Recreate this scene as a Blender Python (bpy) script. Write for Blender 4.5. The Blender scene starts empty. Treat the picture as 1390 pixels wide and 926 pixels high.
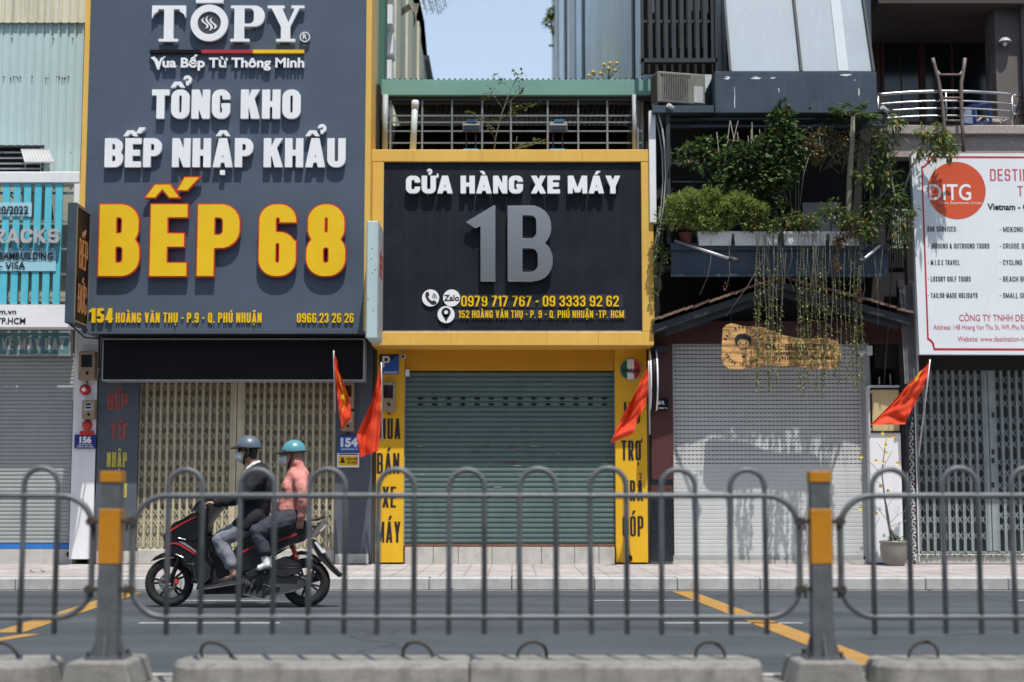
import bpy, math, random, unicodedata
import numpy as np
from mathutils import Vector, Matrix, Euler
from mathutils.geometry import tessellate_polygon
R = math.radians
random.seed(7)
scene = bpy.context.scene
COL = scene.collection

# ------------------------------------------------------------------ camera
FPX, CAMZ, PITCH = 2124.0, 1.02, R(6.0)
cam_d = bpy.data.cameras.new('camera')
cam_d.sensor_width = 36.0
cam_d.lens = 36.0 * FPX / 1390.0
cam_d.clip_start, cam_d.clip_end = 0.1, 3000.0
cam_d.dof.use_dof = True
cam_d.dof.focus_distance = 18.8
cam_d.dof.aperture_fstop = 1.3
cam = bpy.data.objects.new('camera', cam_d)
COL.objects.link(cam)
cam.location = (0, 0, CAMZ)
cam.rotation_euler = (R(90) + PITCH, 0, 0)
scene.camera = cam

# ------------------------------------------------------------------ daylight
SUN = Vector((-0.29, 1.0, -2.5)).normalized()        # direction the light travels
world = bpy.data.worlds.new('World')
scene.world = world
world.use_nodes = True
wn = world.node_tree.nodes
bg = wn['Background']
sky = wn.new('ShaderNodeTexSky')
sky.sky_type = 'NISHITA'
sky.sun_disc = False
elev = math.asin(-SUN.z)
sky.sun_elevation = elev
sky.sun_rotation = math.atan2(-SUN.x, -SUN.y)
sky.altitude = 10
sky.air_density = 1.0
sky.dust_density = 2.2
sky.ozone_density = 1.0
# bright tropical haze: the clear-sky model veiled with an even pale blue
veil = wn.new('ShaderNodeMix'); veil.data_type = 'RGBA'; veil.inputs[0].default_value = 0.55
veil.inputs[7].default_value = (9.8, 12.2, 15.6, 1)
gc = wn.new('ShaderNodeTexCoord'); sx = wn.new('ShaderNodeSeparateXYZ'); gr = wn.new('ShaderNodeMapRange')
gr.inputs[1].default_value = 0.15; gr.inputs[2].default_value = 0.75; gr.inputs[3].default_value = 0.72; gr.inputs[4].default_value = 0.25
world.node_tree.links.new(gc.outputs['Generated'], sx.inputs[0]); world.node_tree.links.new(sx.outputs[2], gr.inputs[0])
world.node_tree.links.new(gr.outputs[0], veil.inputs[0])          # haze thick low down, thin overhead
world.node_tree.links.new(sky.outputs[0], veil.inputs[6])
world.node_tree.links.new(veil.outputs[2], bg.inputs[0])
bg.inputs[1].default_value = 0.08
sun_d = bpy.data.lights.new('sun', 'SUN')
sun_d.energy = 5.0
sun_d.angle = R(0.53)
sun_d.color = (1.0, 0.955, 0.89)
sun = bpy.data.objects.new('sun', sun_d)
COL.objects.link(sun)
sun.rotation_euler = SUN.to_track_quat('-Z', 'Y').to_euler()
sun.location = (5, -10, 30)
scene.view_settings.view_transform = 'Standard'
scene.view_settings.look = 'None'
scene.view_settings.exposure = 0.0
scene.view_settings.gamma = 1.0
scene.cycles.max_bounces = 6
scene.cycles.use_denoising = True

# ------------------------------------------------------------------ survey: pixel of the photo (1390 wide) at a known distance -> metres
def PT(u, v, Y):
    cx, cy = (u - 695.0) / FPX, (463.0 - v) / FPX
    t = Y / (math.cos(PITCH) - cy * math.sin(PITCH))
    return Vector((cx * t, Y, CAMZ + t * (math.sin(PITCH) + cy * math.cos(PITCH))))
def PX(u, Y, v=400): return PT(u, v, Y).x
def PZ(v, Y): return PT(695, v, Y).z

# ------------------------------------------------------------------ materials
MATS = {}
def mat(name, col, rough=0.6, metal=0.0, var=0.10, scale=2.5, streak=0.0, dirt=(0.06, 0.055, 0.05), dirtamt=0.0,
        bump=0.0, bscale=60.0, spec=0.5, coat=0.0, emit=None, estr=0.0, trans=0.0):
    if name in MATS: return MATS[name]
    m = bpy.data.materials.new(name)
    m.use_nodes = True
    nt = m.node_tree; N = nt.nodes; L = nt.links
    b = N['Principled BSDF']
    b.inputs['Roughness'].default_value = rough
    b.inputs['Metallic'].default_value = metal
    b.inputs['Specular IOR Level'].default_value = spec
    b.inputs['Coat Weight'].default_value = coat
    b.inputs['Base Color'].default_value = (*col, 1)
    tc = N.new('ShaderNodeTexCoord')
    last = None
    if var > 0:
        n1 = N.new('ShaderNodeTexNoise'); n1.inputs['Scale'].default_value = scale; n1.inputs['Detail'].default_value = 7
        n1.inputs['Roughness'].default_value = 0.62
        L.new(tc.outputs['Object'], n1.inputs['Vector'])
        mr = N.new('ShaderNodeMapRange'); mr.inputs[1].default_value = 0.3; mr.inputs[2].default_value = 0.7
        mr.inputs[3].default_value = 1 - var; mr.inputs[4].default_value = 1 + var
        L.new(n1.outputs['Fac'], mr.inputs[0])
        mul = N.new('ShaderNodeMix'); mul.data_type = 'RGBA'; mul.blend_type = 'MULTIPLY'; mul.inputs[0].default_value = 1
        mul.inputs[6].default_value = (*col, 1)
        L.new(mr.outputs[0], mul.inputs[7])
        last = mul.outputs[2]
        rr = N.new('ShaderNodeMapRange'); rr.inputs[1].default_value = 0.3; rr.inputs[2].default_value = 0.7
        rr.inputs[3].default_value = max(0.02, rough - 0.08); rr.inputs[4].default_value = min(1, rough + 0.1)
        L.new(n1.outputs['Fac'], rr.inputs[0]); L.new(rr.outputs[0], b.inputs['Roughness'])
    def overlay(fac_socket, lo, hi, amt, prev):
        r2 = N.new('ShaderNodeMapRange'); r2.inputs[1].default_value = lo; r2.inputs[2].default_value = hi
        r2.inputs[3].default_value = 0; r2.inputs[4].default_value = amt
        L.new(fac_socket, r2.inputs[0])
        mx = N.new('ShaderNodeMix'); mx.data_type = 'RGBA'
        L.new(r2.outputs[0], mx.inputs[0])
        if prev is None: mx.inputs[6].default_value = (*col, 1)
        else: L.new(prev, mx.inputs[6])
        mx.inputs[7].default_value = (*dirt, 1)
        return mx.outputs[2]
    if streak > 0:
        mp = N.new('ShaderNodeMapping'); mp.inputs['Scale'].default_value = (9, 9, 0.35)
        L.new(tc.outputs['Object'], mp.inputs['Vector'])
        n2 = N.new('ShaderNodeTexNoise'); n2.inputs['Scale'].default_value = 1.3; n2.inputs['Detail'].default_value = 6
        L.new(mp.outputs[0], n2.inputs['Vector'])
        last = overlay(n2.outputs['Fac'], 0.5, 0.78, streak, last)
    if dirtamt > 0:
        n3 = N.new('ShaderNodeTexNoise'); n3.inputs['Scale'].default_value = 5.5; n3.inputs['Detail'].default_value = 9
        n3.inputs['Roughness'].default_value = 0.7
        L.new(tc.outputs['Object'], n3.inputs['Vector'])
        last = overlay(n3.outputs['Fac'], 0.52, 0.75, dirtamt, last)
    if last is not None: L.new(last, b.inputs['Base Color'])
    if bump > 0:
        n4 = N.new('ShaderNodeTexNoise'); n4.inputs['Scale'].default_value = bscale; n4.inputs['Detail'].default_value = 5
        L.new(tc.outputs['Object'], n4.inputs['Vector'])
        bp = N.new('ShaderNodeBump'); bp.inputs['Strength'].default_value = bump; bp.inputs['Distance'].default_value = 0.01
        L.new(n4.outputs['Fac'], bp.inputs['Height']); L.new(bp.outputs[0], b.inputs['Normal'])
    if emit is not None:
        b.inputs['Emission Color'].default_value = (*emit, 1); b.inputs['Emission Strength'].default_value = estr
    if trans > 0:
        out = N['Material Output']
        tr = N.new('ShaderNodeBsdfTranslucent'); mxs = N.new('ShaderNodeMixShader'); mxs.inputs[0].default_value = trans
        if last is not None: L.new(last, tr.inputs['Color'])
        else: tr.inputs['Color'].default_value = (*col, 1)
        L.new(b.outputs[0], mxs.inputs[1]); L.new(tr.outputs[0], mxs.inputs[2]); L.new(mxs.outputs[0], out.inputs['Surface'])
    MATS[name] = m
    return m

# ------------------------------------------------------------------ mesh builder
class MB:
    def __init__(s): s.v = []; s.f = []; s.m = []; s.s = []; s.cur = 0
    def add(s, vs, fs, smooth=False):
        o = len(s.v)
        s.v.extend([tuple(p) for p in vs])
        for f in fs:
            s.f.append(tuple(i + o for i in f)); s.m.append(s.cur); s.s.append(smooth)
        return s
    def box(s, x0, x1, y0, y1, z0, z1, M=None):
        vs = [(x0,y0,z0),(x1,y0,z0),(x1,y1,z0),(x0,y1,z0),(x0,y0,z1),(x1,y0,z1),(x1,y1,z1),(x0,y1,z1)]
        if M is not None: vs = [M @ Vector(p) for p in vs]
        return s.add(vs, [(0,3,2,1),(4,5,6,7),(0,1,5,4),(1,2,6,5),(2,3,7,6),(3,0,4,7)])
    def bar(s, a, b, w, d=None, up=(0,0,1)):
        a = Vector(a); b = Vector(b); d = w if d is None else d
        t = (b - a).normalized(); upv = Vector(up)
        if abs(t.dot(upv)) > 0.98: upv = Vector((0,1,0))
        sx = t.cross(upv).normalized(); sz = sx.cross(t).normalized()
        vs = []
        for p in (a, b):
            for i, j in ((-1,-1),(1,-1),(1,1),(-1,1)): vs.append(p + sx*(i*w/2) + sz*(j*d/2))
        return s.add(vs, [(0,3,2,1),(4,5,6,7),(0,1,5,4),(1,2,6,5),(2,3,7,6),(3,0,4,7)])
    def tube(s, pts, r, n=8, caps=True, closed=False, flat=1.0):
        pts = [Vector(p) for p in pts]; m = len(pts)
        rs = r if isinstance(r, (list, tuple)) else [r]*m
        tang = []
        for i in range(m):
            if closed: t = pts[(i+1) % m] - pts[i-1]
            else: t = pts[min(i+1, m-1)] - pts[max(i-1, 0)]
            tang.append(t.normalized() if t.length > 1e-9 else Vector((0,0,1)))
        ref = Vector((0,1,0)) if abs(tang[0].y) < 0.9 else Vector((1,0,0))
        nrm = (ref - tang[0]*ref.dot(tang[0])).normalized()
        vs = []
        for i in range(m):
            nrm = (nrm - tang[i]*nrm.dot(tang[i]))
            nrm = nrm.normalized() if nrm.length > 1e-6 else tang[i].orthogonal().normalized()
            bi = tang[i].cross(nrm)
            for k in range(n):
                a = 2*math.pi*k/n
                vs.append(pts[i] + nrm*(math.cos(a)*rs[i]*flat) + bi*(math.sin(a)*rs[i]))
        fs = []
        for i in range(m if closed else m-1):
            j = (i+1) % m
            for k in range(n):
                l = (k+1) % n
                fs.append((i*n+k, i*n+l, j*n+l, j*n+k))
        s.add(vs, fs, True)
        if caps and not closed:
            o = len(s.v) - len(vs)
            s.f.append(tuple(o+k for k in reversed(range(n)))); s.m.append(s.cur); s.s.append(False)
            s.f.append(tuple(o+(m-1)*n+k for k in range(n))); s.m.append(s.cur); s.s.append(False)
        return s
    def ell(s, c, r, nu=16, nv=10, M=None):
        vs = []; fs = []
        for j in range(nv+1):
            th = math.pi*j/nv
            for i in range(nu):
                a = 2*math.pi*i/nu
                p = Vector((r[0]*math.sin(th)*math.cos(a), r[1]*math.sin(th)*math.sin(a), r[2]*math.cos(th)))
                if M is not None: p = M @ p
                vs.append(p + Vector(c))
        for j in range(nv):
            for i in range(nu):
                k = (i+1) % nu
                fs.append((j*nu+i, (j+1)*nu+i, (j+1)*nu+k, j*nu+k))
        return s.add(vs, fs, True)
    def lathe(s, prof, c, axis='z', n=24, smooth=True):
        vs = []; fs = []
        for (r, h) in prof:
            for k in range(n):
                a = 2*math.pi*k/n; p = (r*math.cos(a), r*math.sin(a))
                q = (p[0],p[1],h) if axis == 'z' else ((p[0],h,p[1]) if axis == 'y' else (h,p[0],p[1]))
                vs.append(Vector(q) + Vector(c))
        for i in range(len(prof)-1):
            for k in range(n):
                l = (k+1) % n
                fs.append((i*n+k, i*n+l, (i+1)*n+l, (i+1)*n+k))
        return s.add(vs, fs, smooth)
    def disc(s, c, r, y0, y1, n=32):           # axis along y
        loop = [(c[0]+r*math.cos(2*math.pi*k/n), c[1]+r*math.sin(2*math.pi*k/n)) for k in range(n)]
        return s.prism([loop], y0, y1)
    def prism(s, loops, y0, y1, fn=None, smooth=False):
        """loops of (x, z), even-odd filled, extruded from y0 (towards the street) to y1"""
        fn = fn or (lambda x, y, z: (x, y, z))
        if len(loops) > 1 and not getattr(s, '_nest', False):
            def inside(p, l):
                c = False
                for i in range(len(l)):
                    (ax, ay), (bx, by) = l[i-1], l[i]
                    if (ay > p[1]) != (by > p[1]) and p[0] < (bx-ax)*(p[1]-ay)/(by-ay)+ax: c = not c
                return c
            inn = [[j for j in range(len(loops)) if j != i and inside(loops[i][0], loops[j])] for i in range(len(loops))]
            s._nest = True
            for i in range(len(loops)):
                if len(inn[i]) % 2 == 0:
                    s.prism([loops[i]] + [loops[j] for j in range(len(loops)) if i in inn[j] and len(inn[j]) == len(inn[i])+1], y0, y1, fn, smooth)
            s._nest = False
            return s
        flat = [p for l in loops for p in l]
        tris = tessellate_polygon([[Vector((p[0], p[1], 0)) for p in l] for l in loops])
        n = len(flat)
        vs = [fn(p[0], y0, p[1]) for p in flat] + [fn(p[0], y1, p[1]) for p in flat]
        fs = []
        for t in tris:
            a, b, c = (flat[i] for i in t)
            ar = (b[0]-a[0])*(c[1]-a[1]) - (b[1]-a[1])*(c[0]-a[0])
            if abs(ar) < 1e-12: continue
            if ar < 0: t = (t[0], t[2], t[1])
            fs.append(tuple(t)); fs.append(tuple(n+i for i in reversed(t)))
        s.add(vs, fs)
        o = len(s.v) - len(vs); k = 0
        for l in loops:
            m = len(l)
            for i in range(m):
                a, b = k+i, k+(i+1) % m
                s.f.append((o+a, o+n+a, o+n+b, o+b)); s.m.append(s.cur); s.s.append(smooth)
            k += m
        return s
    def grid(s, fn, nu, nv, smooth=True, matfn=None):
        vs = [fn(i/nu, j/nv) for j in range(nv+1) for i in range(nu+1)]
        fs = []; o = len(s.v)
        s.v.extend([tuple(p) for p in vs])
        for j in range(nv):
            for i in range(nu):
                a = j*(nu+1)+i
                s.f.append((o+a, o+a+1, o+a+nu+2, o+a+nu+1)); s.s.append(smooth)
                s.m.append(matfn((i+.5)/nu, (j+.5)/nv) if matfn else s.cur)
        return s
    def strip(s, prof, x0, x1, smooth=False):   # prof of (y, z) swept along x
        n = len(prof)
        vs = [(x0, y, z) for y, z in prof] + [(x1, y, z) for y, z in prof]
        return s.add(vs, [(i, n+i, n+i+1, i+1) for i in range(n-1)], smooth)
    def vstrip(s, prof, z0, z1, smooth=False):  # prof of (x, y) swept along z
        n = len(prof)
        vs = [(x, y, z0) for x, y in prof] + [(x, y, z1) for x, y in prof]
        return s.add(vs, [(i, i+1, n+i+1, n+i) for i in range(n-1)], smooth)
    def leaf(s, p, d, up, L, W):               # a small folded leaf
        d = Vector(d).normalized(); side = d.cross(Vector(up))
        side = side.normalized() if side.length > 1e-4 else d.orthogonal().normalized()
        nn = side.cross(d)
        p = Vector(p)
        return s.add([p, p+d*(L*.45)+side*(W*.5)+nn*(W*.15), p+d*L, p+d*(L*.45)-side*(W*.5)+nn*(W*.15)], [(0,1,2),(0,2,3)], True)

def link_mesh(name, mb, mats, base=(0,0,0), bevel=0.0, bseg=1, autosmooth=False):
    me = bpy.data.meshes.new(name)
    bx, by, bz = base
    me.from_pydata([(x-bx, y-by, z-bz) for x, y, z in mb.v], [], mb.f)
    if not isinstance(mats, (list, tuple)): mats = [mats]
    for m in mats: me.materials.append(m)
    me.polygons.foreach_set('material_index', mb.m)
    me.polygons.foreach_set('use_smooth', mb.s)
    me.update()
    o = bpy.data.objects.new(name, me)
    COL.objects.link(o)
    if bevel > 0:
        md = o.modifiers.new('bevel', 'BEVEL'); md.width = bevel; md.segments = bseg; md.limit_method = 'ANGLE'; md.angle_limit = R(40)
    return o
class Thing:
    def __init__(s, name, label, cat, base, group=None):
        s.base = tuple(base)
        s.o = bpy.data.objects.new(name, None); COL.objects.link(s.o)
        s.o.location = s.base; s.o.empty_display_size = 0.2
        s.o['label'] = label; s.o['category'] = cat
        if group: s.o['group'] = group
    def part(s, name, mb, mats, parent=None, bevel=0.0, bseg=1, label=None):
        o = link_mesh(name, mb, mats, s.base, bevel, bseg)
        o.parent = parent or s.o
        if label: o['label'] = label
        return o
def single(name, label, cat, mb, mats, base=(0,0,0), group=None, bevel=0.0):
    o = link_mesh(name, mb, mats, base, bevel)
    o.location = base
    o['label'] = label; o['category'] = cat
    if group: o['group'] = group
    return o
def structure(name, mb, mats, bevel=0.0):
    o = link_mesh(name, mb, mats, (0,0,0), bevel); o['kind'] = 'structure'
    return o
def copy_tree(o, parent=None):
    c = o.copy(); COL.objects.link(c)
    if parent: c.parent = parent
    for ch in o.children: copy_tree(ch, c)
    return c

# ------------------------------------------------------------------ drawn lettering: heavy condensed capitals as distance fields
def _box(X, Y, x0, y0, x1, y1): return np.maximum.reduce([x0-X, X-x1, y0-Y, Y-y1])
def _rb(X, Y, x0, y0, x1, y1, tl, tr=None, br=None, bl=None):
    if tr is None: tr = br = bl = tl
    cx, cy = (x0+x1)/2, (y0+y1)/2; hx, hy = (x1-x0)/2, (y1-y0)/2
    px, py = X-cx, Y-cy
    r = np.where(px > 0, np.where(py > 0, tr, br), np.where(py > 0, tl, bl))
    r = np.minimum(r, min(hx, hy))
    qx, qy = np.abs(px)-hx+r, np.abs(py)-hy+r
    return np.minimum(np.maximum(qx, qy), 0) + np.hypot(np.maximum(qx, 0), np.maximum(qy, 0)) - r
def _poly(X, Y, pts):
    ar = sum(pts[i-1][0]*pts[i][1]-pts[i][0]*pts[i-1][1] for i in range(len(pts)))
    if ar < 0: pts = pts[::-1]
    out = None
    for i in range(len(pts)):
        (ax, ay), (bx, by) = pts[i-1], pts[i]
        l = math.hypot(bx-ax, by-ay)
        if l < 1e-9: continue
        d = ((X-ax)*(by-ay) - (Y-ay)*(bx-ax))/l
        out = d if out is None else np.maximum(out, d)
    return out
U = lambda *a: np.minimum.reduce(a)
def CUT(a, *b):
    for q in b: a = np.maximum(a, -q)
    return a
def glyph_width(ch, w, s):
    return {'M': w*1.36, 'I': s, '1': s*1.75, '.': s*.8, ',': s*.8, ':': s*.8, '-': w*.5, ' ': w*.35, 'A': w*1.08, 'V': w*1.06,
            'X': w*1.06, 'Y': w*1.04, 'E': w*.88, 'L': w*.86, 'T': w*.95, 'K': w*1.05, 'J': w*.9, '4': w*1.06, 'W': w*1.5}.get(ch, w)
def glyph_field(ch, X, Y, w, s, b):
    W = glyph_width(ch, w, s)
    B = lambda *a: _box(X, Y, *a)
    Q = lambda *a: _poly(X, Y, list(a))
    Rr = min(W*.5, .34)*.9; rr = max((W-2*s)*.5*.92, .01)
    def ring(x0, y0, x1, y1, lo=True):
        r1 = min(Rr, (y1-y0)*.5*.95); r2 = min(rr, max(.008, (y1-y0-2*b)*.5*.95))
        return CUT(_rb(X, Y, x0, y0, x1, y1, r1), _rb(X, Y, x0+s, y0+b, x1-s, y1-b, r2))
    def bowl(y0, y1, x1=None):
        x1 = W if x1 is None else x1
        r1 = min(Rr, (y1-y0)*.5*.95); r2 = min(rr*1.1, max(.008, (y1-y0-2*b)*.5*.9))
        return CUT(_rb(X, Y, 0, y0, x1, y1, 0.0, r1, r1, 0.0), _rb(X, Y, s, y0+b, x1-s, y1-b, .004, r2, r2, .004))
    m = .5
    if ch in 'O0': return ring(0, 0, W, 1)
    if ch == 'Q': return U(ring(0, 0, W, 1), Q((W*.5, .22), (W*.5+s*.6, .3), (W*1.08, -.02), (W*1.0, -.1)))
    if ch == 'C': return CUT(ring(0, 0, W, 1), B(W*.52, .38, W+.1, .62))
    if ch == 'G': return U(CUT(ring(0, 0, W, 1), B(W*.52, .53, W+.1, .66)), CUT(B(W*.52, .53-b*.8, W, .53), B(2, 2, 3, 3)), B(W-s, .0, W, .2) if False else B(W*.52, .53-b*.8, W, .53))
    if ch == 'D': return bowl(0, 1)
    if ch == 'Đ': return U(bowl(0, 1), B(-.09, .44, W*.5, .56))
    if ch == 'B': return U(bowl(m-b*.5, 1, W*.97), bowl(0, m+b*.5))
    if ch == 'P': return U(B(0, 0, s, 1), bowl(.38, 1))
    if ch == 'R': return U(B(0, 0, s, 1), bowl(.42, 1, W*.98), Q((W*.38, .5), (W*.38+s*.9, .5), (W, 0), (W-s*1.08, 0)))
    if ch == 'E': return U(B(0, 0, s, 1), B(0, 0, W, b), B(0, 1-b, W, 1), B(0, m-b*.5, W*.92, m+b*.5))
    if ch == 'F': return U(B(0, 0, s, 1), B(0, 1-b, W, 1), B(0, m-b*.5, W*.9, m+b*.5))
    if ch == 'L': return U(B(0, 0, s, 1), B(0, 0, W, b))
    if ch == 'I': return B(0, 0, s, 1)
    if ch == 'H': return U(B(0, 0, s, 1), B(W-s, 0, W, 1), B(0, m-b*.5, W, m+b*.5))
    if ch == 'T': return U(B(0, 1-b, W, 1), B(W/2-s/2, 0, W/2+s/2, 1))
    if ch == 'U': return CUT(_rb(X, Y, 0, 0, W, 1.0, 0, 0, Rr, Rr), _rb(X, Y, s, b, W-s, 1.3, 0, 0, rr, rr))
    if ch == 'N': return U(B(0, 0, s*.92, 1), B(W-s*.92, 0, W, 1), Q((0, 1), (s*.95, 1), (W, 0), (W-s*.95, 0)))
    if ch == 'M': return U(B(0, 0, s*.9, 1), B(W-s*.9, 0, W, 1), Q((0, 1), (s*1.02, 1), (W/2+s*.32, 0.06), (W/2-s*.45, .06)), Q((W, 1), (W-s*1.02, 1), (W/2-s*.32, .06), (W/2+s*.45, .06)))
    if ch == 'A': return U(Q((0, 0), (s*.98, 0), (W/2+s*.42, 1), (W/2-s*.56, 1)), Q((W, 0), (W-s*.98, 0), (W/2-s*.42, 1), (W/2+s*.56, 1)), B(W*.22, .16, W*.78, .16+b*.9))
    if ch == 'V': return U(Q((0, 1), (s*.98, 1), (W/2+s*.42, 0), (W/2-s*.56, 0)), Q((W, 1), (W-s*.98, 1), (W/2-s*.42, 0), (W/2+s*.56, 0)))
    if ch == 'X': return U(Q((0, 0), (s*1.05, 0), (W, 1), (W-s*1.05, 1)), Q((0, 1), (s*1.05, 1), (W, 0), (W-s*1.05, 0)))
    if ch == 'Y': return U(B(W/2-s/2, 0, W/2+s/2, .46), Q((0, 1), (s*1.02, 1), (W/2+s*.5, .38), (W/2-s*.5, .38)), Q((W, 1), (W-s*1.02, 1), (W/2-s*.5, .38), (W/2+s*.5, .38)))
    if ch == 'K': return U(B(0, 0, s, 1), Q((s*.8, .28), (s*.8, .56), (W-s*1.08, 1), (W, 1)), Q((s*.92, .58), (s*1.7, .74), (W, 0), (W-s*1.12, 0)))
    if ch == 'S': return U(CUT(ring(0, m-b*.5, W, 1), B(W*.5, m+b*.5, W+.1, .7)), CUT(ring(0, 0, W, m+b*.5), B(-.1, .3, W*.5, m-b*.5)))
    if ch == '8': return U(ring(W*.03, m-b*.45, W*.97, 1), ring(0, 0, W, m+b*.45))
    if ch == '3': return CUT(U(ring(W*.02, m-b*.45, W*.98, 1), ring(0, 0, W, m+b*.45)), B(-.1, .31, s*1.1, .69))
    if ch in '69':
        if ch == '9': X = W-X; Y = 1-Y; B = lambda *a: _box(X, Y, *a)
        r1 = Rr; o = CUT(_rb(X, Y, 0, 0, W, 1, r1), _rb(X, Y, s, b, W-s, 1-b, rr))
        lo = CUT(_rb(X, Y, 0, 0, W, .62, min(Rr, .29)), _rb(X, Y, s, b, W-s, .62-b*.85, min(rr, .1)))
        return U(CUT(o, _box(X, Y, W*.5, .5, W+.1, .73)), lo)
    if ch == '5':
        lo = CUT(_rb(X, Y, 0, 0, W, .64, Rr), _rb(X, Y, s, b, W-s, .64-b, rr))
        return U(B(W*.03, 1-b, W*.94, 1), B(W*.03, .46, s, 1), CUT(lo, B(-.1, .27, s*1.1, .44)))
    if ch == '2': return U(CUT(ring(0, .3, W, 1), B(-.1, 0, W+.1, .6), B(-.1, .5, W*.5, .69)), Q((0, b*.6), (s*1.1, b*.6), (W, .62), (W-s*1.02, .62)), B(0, 0, W, b))
    if ch == '7': return U(B(0, 1-b, W, 1), Q((W*.13, 0), (W*.13+s*1.05, 0), (W, 1-b*.6), (W-s*1.08, 1-b*.6)))
    if ch == '4': return U(B(W*.9-s, 0, W*.9, 1), B(0, .18, W, .18+b*.9), Q((0, .18), (s*.8, .18), (W*.9-s*.15, 1), (W*.9-s*.95, 1)))
    if ch == '1': return U(B(W-s, 0, W, 1), Q((0, .68), (0, .82), (W-s*.99, 1), (W-s*.5, 1), (W-s*.5, .86)))
    if ch == '-': return B(0, .4, W, .4+b)
    if ch == '.': return B(0, 0, W, s*.8)
    if ch == ',': return U(B(0, 0, W, s*.8), Q((W*.3, 0), (W, 0), (W*.5, -.18), (W*.05, -.18)))
    if ch == ':': return U(B(0, .1, W, .1+s*.8), B(0, .6, W, .6+s*.8))
    if ch == '&': return U(ring(0, 0, W*.9, .55), ring(W*.08, .45, W*.75, 1), Q((W*.1, .62), (W*.1+s, .68), (W*1.1, 0), (W*1.1-s*1.1, 0)))
    return B(0, 0, W, 1)
def marks_field(base, marks, X, Y, w, s, b):
    W = glyph_width(base, w, s); c = W/2; k = min(1.0, w/.5); t = b*.62
    out = []
    circ = '\u0302' in marks
    cc = c - (.1*k if circ and len(marks) > 1 and '\u0323' not in marks else 0)
    if circ:
        out.append(CUT(_poly(X, Y, [(cc-.25*k, 1.07), (cc+.25*k, 1.07), (cc+.11*k, 1.27), (cc-.11*k, 1.27)]), _poly(X, Y, [(cc-.1*k, 1.06), (cc+.1*k, 1.06), (cc, 1.18)])))
    x0, y0 = (cc+.28*k, 1.17) if circ else (c, 1.07)
    if '\u0301' in marks: out.append(_poly(X, Y, [(x0-.10*k, y0), (x0+.06*k, y0), (x0+.24*k, y0+.2), (x0+.01*k, y0+.2)]))
    if '\u0300' in marks: out.append(_poly(X, Y, [(x0+.10*k, y0), (x0-.06*k, y0), (x0-.24*k, y0+.2), (x0-.01*k, y0+.2)]))
    if '\u0309' in marks:
        hx, hy = x0+.04*k, y0+.17
        d = np.hypot((X-hx)/k, Y-hy)
        arc = CUT(np.abs(d-.095)-t*.42, _box(X, Y, hx-.3, hy-.3, hx, hy+.01))
        out += [arc, _box(X, Y, hx-t*.42, y0-.02, hx+t*.35, hy-.05)]
    if '\u0303' in marks:
        hx = x0
        out.append(np.abs(Y-(y0+.1+.05*np.sin((X-hx)*14/k))) - t*.4 + np.where(np.abs(X-hx) > .22*k, 9, 0)*0 )
        out[-1] = np.maximum(out[-1], np.abs(X-hx)-.22*k)
    if '\u0306' in marks:
        d = np.hypot((X-c)/k, Y-(y0+.2))
        out.append(np.maximum(np.abs(d-.15)-t*.42, Y-(y0+.2)))
    if '\u0323' in marks: out.append(_box(X, Y, c-s*.34, -.26, c+s*.34, -.1))
    if '\u031b' in marks: out.append(U(_box(X, Y, W-.02, .9, W+.14*k, 1.0), _box(X, Y, W+.05*k, .92, W+.14*k, 1.12)))
    return out
def contours(F, xs, ys):
    ny, nx = F.shape; ins = F < 0
    seg = {}
    def pt(key):
        d, j, i = key
        if d == 'h': a, c = F[j, i], F[j, i+1]; t = a/(a-c); return (xs[i]+(xs[i+1]-xs[i])*t, ys[j])
        a, c = F[j, i], F[j+1, i]; t = a/(a-c); return (xs[i], ys[j]+(ys[j+1]-ys[j])*t)
    code = ins[:-1, :-1]*1 + ins[:-1, 1:]*2 + ins[1:, 1:]*4 + ins[1:, :-1]*8
    for j, i in zip(*np.nonzero((code > 0) & (code < 15))):
        c = int(code[j, i]); j = int(j); i = int(i)
        Bm, Rt, Tp, Lf = ('h', j, i), ('v', j, i+1), ('h', j+1, i), ('v', j, i)
        for a, d in {1: [(Bm, Lf)], 2: [(Rt, Bm)], 3: [(Rt, Lf)], 4: [(Tp, Rt)], 5: [(Bm, Lf), (Tp, Rt)], 6: [(Tp, Bm)], 7: [(Tp, Lf)],
                     8: [(Lf, Tp)], 9: [(Bm, Tp)], 10: [(Rt, Bm), (Lf, Tp)], 11: [(Rt, Tp)], 12: [(Lf, Rt)], 13: [(Bm, Rt)], 14: [(Lf, Bm)]}[c]:
            seg[a] = d
    loops = []
    while seg:
        k0 = next(iter(seg)); k = k0; lp = []
        while k in seg:
            lp.append(pt(k)); k = seg.pop(k)
        if len(lp) > 3: loops.append(lp)
    return loops
def simplify(lp, tol):
    def dp(a):
        if len(a) < 3: return a
        (x0, y0), (x1, y1) = a[0], a[-1]; l = math.hypot(x1-x0, y1-y0)
        best, bi = -1, 0
        for i in range(1, len(a)-1):
            px, py = a[i]
            d = abs((px-x0)*(y1-y0)-(py-y0)*(x1-x0))/l if l > 1e-9 else math.hypot(px-x0, py-y0)
            if d > best: best, bi = d, i
        if best < tol: return [a[0], a[-1]]
        return dp(a[:bi+1])[:-1] + dp(a[bi:])
    x0, y0 = lp[0]
    far = max(range(len(lp)), key=lambda i: (lp[i][0]-x0)**2+(lp[i][1]-y0)**2)
    return dp(lp[:far+1])[:-1] + dp(lp[far:]+[lp[0]])[:-1]
_GC = {}
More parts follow.
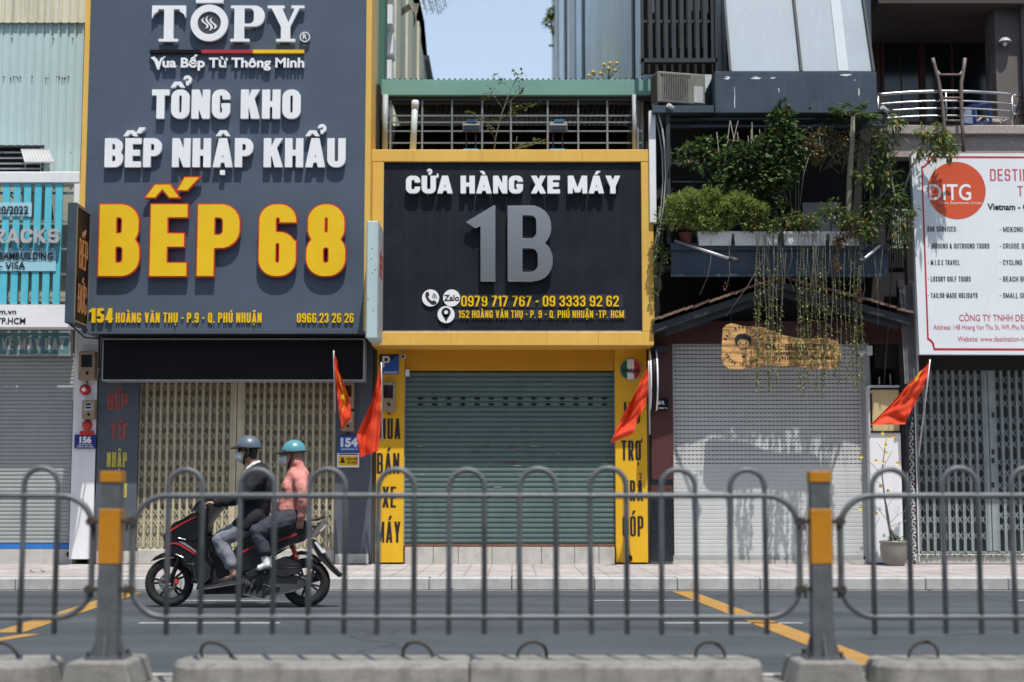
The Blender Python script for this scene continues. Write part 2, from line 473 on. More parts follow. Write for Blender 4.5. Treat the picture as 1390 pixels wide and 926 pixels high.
def glyph_loops(ch, w, s, b, grow=0.0, n=64):
    key = (ch, w, s, b, grow, n)
    if key in _GC: return _GC[key]
    dec = unicodedata.normalize('NFD', ch) if ch != 'Đ' else 'Đ'
    base, mk = dec[0], dec[1:]
    W = glyph_width(base, w, s)
    xs = np.arange(-.32, W+.5, 1.0/n); ys = np.arange(-.34, 1.55, 1.0/n)+.0031
    X, Y = np.meshgrid(xs, ys)
    F = glyph_field(base, X, Y, w, s, b)
    for q in marks_field(base, mk, X, Y, w, s, b): F = np.minimum(F, q)
    F = F - grow
    F = np.where(F == 0, 1e-9, F)
    _GC[key] = [simplify(l, .0035) for l in contours(F, xs, ys)] if ch != ' ' else []
    return _GC[key]
def text(mb, st, x0, x1, z0, cap, y0, depth, w=.5, s=.2, b=.17, gap=.09, grow=0.0, n=56, fn=None):
    """lettering between x0 and x1, baseline z0, cap height cap; front face at y0, depth behind it"""
    W = 0; pos = []
    for c in st:
        base = unicodedata.normalize('NFD', c)[0] if c != 'Đ' else 'D'
        pos.append(W); W += glyph_width(base, w, s) + gap
    W -= gap; k = (x1-x0)/W
    for c, p in zip(st, pos):
        lps = glyph_loops(c, w, s, b, grow, n)
        if lps: mb.prism([[(x0+(p+x)*k, z0+y*cap) for x, y in l] for l in lps], y0, y0+depth, fn)
    return mb
_TM = {}
def plain(mb, st, x0, x1, z0, cap, y0, bold=0.0, depth=0.0, fn=None):
    """lettering from the built-in font, fitted between x0 and x1 on the baseline z0"""
    key = (st, bold, depth > 0)
    if key not in _TM:
        cu = bpy.data.curves.new('t', 'FONT'); cu.body = st; cu.size = 1.0; cu.offset = bold; cu.resolution_u = 3; cu.fill_mode = 'FRONT' if depth == 0 else 'BOTH'; cu.extrude = .5 if depth > 0 else 0
        ob = bpy.data.objects.new('t', cu); COL.objects.link(ob)
        bpy.context.view_layer.update()
        me = bpy.data.meshes.new_from_object(ob.evaluated_get(bpy.context.evaluated_depsgraph_get()))
        _TM[key] = ([tuple(v.co) for v in me.vertices], [tuple(p.vertices) for p in me.polygons])
        bpy.data.objects.remove(ob); bpy.data.curves.remove(cu); bpy.data.meshes.remove(me)
    vs, fs = _TM[key]
    if not vs: return mb
    xa, xb = min(v[0] for v in vs), max(v[0] for v in vs)
    kx = (x1-x0)/(xb-xa); kz = cap/0.7
    fn = fn or (lambda x, y, z: (x, y, z))
    return mb.add([fn(x0+(v[0]-xa)*kx, y0+((.5-v[2])*depth if depth > 0 else 0), z0+v[1]*kz) for v in vs], fs)

# ------------------------------------------------------------------ pixel-measured boxes and lettering on a plane at distance Y
def rbx(mb, u0, u1, v0, v1, Y, d):
    vm = (v0+v1)/2
    return mb.box(PX(u0, Y, vm), PX(u1, Y, vm), Y, Y+d, PZ(v1, Y), PZ(v0, Y))
def base_at(u, Y, v=None): return (PX(u, Y, v or 400), Y, PZ(v, Y) if v else 0.15)
def tpx(mb, st, u0, u1, vb, vt, Y, depth=.008, w=None, s=.2, b=.17, gap=.09, grow=0.0, n=48, fn=None):
    vm = (vb+vt)/2
    x0, x1, z0, z1 = PX(u0, Y, vm), PX(u1, Y, vm), PZ(vb, Y), PZ(vt, Y)
    if w is None:
        tgt = (x1-x0)/(z1-z0); lo, hi = .2, 1.6
        for _ in range(24):
            md = (lo+hi)/2
            tot = sum(glyph_width(unicodedata.normalize('NFD', c)[0] if c != 'Đ' else 'D', md, s)+gap for c in st)-gap
            if tot < tgt: lo = md
            else: hi = md
        w = round(lo, 2)
    return text(mb, st, x0, x1, z0, z1-z0, Y, depth, w=w, s=s, b=b, gap=gap, grow=grow, n=n, fn=fn)
def ppx(mb, st, u0, u1, vb, vt, Y, bold=0.0, depth=0.0):
    vm = (vb+vt)/2
    return plain(mb, st, PX(u0, Y, vm), PX(u1, Y, vm), PZ(vb, Y), PZ(vt, Y)-PZ(vb, Y), Y, bold, depth)
def zrot(deg, c):
    M = Matrix.Translation(Vector(c)) @ Matrix.Rotation(R(deg), 4, 'Z') @ Matrix.Translation(-Vector(c))
    return lambda x, y, z: tuple(M @ Vector((x, y, z)))

# ------------------------------------------------------------------ colours
M_asph = mat('asphalt', (0.052, 0.062, 0.074), .85, var=.16, scale=1.3, dirt=(.085, .085, .085), dirtamt=.35, bump=.5, bscale=220)
M_conc = mat('concrete', (0.235, 0.23, 0.215), .9, var=.25, scale=4, streak=.45, dirt=(.06, .056, .05), dirtamt=.75, bump=.5, bscale=90)
M_kerb = mat('kerb_concrete', (0.44, 0.44, 0.43), .9, var=.18, scale=3, streak=.2, dirt=(.20, .195, .19), dirtamt=.45, bump=.4, bscale=80)
M_median = mat('median_concrete', (0.23, 0.225, 0.215), .95, var=.2, scale=3, dirt=(.14, .135, .13), dirtamt=.5, bump=.5, bscale=70)
M_galv = mat('galvanised_steel', (0.125, 0.138, 0.152), .5, .3, var=.2, scale=9, streak=.25, dirt=(.075, .070, .066), dirtamt=.45, bump=.2, bscale=40)
M_orange = mat('orange_reflective', (0.48, 0.20, 0.010), .45, var=.08, scale=9, dirt=(.22, .12, .03), dirtamt=.25)
M_rust = mat('rusty_rebar', (0.055, 0.045, 0.04), .8, .2, var=.3, scale=20)
M_yline = mat('yellow_road_paint', (0.36, 0.195, 0.042), .8, var=.2, scale=8, dirt=(.10, .085, .06), dirtamt=.6)
M_wline = mat('white_road_paint', (0.42, 0.42, 0.41), .8, var=.2, scale=8, dirt=(.09, .09, .09), dirtamt=.85)
M_white = mat('white_paint', (0.74, 0.75, 0.77), .5, var=.06, scale=2, streak=.15, dirt=(.35, .34, .32))
M_whitel = mat('white_acrylic', (0.80, 0.81, 0.83), .35, var=.04, scale=3, streak=.10, dirt=(.45, .45, .46))
M_black = mat('black_paint', (0.009, 0.0085, 0.010), .5, var=.2, scale=3, spec=.15)
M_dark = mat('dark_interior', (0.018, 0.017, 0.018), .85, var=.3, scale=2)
M_ink = mat('black_lettering', (0.012, 0.013, 0.016), .5, var=0)
M_slate = mat('slate_panel', (0.074, 0.100, 0.138), .5, var=.07, scale=1.2, streak=.25, dirt=(.064, .080, .104), spec=.3)
M_slate2 = mat('slate_wall', (0.070, 0.085, 0.110), .7, var=.10, scale=2, dirt=(.20, .20, .20), dirtamt=.22, streak=.15)
M_yel = mat('yellow_acrylic', (0.78, 0.50, 0.008), .35, var=.04, scale=3)
M_red = mat('red_acrylic', (0.55, 0.035, 0.012), .4, var=.05)
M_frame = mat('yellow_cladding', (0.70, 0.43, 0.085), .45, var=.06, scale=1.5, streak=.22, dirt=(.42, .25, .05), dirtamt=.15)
M_pill = mat('yellow_pillar_paint', (0.70, 0.40, 0.008), .5, var=.06, scale=1.5, streak=.15, dirt=(.40, .22, .02), dirtamt=.2)
M_navy = mat('navy_panel', (0.014, 0.017, 0.026), .5, var=.2, scale=2, streak=.45, dirt=(.024, .027, .036), dirtamt=.2, spec=.2)
M_steel = mat('brushed_steel', (0.62, 0.59, 0.57), .27, 1.0, var=0)
M_alu = mat('aluminium', (0.42, 0.43, 0.45), .4, .6, var=.1, scale=6)
M_teal = mat('teal_shutter', (0.088, 0.142, 0.136), .5, bump=.25, bscale=3.5, var=.13, scale=2.2, streak=.25, dirt=(.16, .19, .18), dirtamt=.25)
M_gshut = mat('grey_shutter', (0.33, 0.35, 0.345), .5, bump=.2, bscale=3.5, var=.06, scale=2, streak=.15, dirt=(.22, .22, .21), dirtamt=.15)
M_lshut = mat('pale_shutter', (0.50, 0.52, 0.515), .45, bump=.2, bscale=3, var=.05, scale=2, streak=.15, dirt=(.36, .35, .33), dirtamt=.2)
M_gate = mat('beige_gate', (0.47, 0.42, 0.295), .55, var=.10, scale=6, streak=.25, dirt=(.18, .14, .09), dirtamt=.3)
M_gateb = mat('beige_gate_sheet', (0.27, 0.235, 0.155), .6, var=.12, scale=3, streak=.3, dirt=(.13, .10, .07), dirtamt=.3)
M_ggate = mat('grey_green_gate', (0.27, 0.31, 0.31), .55, var=.14, scale=5, streak=.3, dirt=(.09, .08, .07), dirtamt=.35)
M_ggateb = mat('grey_green_gate_sheet', (0.10, 0.12, 0.122), .65, var=.15, scale=4)
M_cyan = mat('cyan_slat', (0.10, 0.50, 0.62), .45, var=.05, scale=4, streak=.12, dirt=(.10, .36, .43))
M_corr = mat('pale_cyan_sheet', (0.44, 0.57, 0.58), .5, var=.05, scale=1.5, streak=.25, dirt=(.30, .36, .35), dirtamt=.15)
M_cream = mat('cream_sheet', (0.62, 0.60, 0.47), .6, var=.08, scale=2, streak=.55, dirt=(.22, .19, .13), dirtamt=.25)
M_green = mat('green_fascia', (0.155, 0.315, 0.265), .5, var=.08, scale=2, streak=.25, dirt=(.14, .26, .22), dirtamt=.2)
M_creamw = mat('cream_wall', (0.42, 0.44, 0.36), .85, var=.12, scale=1.0, streak=.7, dirt=(.20, .17, .13), dirtamt=.4)
M_bluew = mat('blue_grey_wall', (0.68, 0.79, 0.86), .85, var=.12, scale=.8, streak=.7, dirt=(.44, .50, .54), dirtamt=.35)
M_maroon = mat('maroon_granite', (0.085, 0.032, 0.030), .35, var=.3, scale=30, coat=.2)
M_bgran = mat('black_granite', (0.014, 0.017, 0.025), .25, var=.4, scale=30, coat=.2)
M_bgrey = mat('blue_grey_steel', (0.043, 0.064, 0.090), .6, var=.18, scale=2, streak=.35, dirt=(.09, .11, .13), dirtamt=.25, spec=.3)
M_dgrey = mat('dark_grey_steel', (0.030, 0.036, 0.042), .55, .2, var=.2, scale=3, dirt=(.08, .08, .08), dirtamt=.2)
M_plinth = mat('plinth_stone', (0.46, 0.45, 0.42), .85, var=.15, scale=5, streak=.2, dirt=(.25, .22, .19), dirtamt=.5, bump=.3)
M_pvc = mat('grey_pipe', (0.30, 0.33, 0.34), .5, var=.1)
M_frost = mat('frosted_sheet', (0.30, 0.36, 0.41), .45, var=.08, scale=.9, streak=.35, dirt=(.37, .43, .47), spec=.25)
M_granite = mat('pink_granite', (0.33, 0.28, 0.26), .6, var=.35, scale=45)
M_brownw = mat('dark_wood_door', (0.060, 0.020, 0.014), .5, var=.3, scale=4, streak=.4, dirt=(.02, .008, .006))
M_glassd = mat('dark_glass', (0.010, 0.014, 0.018), .12, var=0, spec=.6)
M_blue = mat('blue_plate', (0.015, 0.10, 0.42), .4, var=.04)
M_bluedk = mat('navy_plate', (0.018, 0.025, 0.20), .4, var=.04)
M_tan = mat('aged_plastic', (0.30, 0.22, 0.14), .6, var=.2, scale=8, dirt=(.14, .10, .07), dirtamt=.4)
M_redp = mat('red_plastic', (0.45, 0.022, 0.018), .35, var=.1)
M_lgrey = mat('light_grey_plastic', (0.42, 0.43, 0.44), .5, var=.1, scale=6)
M_chrome = mat('stainless_tube', (0.42, 0.43, 0.45), .32, 1.0, var=.05)
M_terra = mat('roof_tile', (0.17, 0.105, 0.075), .85, var=.4, scale=9, dirt=(.30, .27, .24), dirtamt=.5)

# asphalt: patches and tyre-polished bands running along the street
nt = M_asph.node_tree; N = nt.nodes; L = nt.links; bs = N['Principled BSDF']; src = bs.inputs['Base Color'].links[0].from_socket
tc = N.new('ShaderNodeTexCoord'); mp = N.new('ShaderNodeMapping'); mp.inputs['Scale'].default_value = (.05, 1.1, 1); L.new(tc.outputs['Object'], mp.inputs[0])
n1 = N.new('ShaderNodeTexNoise'); n1.inputs['Scale'].default_value = 1.0; n1.inputs['Detail'].default_value = 6; L.new(mp.outputs[0], n1.inputs[0])
rp = N.new('ShaderNodeValToRGB'); rp.color_ramp.elements[0].position = .35; rp.color_ramp.elements[0].color = (.68, .68, .69, 1); rp.color_ramp.elements[1].position = .66; rp.color_ramp.elements[1].color = (1.3, 1.29, 1.27, 1); L.new(n1.outputs['Fac'], rp.inputs[0])
n2 = N.new('ShaderNodeTexVoronoi'); n2.feature = 'DISTANCE_TO_EDGE'; n2.inputs['Scale'].default_value = .55; L.new(tc.outputs['Object'], n2.inputs[0])
nd = N.new('ShaderNodeTexNoise'); nd.inputs['Scale'].default_value = 2.0; nd.inputs['Detail'].default_value = 5; L.new(tc.outputs['Object'], nd.inputs[0])
va = N.new('ShaderNodeMix'); va.data_type = 'RGBA'; va.inputs[0].default_value = .35; L.new(tc.outputs['Object'], va.inputs[6]); L.new(nd.outputs['Color'], va.inputs[7]); L.new(va.outputs[2], n2.inputs[0])
rc = N.new('ShaderNodeMapRange'); rc.inputs[1].default_value = 0; rc.inputs[2].default_value = .010; rc.inputs[3].default_value = .55; rc.inputs[4].default_value = 1; L.new(n2.outputs['Distance'], rc.inputs[0])
m1 = N.new('ShaderNodeMix'); m1.data_type = 'RGBA'; m1.blend_type = 'MULTIPLY'; m1.inputs[0].default_value = 1; L.new(src, m1.inputs[6]); L.new(rp.outputs[0], m1.inputs[7])
m2 = N.new('ShaderNodeMix'); m2.data_type = 'RGBA'; m2.blend_type = 'MULTIPLY'; m2.inputs[0].default_value = 1; L.new(m1.outputs[2], m2.inputs[6]); L.new(rc.outputs[0], m2.inputs[7]); L.new(m2.outputs[2], bs.inputs['Base Color'])

# ------------------------------------------------------------------ ground, road, pavement
ROADY = 19.1
structure('ground', MB().add([(-600, -600, -.03), (600, -600, -.03), (600, 900, -.03), (-600, 900, -.03)], [(0, 1, 2, 3)]), M_median)
structure('road', MB().add([(-80, -9, 0), (80, -9, 0), (80, ROADY, 0), (-80, ROADY, 0)], [(0, 1, 2, 3)]), M_asph)
structure('median_strip', MB().add([(-80, 7.9, .004), (80, 7.9, .004), (80, 9.50, .004), (-80, 9.50, .004)], [(0, 1, 2, 3)]), M_median)
mb = MB()
mb.add([(-80, 9.56, .004), (80, 9.56, .004), (80, 9.69, .004), (-80, 9.69, .004)], [(0, 1, 2, 3)])
def lane(x0, x1, Y, w): mb.add([(x0, Y, .004), (x1, Y, .004), (x1, Y+w, .004), (x0, Y+w, .004)], [(0, 1, 2, 3)])
for k in range(-4, 5):
    lane(-3.25+k*4.55, -2.02+k*4.55, 13.75, .10)
    lane(.88+k*4.55, 2.0+k*4.55, 17.0, .10)
structure('road_marking_white', mb, M_wline)
def pline(mb, u0, v0, u1, v1, w):
    def g(u, v):
        s = (v-686.2)/CAMZ; Y = FPX/s
        return PX(u, Y, v), Y
    a, b = Vector(g(u0, v0)), Vector(g(u1, v1))
    n = Vector((-(b-a).y, (b-a).x)).normalized()*w/2
    mb.add([(a.x+n.x, a.y+n.y, .004), (a.x-n.x, a.y-n.y, .004), (b.x-n.x, b.y-n.y, .004), (b.x+n.x, b.y+n.y, .004)], [(0, 1, 2, 3)])
mb = MB()
pline(mb, 925, 801, 1188, 899, .24)
pline(mb, 178, 803, 10, 856, .24)
pline(mb, -20, 868, 44, 858, .14)
structure('road_marking_yellow', mb, M_yline)
structure('gutter', MB().add([(-80, ROADY-.28, .004), (80, ROADY-.28, .004), (80, ROADY, .004), (-80, ROADY, .004)], [(0, 1, 2, 3)]),
          mat('gutter_concrete', (.15, .15, .148), .9, var=.3, scale=6, dirt=(.05, .05, .05), dirtamt=.6))
mb = MB()
x = -40.0
while x < 40:
    mb.box(x, x+.992, ROADY, ROADY+.30, 0.0, .150+random.uniform(-.004, .004)); x += 1.0
structure('kerb', mb, M_kerb, bevel=.012)
# pavement: pinkish square tiles
m = mat('pavement_tiles', (.43, .39, .38), .85, var=.22, scale=1.2, streak=.3, dirt=(.27, .255, .245), dirtamt=.55, bump=.2, bscale=90)
nt = m.node_tree; N = nt.nodes; L = nt.links
tc = N.new('ShaderNodeTexCoord'); br = N.new('ShaderNodeTexBrick')
br.inputs['Scale'].default_value = 1.0; br.inputs['Brick Width'].default_value = .30; br.inputs['Row Height'].default_value = .30
br.inputs['Mortar Size'].default_value = .012; br.offset = 0.0
br.inputs['Color1'].default_value = (1, 1, 1, 1); br.inputs['Color2'].default_value = (.84, .84, .86, 1); br.inputs['Mortar'].default_value = (.62, .62, .62, 1)
L.new(tc.outputs['Object'], br.inputs['Vector'])
mx = N.new('ShaderNodeMix'); mx.data_type = 'RGBA'; mx.blend_type = 'MULTIPLY'; mx.inputs[0].default_value = 1
bs = N['Principled BSDF']; src = bs.inputs['Base Color'].links[0].from_socket
L.new(src, mx.inputs[6]); L.new(br.outputs['Color'], mx.inputs[7]); L.new(mx.outputs[2], bs.inputs['Base Color'])
structure('pavement', MB().add([(-80, ROADY+.30, .150), (80, ROADY+.30, .150), (80, 24.5, .150), (-80, 24.5, .150)], [(0, 1, 2, 3)]), m)

# ------------------------------------------------------------------ median fence in the foreground
FYQ = 9.1
def fx(u): return PX(u, FYQ, 750)
def fz(v): return PZ(v, FYQ)
def rounded_rect(x0, x1, z0, z1, r, y, n=8):
    pts = []
    for cx, cz, a0 in ((x1-r, z1-r, 0), (x0+r, z1-r, 90), (x0+r, z0+r, 180), (x1-r, z0+r, 270)):
        for k in range(n+1):
            a = R(a0+90*k/n); pts.append((cx+r*math.cos(a), y, cz+r*math.sin(a)))
    return pts
def fence_panel(u0, u1, hoops, label):
    t = Thing('street_barrier', label, 'barrier', (fx((u0+u1)/2), FYQ, fz(838)), 'tubular fence panels along the median')
    t.part('frame', MB().tube(rounded_rect(fx(u0), fx(u1), fz(838), fz(673), .19, FYQ), .0185, 10, closed=True), M_galv)
    for a in hoops:
        b = a+47.5
        r = (fx(b)-fx(a))/2+random.uniform(-.004, .004); cx = (fx(a)+fx(b))/2+random.uniform(-.005, .005); zc = fz(636.5)-r+random.uniform(-.006, .006)
        pts = [(cx-r+random.uniform(-.006, .006), FYQ, fz(861)+random.uniform(-.006, .006)), (cx-r+random.uniform(-.003, .003), FYQ, fz(750))] + [(cx+r*math.cos(R(180-180*k/14)), FYQ, zc+r*math.sin(R(180-180*k/14))) for k in range(15)] + [(cx+r, FYQ, fz(861))]
        t.part('hoop', MB().tube(pts, .0165, 9), M_galv)
    return t
fence_panel(180, 1085, [227.5+95.7*k for k in range(9)], 'grey tubular fence panel with nine hoops between the two striped posts')
fence_panel(-780, 125, [29-95.7*k for k in range(8, -1, -1)], 'grey tubular fence panel left of the post nearest the scooter front')
fence_panel(1141, 2046, [1187+93.5*k for k in range(9)], 'grey tubular fence panel running off right past the striped post')
def fence_post(u, label, ulabel):
    x = fx(u); hw = .058; z0 = .152
    t = Thing('fence_post', label, 'fence post', (x, FYQ, z0), 'striped fence posts on the median')
    zt = fz(641)
    mb = MB()
    lv = [(z0+.012, .062), (z0+.30, .058), (zt, .055)]
    for (za, wa), (zb, wb) in zip(lv[:-1], lv[1:]):
        mb.add([(x-wa, FYQ-wa, za), (x+wa, FYQ-wa, za), (x+wa, FYQ+wa, za), (x-wa, FYQ+wa, za), (x-wb, FYQ-wb, zb), (x+wb, FYQ-wb, zb), (x+wb, FYQ+wb, zb), (x-wb, FYQ+wb, zb)],
               [(0, 1, 5, 4), (1, 2, 6, 5), (2, 3, 7, 6), (3, 0, 4, 7)] + ([(4, 5, 6, 7)] if zb == zt else []))
    t.part('post', mb, M_galv)
    for va, vb in ((640, 655), (691, 765)):
        t.part('reflective_band', MB().box(x-.0605, x+.0605, FYQ-.0605, FYQ+.0605, fz(vb), fz(va)), M_orange, bevel=.003)
    mb = MB().box(x-.11, x+.11, FYQ-.11, FYQ+.11, z0, z0+.012)
    t.part('base_plate', mb, M_galv)
    for ang in range(4):
        M = Matrix.Translation((x, FYQ, 0)) @ Matrix.Rotation(R(90*ang), 4, 'Z')
        g = MB(); vs = [M @ Vector(p) for p in ((.058, -.004, z0+.012), (.105, -.004, z0+.012), (.058, -.004, z0+.16), (.058, .004, z0+.012), (.105, .004, z0+.012), (.058, .004, z0+.16))]
        g.add(vs, [(0, 1, 2), (3, 5, 4), (0, 3, 4, 1), (1, 4, 5, 2)]); t.part('gusset', g, M_galv)
        bt = MB(); q = M @ Vector((.09, .09, 0)); bt.lathe([(.0, .03), (.012, .03), (.012, 0), ], (q.x, q.y, z0+.012), n=6, smooth=False); t.part('bolt', bt, M_rust)
    for sd in (-1, 1):
        for v in (708, 800):
            z = fz(v); b = MB()
            b.box(min(x+sd*.062, x+sd*.125), max(x+sd*.062, x+sd*.125), FYQ-.02, FYQ+.02, z-.012, z+.012)
            b.tube([(x+sd*.095, FYQ-.045, z-.002), (x+sd*.095, FYQ+.03, z-.002)], .011, 6)
            b.tube([(x+sd*.095, FYQ-.03, z-.05), (x+sd*.095, FYQ-.03, z+.03)], .008, 6)
            b.tube([(x+sd*.12, FYQ-.025, z), (x+sd*.12, FYQ+.025, z)], .026, 8)
            t.part('bracket', b, M_rust)
    k = MB(); k.prism([[(x-.205, 0), (x+.205, 0), (x+.165, .15), (x-.165, .15)]], FYQ-.26, FYQ+.27)
    single('post_footing', ulabel, 'concrete footing', k, M_conc, (x, FYQ, 0), 'concrete footings of the fence posts', bevel=.014)
fence_post(150.5, 'grey square steel post with orange bands left of the scooter front wheel', 'concrete footing under the striped post near the scooter front wheel')
fence_post(1113.5, 'grey square steel post with orange bands in front of the pale perforated shutter', 'concrete footing under the striped post before the pale shutter')
def kerb_block(u0, u1, endl, endr, loops, label):
    Y0, Y1 = 8.92, 9.52; x0, x1 = PX(u0, 9.0, 890), PX(u1, 9.0, 890)
    t = Thing('median_block', label, 'concrete block', ((x0+x1)/2, (Y0+Y1)/2, 0), 'long concrete blocks along the median')
    def outline(ins):
        pts = []; yc = (Y0+Y1)/2; r = (Y1-Y0)/2-ins
        if endr: pts += [(x1-.16+ (.16-ins)*math.cos(R(a)), yc+r*math.sin(R(a))) for a in range(-90, 91, 15)]
        else: pts += [(x1-ins, Y0+ins), (x1-ins, Y1-ins)]
        if endl: pts += [(x0+.16+(.16-ins)*math.cos(R(a)), yc+r*math.sin(R(a))) for a in range(90, 271, 15)]
        else: pts += [(x0+ins, Y1-ins), (x0+ins, Y0+ins)]
        return pts
    def rough(o, j):
        q = []
        for i in range(len(o)):
            p0, p1 = o[i], o[(i+1) % len(o)]; d = math.hypot(p1[0]-p0[0], p1[1]-p0[1]); k = max(1, int(d/.05))
            for s_ in range(k): q.append((p0[0]+(p1[0]-p0[0])*s_/k, p0[1]+(p1[1]-p0[1])*s_/k))
        return q
    a = rough(outline(0), 0); yc_ = (Y0+Y1)/2; xc_ = (x0+x1)/2
    def inset(o, d, j): return [(p[0]+((-d if endr else -d*.12) if p[0] > x1-.2 else (d if endl else d*.12) if p[0] < x0+.2 else 0)*.8+random.uniform(-j, j), p[1]+(d if p[1] < yc_ else -d)*min(1, abs(p[1]-yc_)/.2)+random.uniform(-j, j)) for p in o]
    b, c = inset(a, .012, .004), inset(a, .036, .009); n = len(a); m = MB()
    H = .135
    m.add([(p[0], p[1], 0) for p in a]+[(p[0], p[1], H-.026+random.uniform(-.006, .004)) for p in b]+[(p[0], p[1], H) for p in c],
          [(i, (i+1) % n, n+(i+1) % n, n+i) for i in range(n)]+[(n+i, n+(i+1) % n, 2*n+(i+1) % n, 2*n+i) for i in range(n)]+[tuple(range(2*n, 3*n))])
    t.part('block', m, M_conc)
    for u in loops:
        x = PX(u, 9.3, 880); H_ = H; sk = random.uniform(-.03, .03); q = [(x-.085, 9.3, H-.02)]+[(x+sk*math.sin(R(180*k/10))+.085*math.cos(R(180-180*k/10)), 9.3+sk*.6*math.sin(R(180*k/10)), H+.015+.075*math.sin(R(180*k/10))) for k in range(11)]+[(x+.085, 9.3, H-.02)]
        t.part('lifting_loop', MB().tube(q, .0095, 7), M_rust)
kerb_block(-420, 70, False, True, [4], 'concrete median block at the far left, rounded at its right end')
kerb_block(225, 637, True, False, [294, 567], 'concrete median block below the scooter, rounded at its left end')
kerb_block(639, 1043, False, True, [722, 964], 'concrete median block below the teal shutter, rounded at its right end')
kerb_block(1187, 1700, True, False, [1253], 'concrete median block right of the striped post before the pale shutter')

# ------------------------------------------------------------------ builders shared by the shop fronts
FY = 23.6                                          # the building line
def shutter(mb, u0, u1, v0, v1, Y, pitch, bulge=.014):
    x0, x1, z0, z1 = PX(u0, Y, 640), PX(u1, Y, 640), PZ(v1, Y), PZ(v0, Y)
    n = max(1, round((z1-z0)/pitch)); p = (z1-z0)/n; prof = []
    for i in range(n):
        z = z0+i*p
        prof += [(Y+.004, z), (Y+.004, z+p*.10), (Y-bulge*.8, z+p*.22), (Y-bulge, z+p*.5), (Y-bulge*.8, z+p*.85), (Y+.004, z+p*.97)]
    prof.append((Y+.004, z1))
    return mb.strip(prof, x0, x1)
def lattice_gate(t, parent, u0, u1, v0, v1, Y, pitch, m_bar, m_sheet, stiles, phase=.02):
    x0, x1, z0, z1 = PX(u0, Y, 640), PX(u1, Y, 640), PZ(v1, Y), PZ(v0, Y)
    n = round((x1-x0)/pitch); p = (x1-x0)/n
    sh = MB(); prof = []
    for i in range(n*2+1): prof.append((x0+i*p/2, Y+.075+(.012 if i % 2 else 0)))
    sh.vstrip(prof, z0, z1); t.part('gate_sheet', sh, m_sheet, parent)
    vb = MB()
    for i in range(n+1):
        x = x0+i*p+random.uniform(-.005, .005); vb.box(x-.018, x+.018, Y-.032, Y+.03, z0, z1)
        vb.box(x+.010, x+.018, Y-.040, Y-.032, z0, z1)
    t.part('upright_bar', vb, m_bar, parent)
    lb = MB(); rows = []
    z = z1-phase
    hgt = p*1.55
    while z-hgt > z0+.03:
        for k in range(3):
            if z-hgt < z0+.03: break
            rows.append(z+random.uniform(-.006, .006)); z -= hgt
        z -= hgt*.45
    for zt in rows:
        for i in range(n):
            a = x0+i*p; b = a+p; yy = Y+.004
            lb.bar((a, yy, zt), (b, yy, zt-hgt), .016, .005, up=(0, 1, 0))
            lb.bar((a, yy+.006, zt-hgt), (b, yy+.006, zt), .016, .005, up=(0, 1, 0))
    t.part('scissor_lattice', lb, m_bar, parent)
    for (ua, ub) in stiles:
        s = MB(); s.box(PX(ua, Y, 640), PX(ub, Y, 640), Y-.03, Y+.05, z0, z1); t.part('gate_stile', s, m_bar, parent, bevel=.006)

# ================================================================== A: travel shop at the far left
A = Thing('travel_shop_house', 'narrow shop house clad in pale cyan corrugated sheet at the far left', 'building', base_at(40, FY, 764))
mb = MB().box(-13.5, PX(111, FY), FY+.05, 40, .1, PZ(-90, FY)); A.part('wall', mb, M_creamw)
def corrugated(u0, u1, v0, v1, Y, pitch=.125, d=.022):
    x0, x1 = PX(u0, Y, 120), PX(u1, Y, 120); prof = []; x = x0
    while x < x1-.01:
        prof += [(x, Y), (x+pitch*.62, Y), (x+pitch*.72, Y-d), (x+pitch*.88, Y-d)]; x += pitch
    prof.append((x1, Y))
    return MB().vstrip(prof, PZ(v1, Y), PZ(v0, Y))
mb = corrugated(58, 112.5, 27, 236, FY-.30)
mb2 = corrugated(-320, 58, 27, 198, FY-.30); mb.add(mb2.v, mb2.f)
A.part('lower_cladding', mb, M_corr)
mb = corrugated(-320, 114, -80, 31, FY-.36, .125, .03); A.part('upper_cladding', mb, M_cream)
mb = MB()
for _ in range(26):
    u = random.uniform(2, 110); v = random.choice([52, 55, 104, 106, 207, 30]); x, z = PX(u, FY-.33, v), PZ(v, FY-.33)
    mb.box(x-.006, x+.006, FY-.335, FY-.30, z-.008, z+.008)
A.part('cladding_screw', mb, M_rust)
win = A.part('louvre_window', rbx(MB(), -320, 58, 198, 236, FY-.12, .05), M_dark)
mb = MB()
for v in (207, 214.5, 222, 229): rbx(mb, -320, 57, v-1.1, v+1.1, FY-.25, .02)
mb2 = mb; A.part('window_louvre', mb2, M_alu, win)
A.part('window_frame', rbx(rbx(MB(), -320, 60, 197, 200, FY-.31, .06), 56.5, 59, 200, 236, FY-.31, .06), M_dgrey, win)
# ventilation flap hung out of the louvre window
mb = MB(); yq = FY-.55
a, b_, c_, d_ = PT(29, 203, FY-.33), PT(65, 203, FY-.33), PT(73, 220, yq), PT(34, 220, yq)
mb.add([a, b_, c_, d_], [(0, 1, 2, 3)]); mb.add([p+Vector((0, .01, .012)) for p in (a, b_, c_, d_)], [(0, 1, 2, 3)])
for k in range(1, 9):
    mb.bar(a.lerp(b_, k/9)-Vector((0, .008, 0)), d_.lerp(c_, k/9)-Vector((0, .008, 0)), .006)
for p, q in ((a, b_), (b_, c_), (c_, d_), (d_, a)): mb.bar(p, q, .018)
A.part('ventilation_flap', mb, M_lgrey)
mb = MB().bar(d_+Vector((.02, 0, 0)), PT(32, 234, FY-.3), .012); mb.bar(c_-Vector((.02, 0, 0)), PT(55, 228, FY-.3), .008)
A.part('flap_stay', mb, M_alu)
A.part('shutter', shutter(MB(), -330, 96, 480, 738, FY-.02, .060, .011), M_gshut)
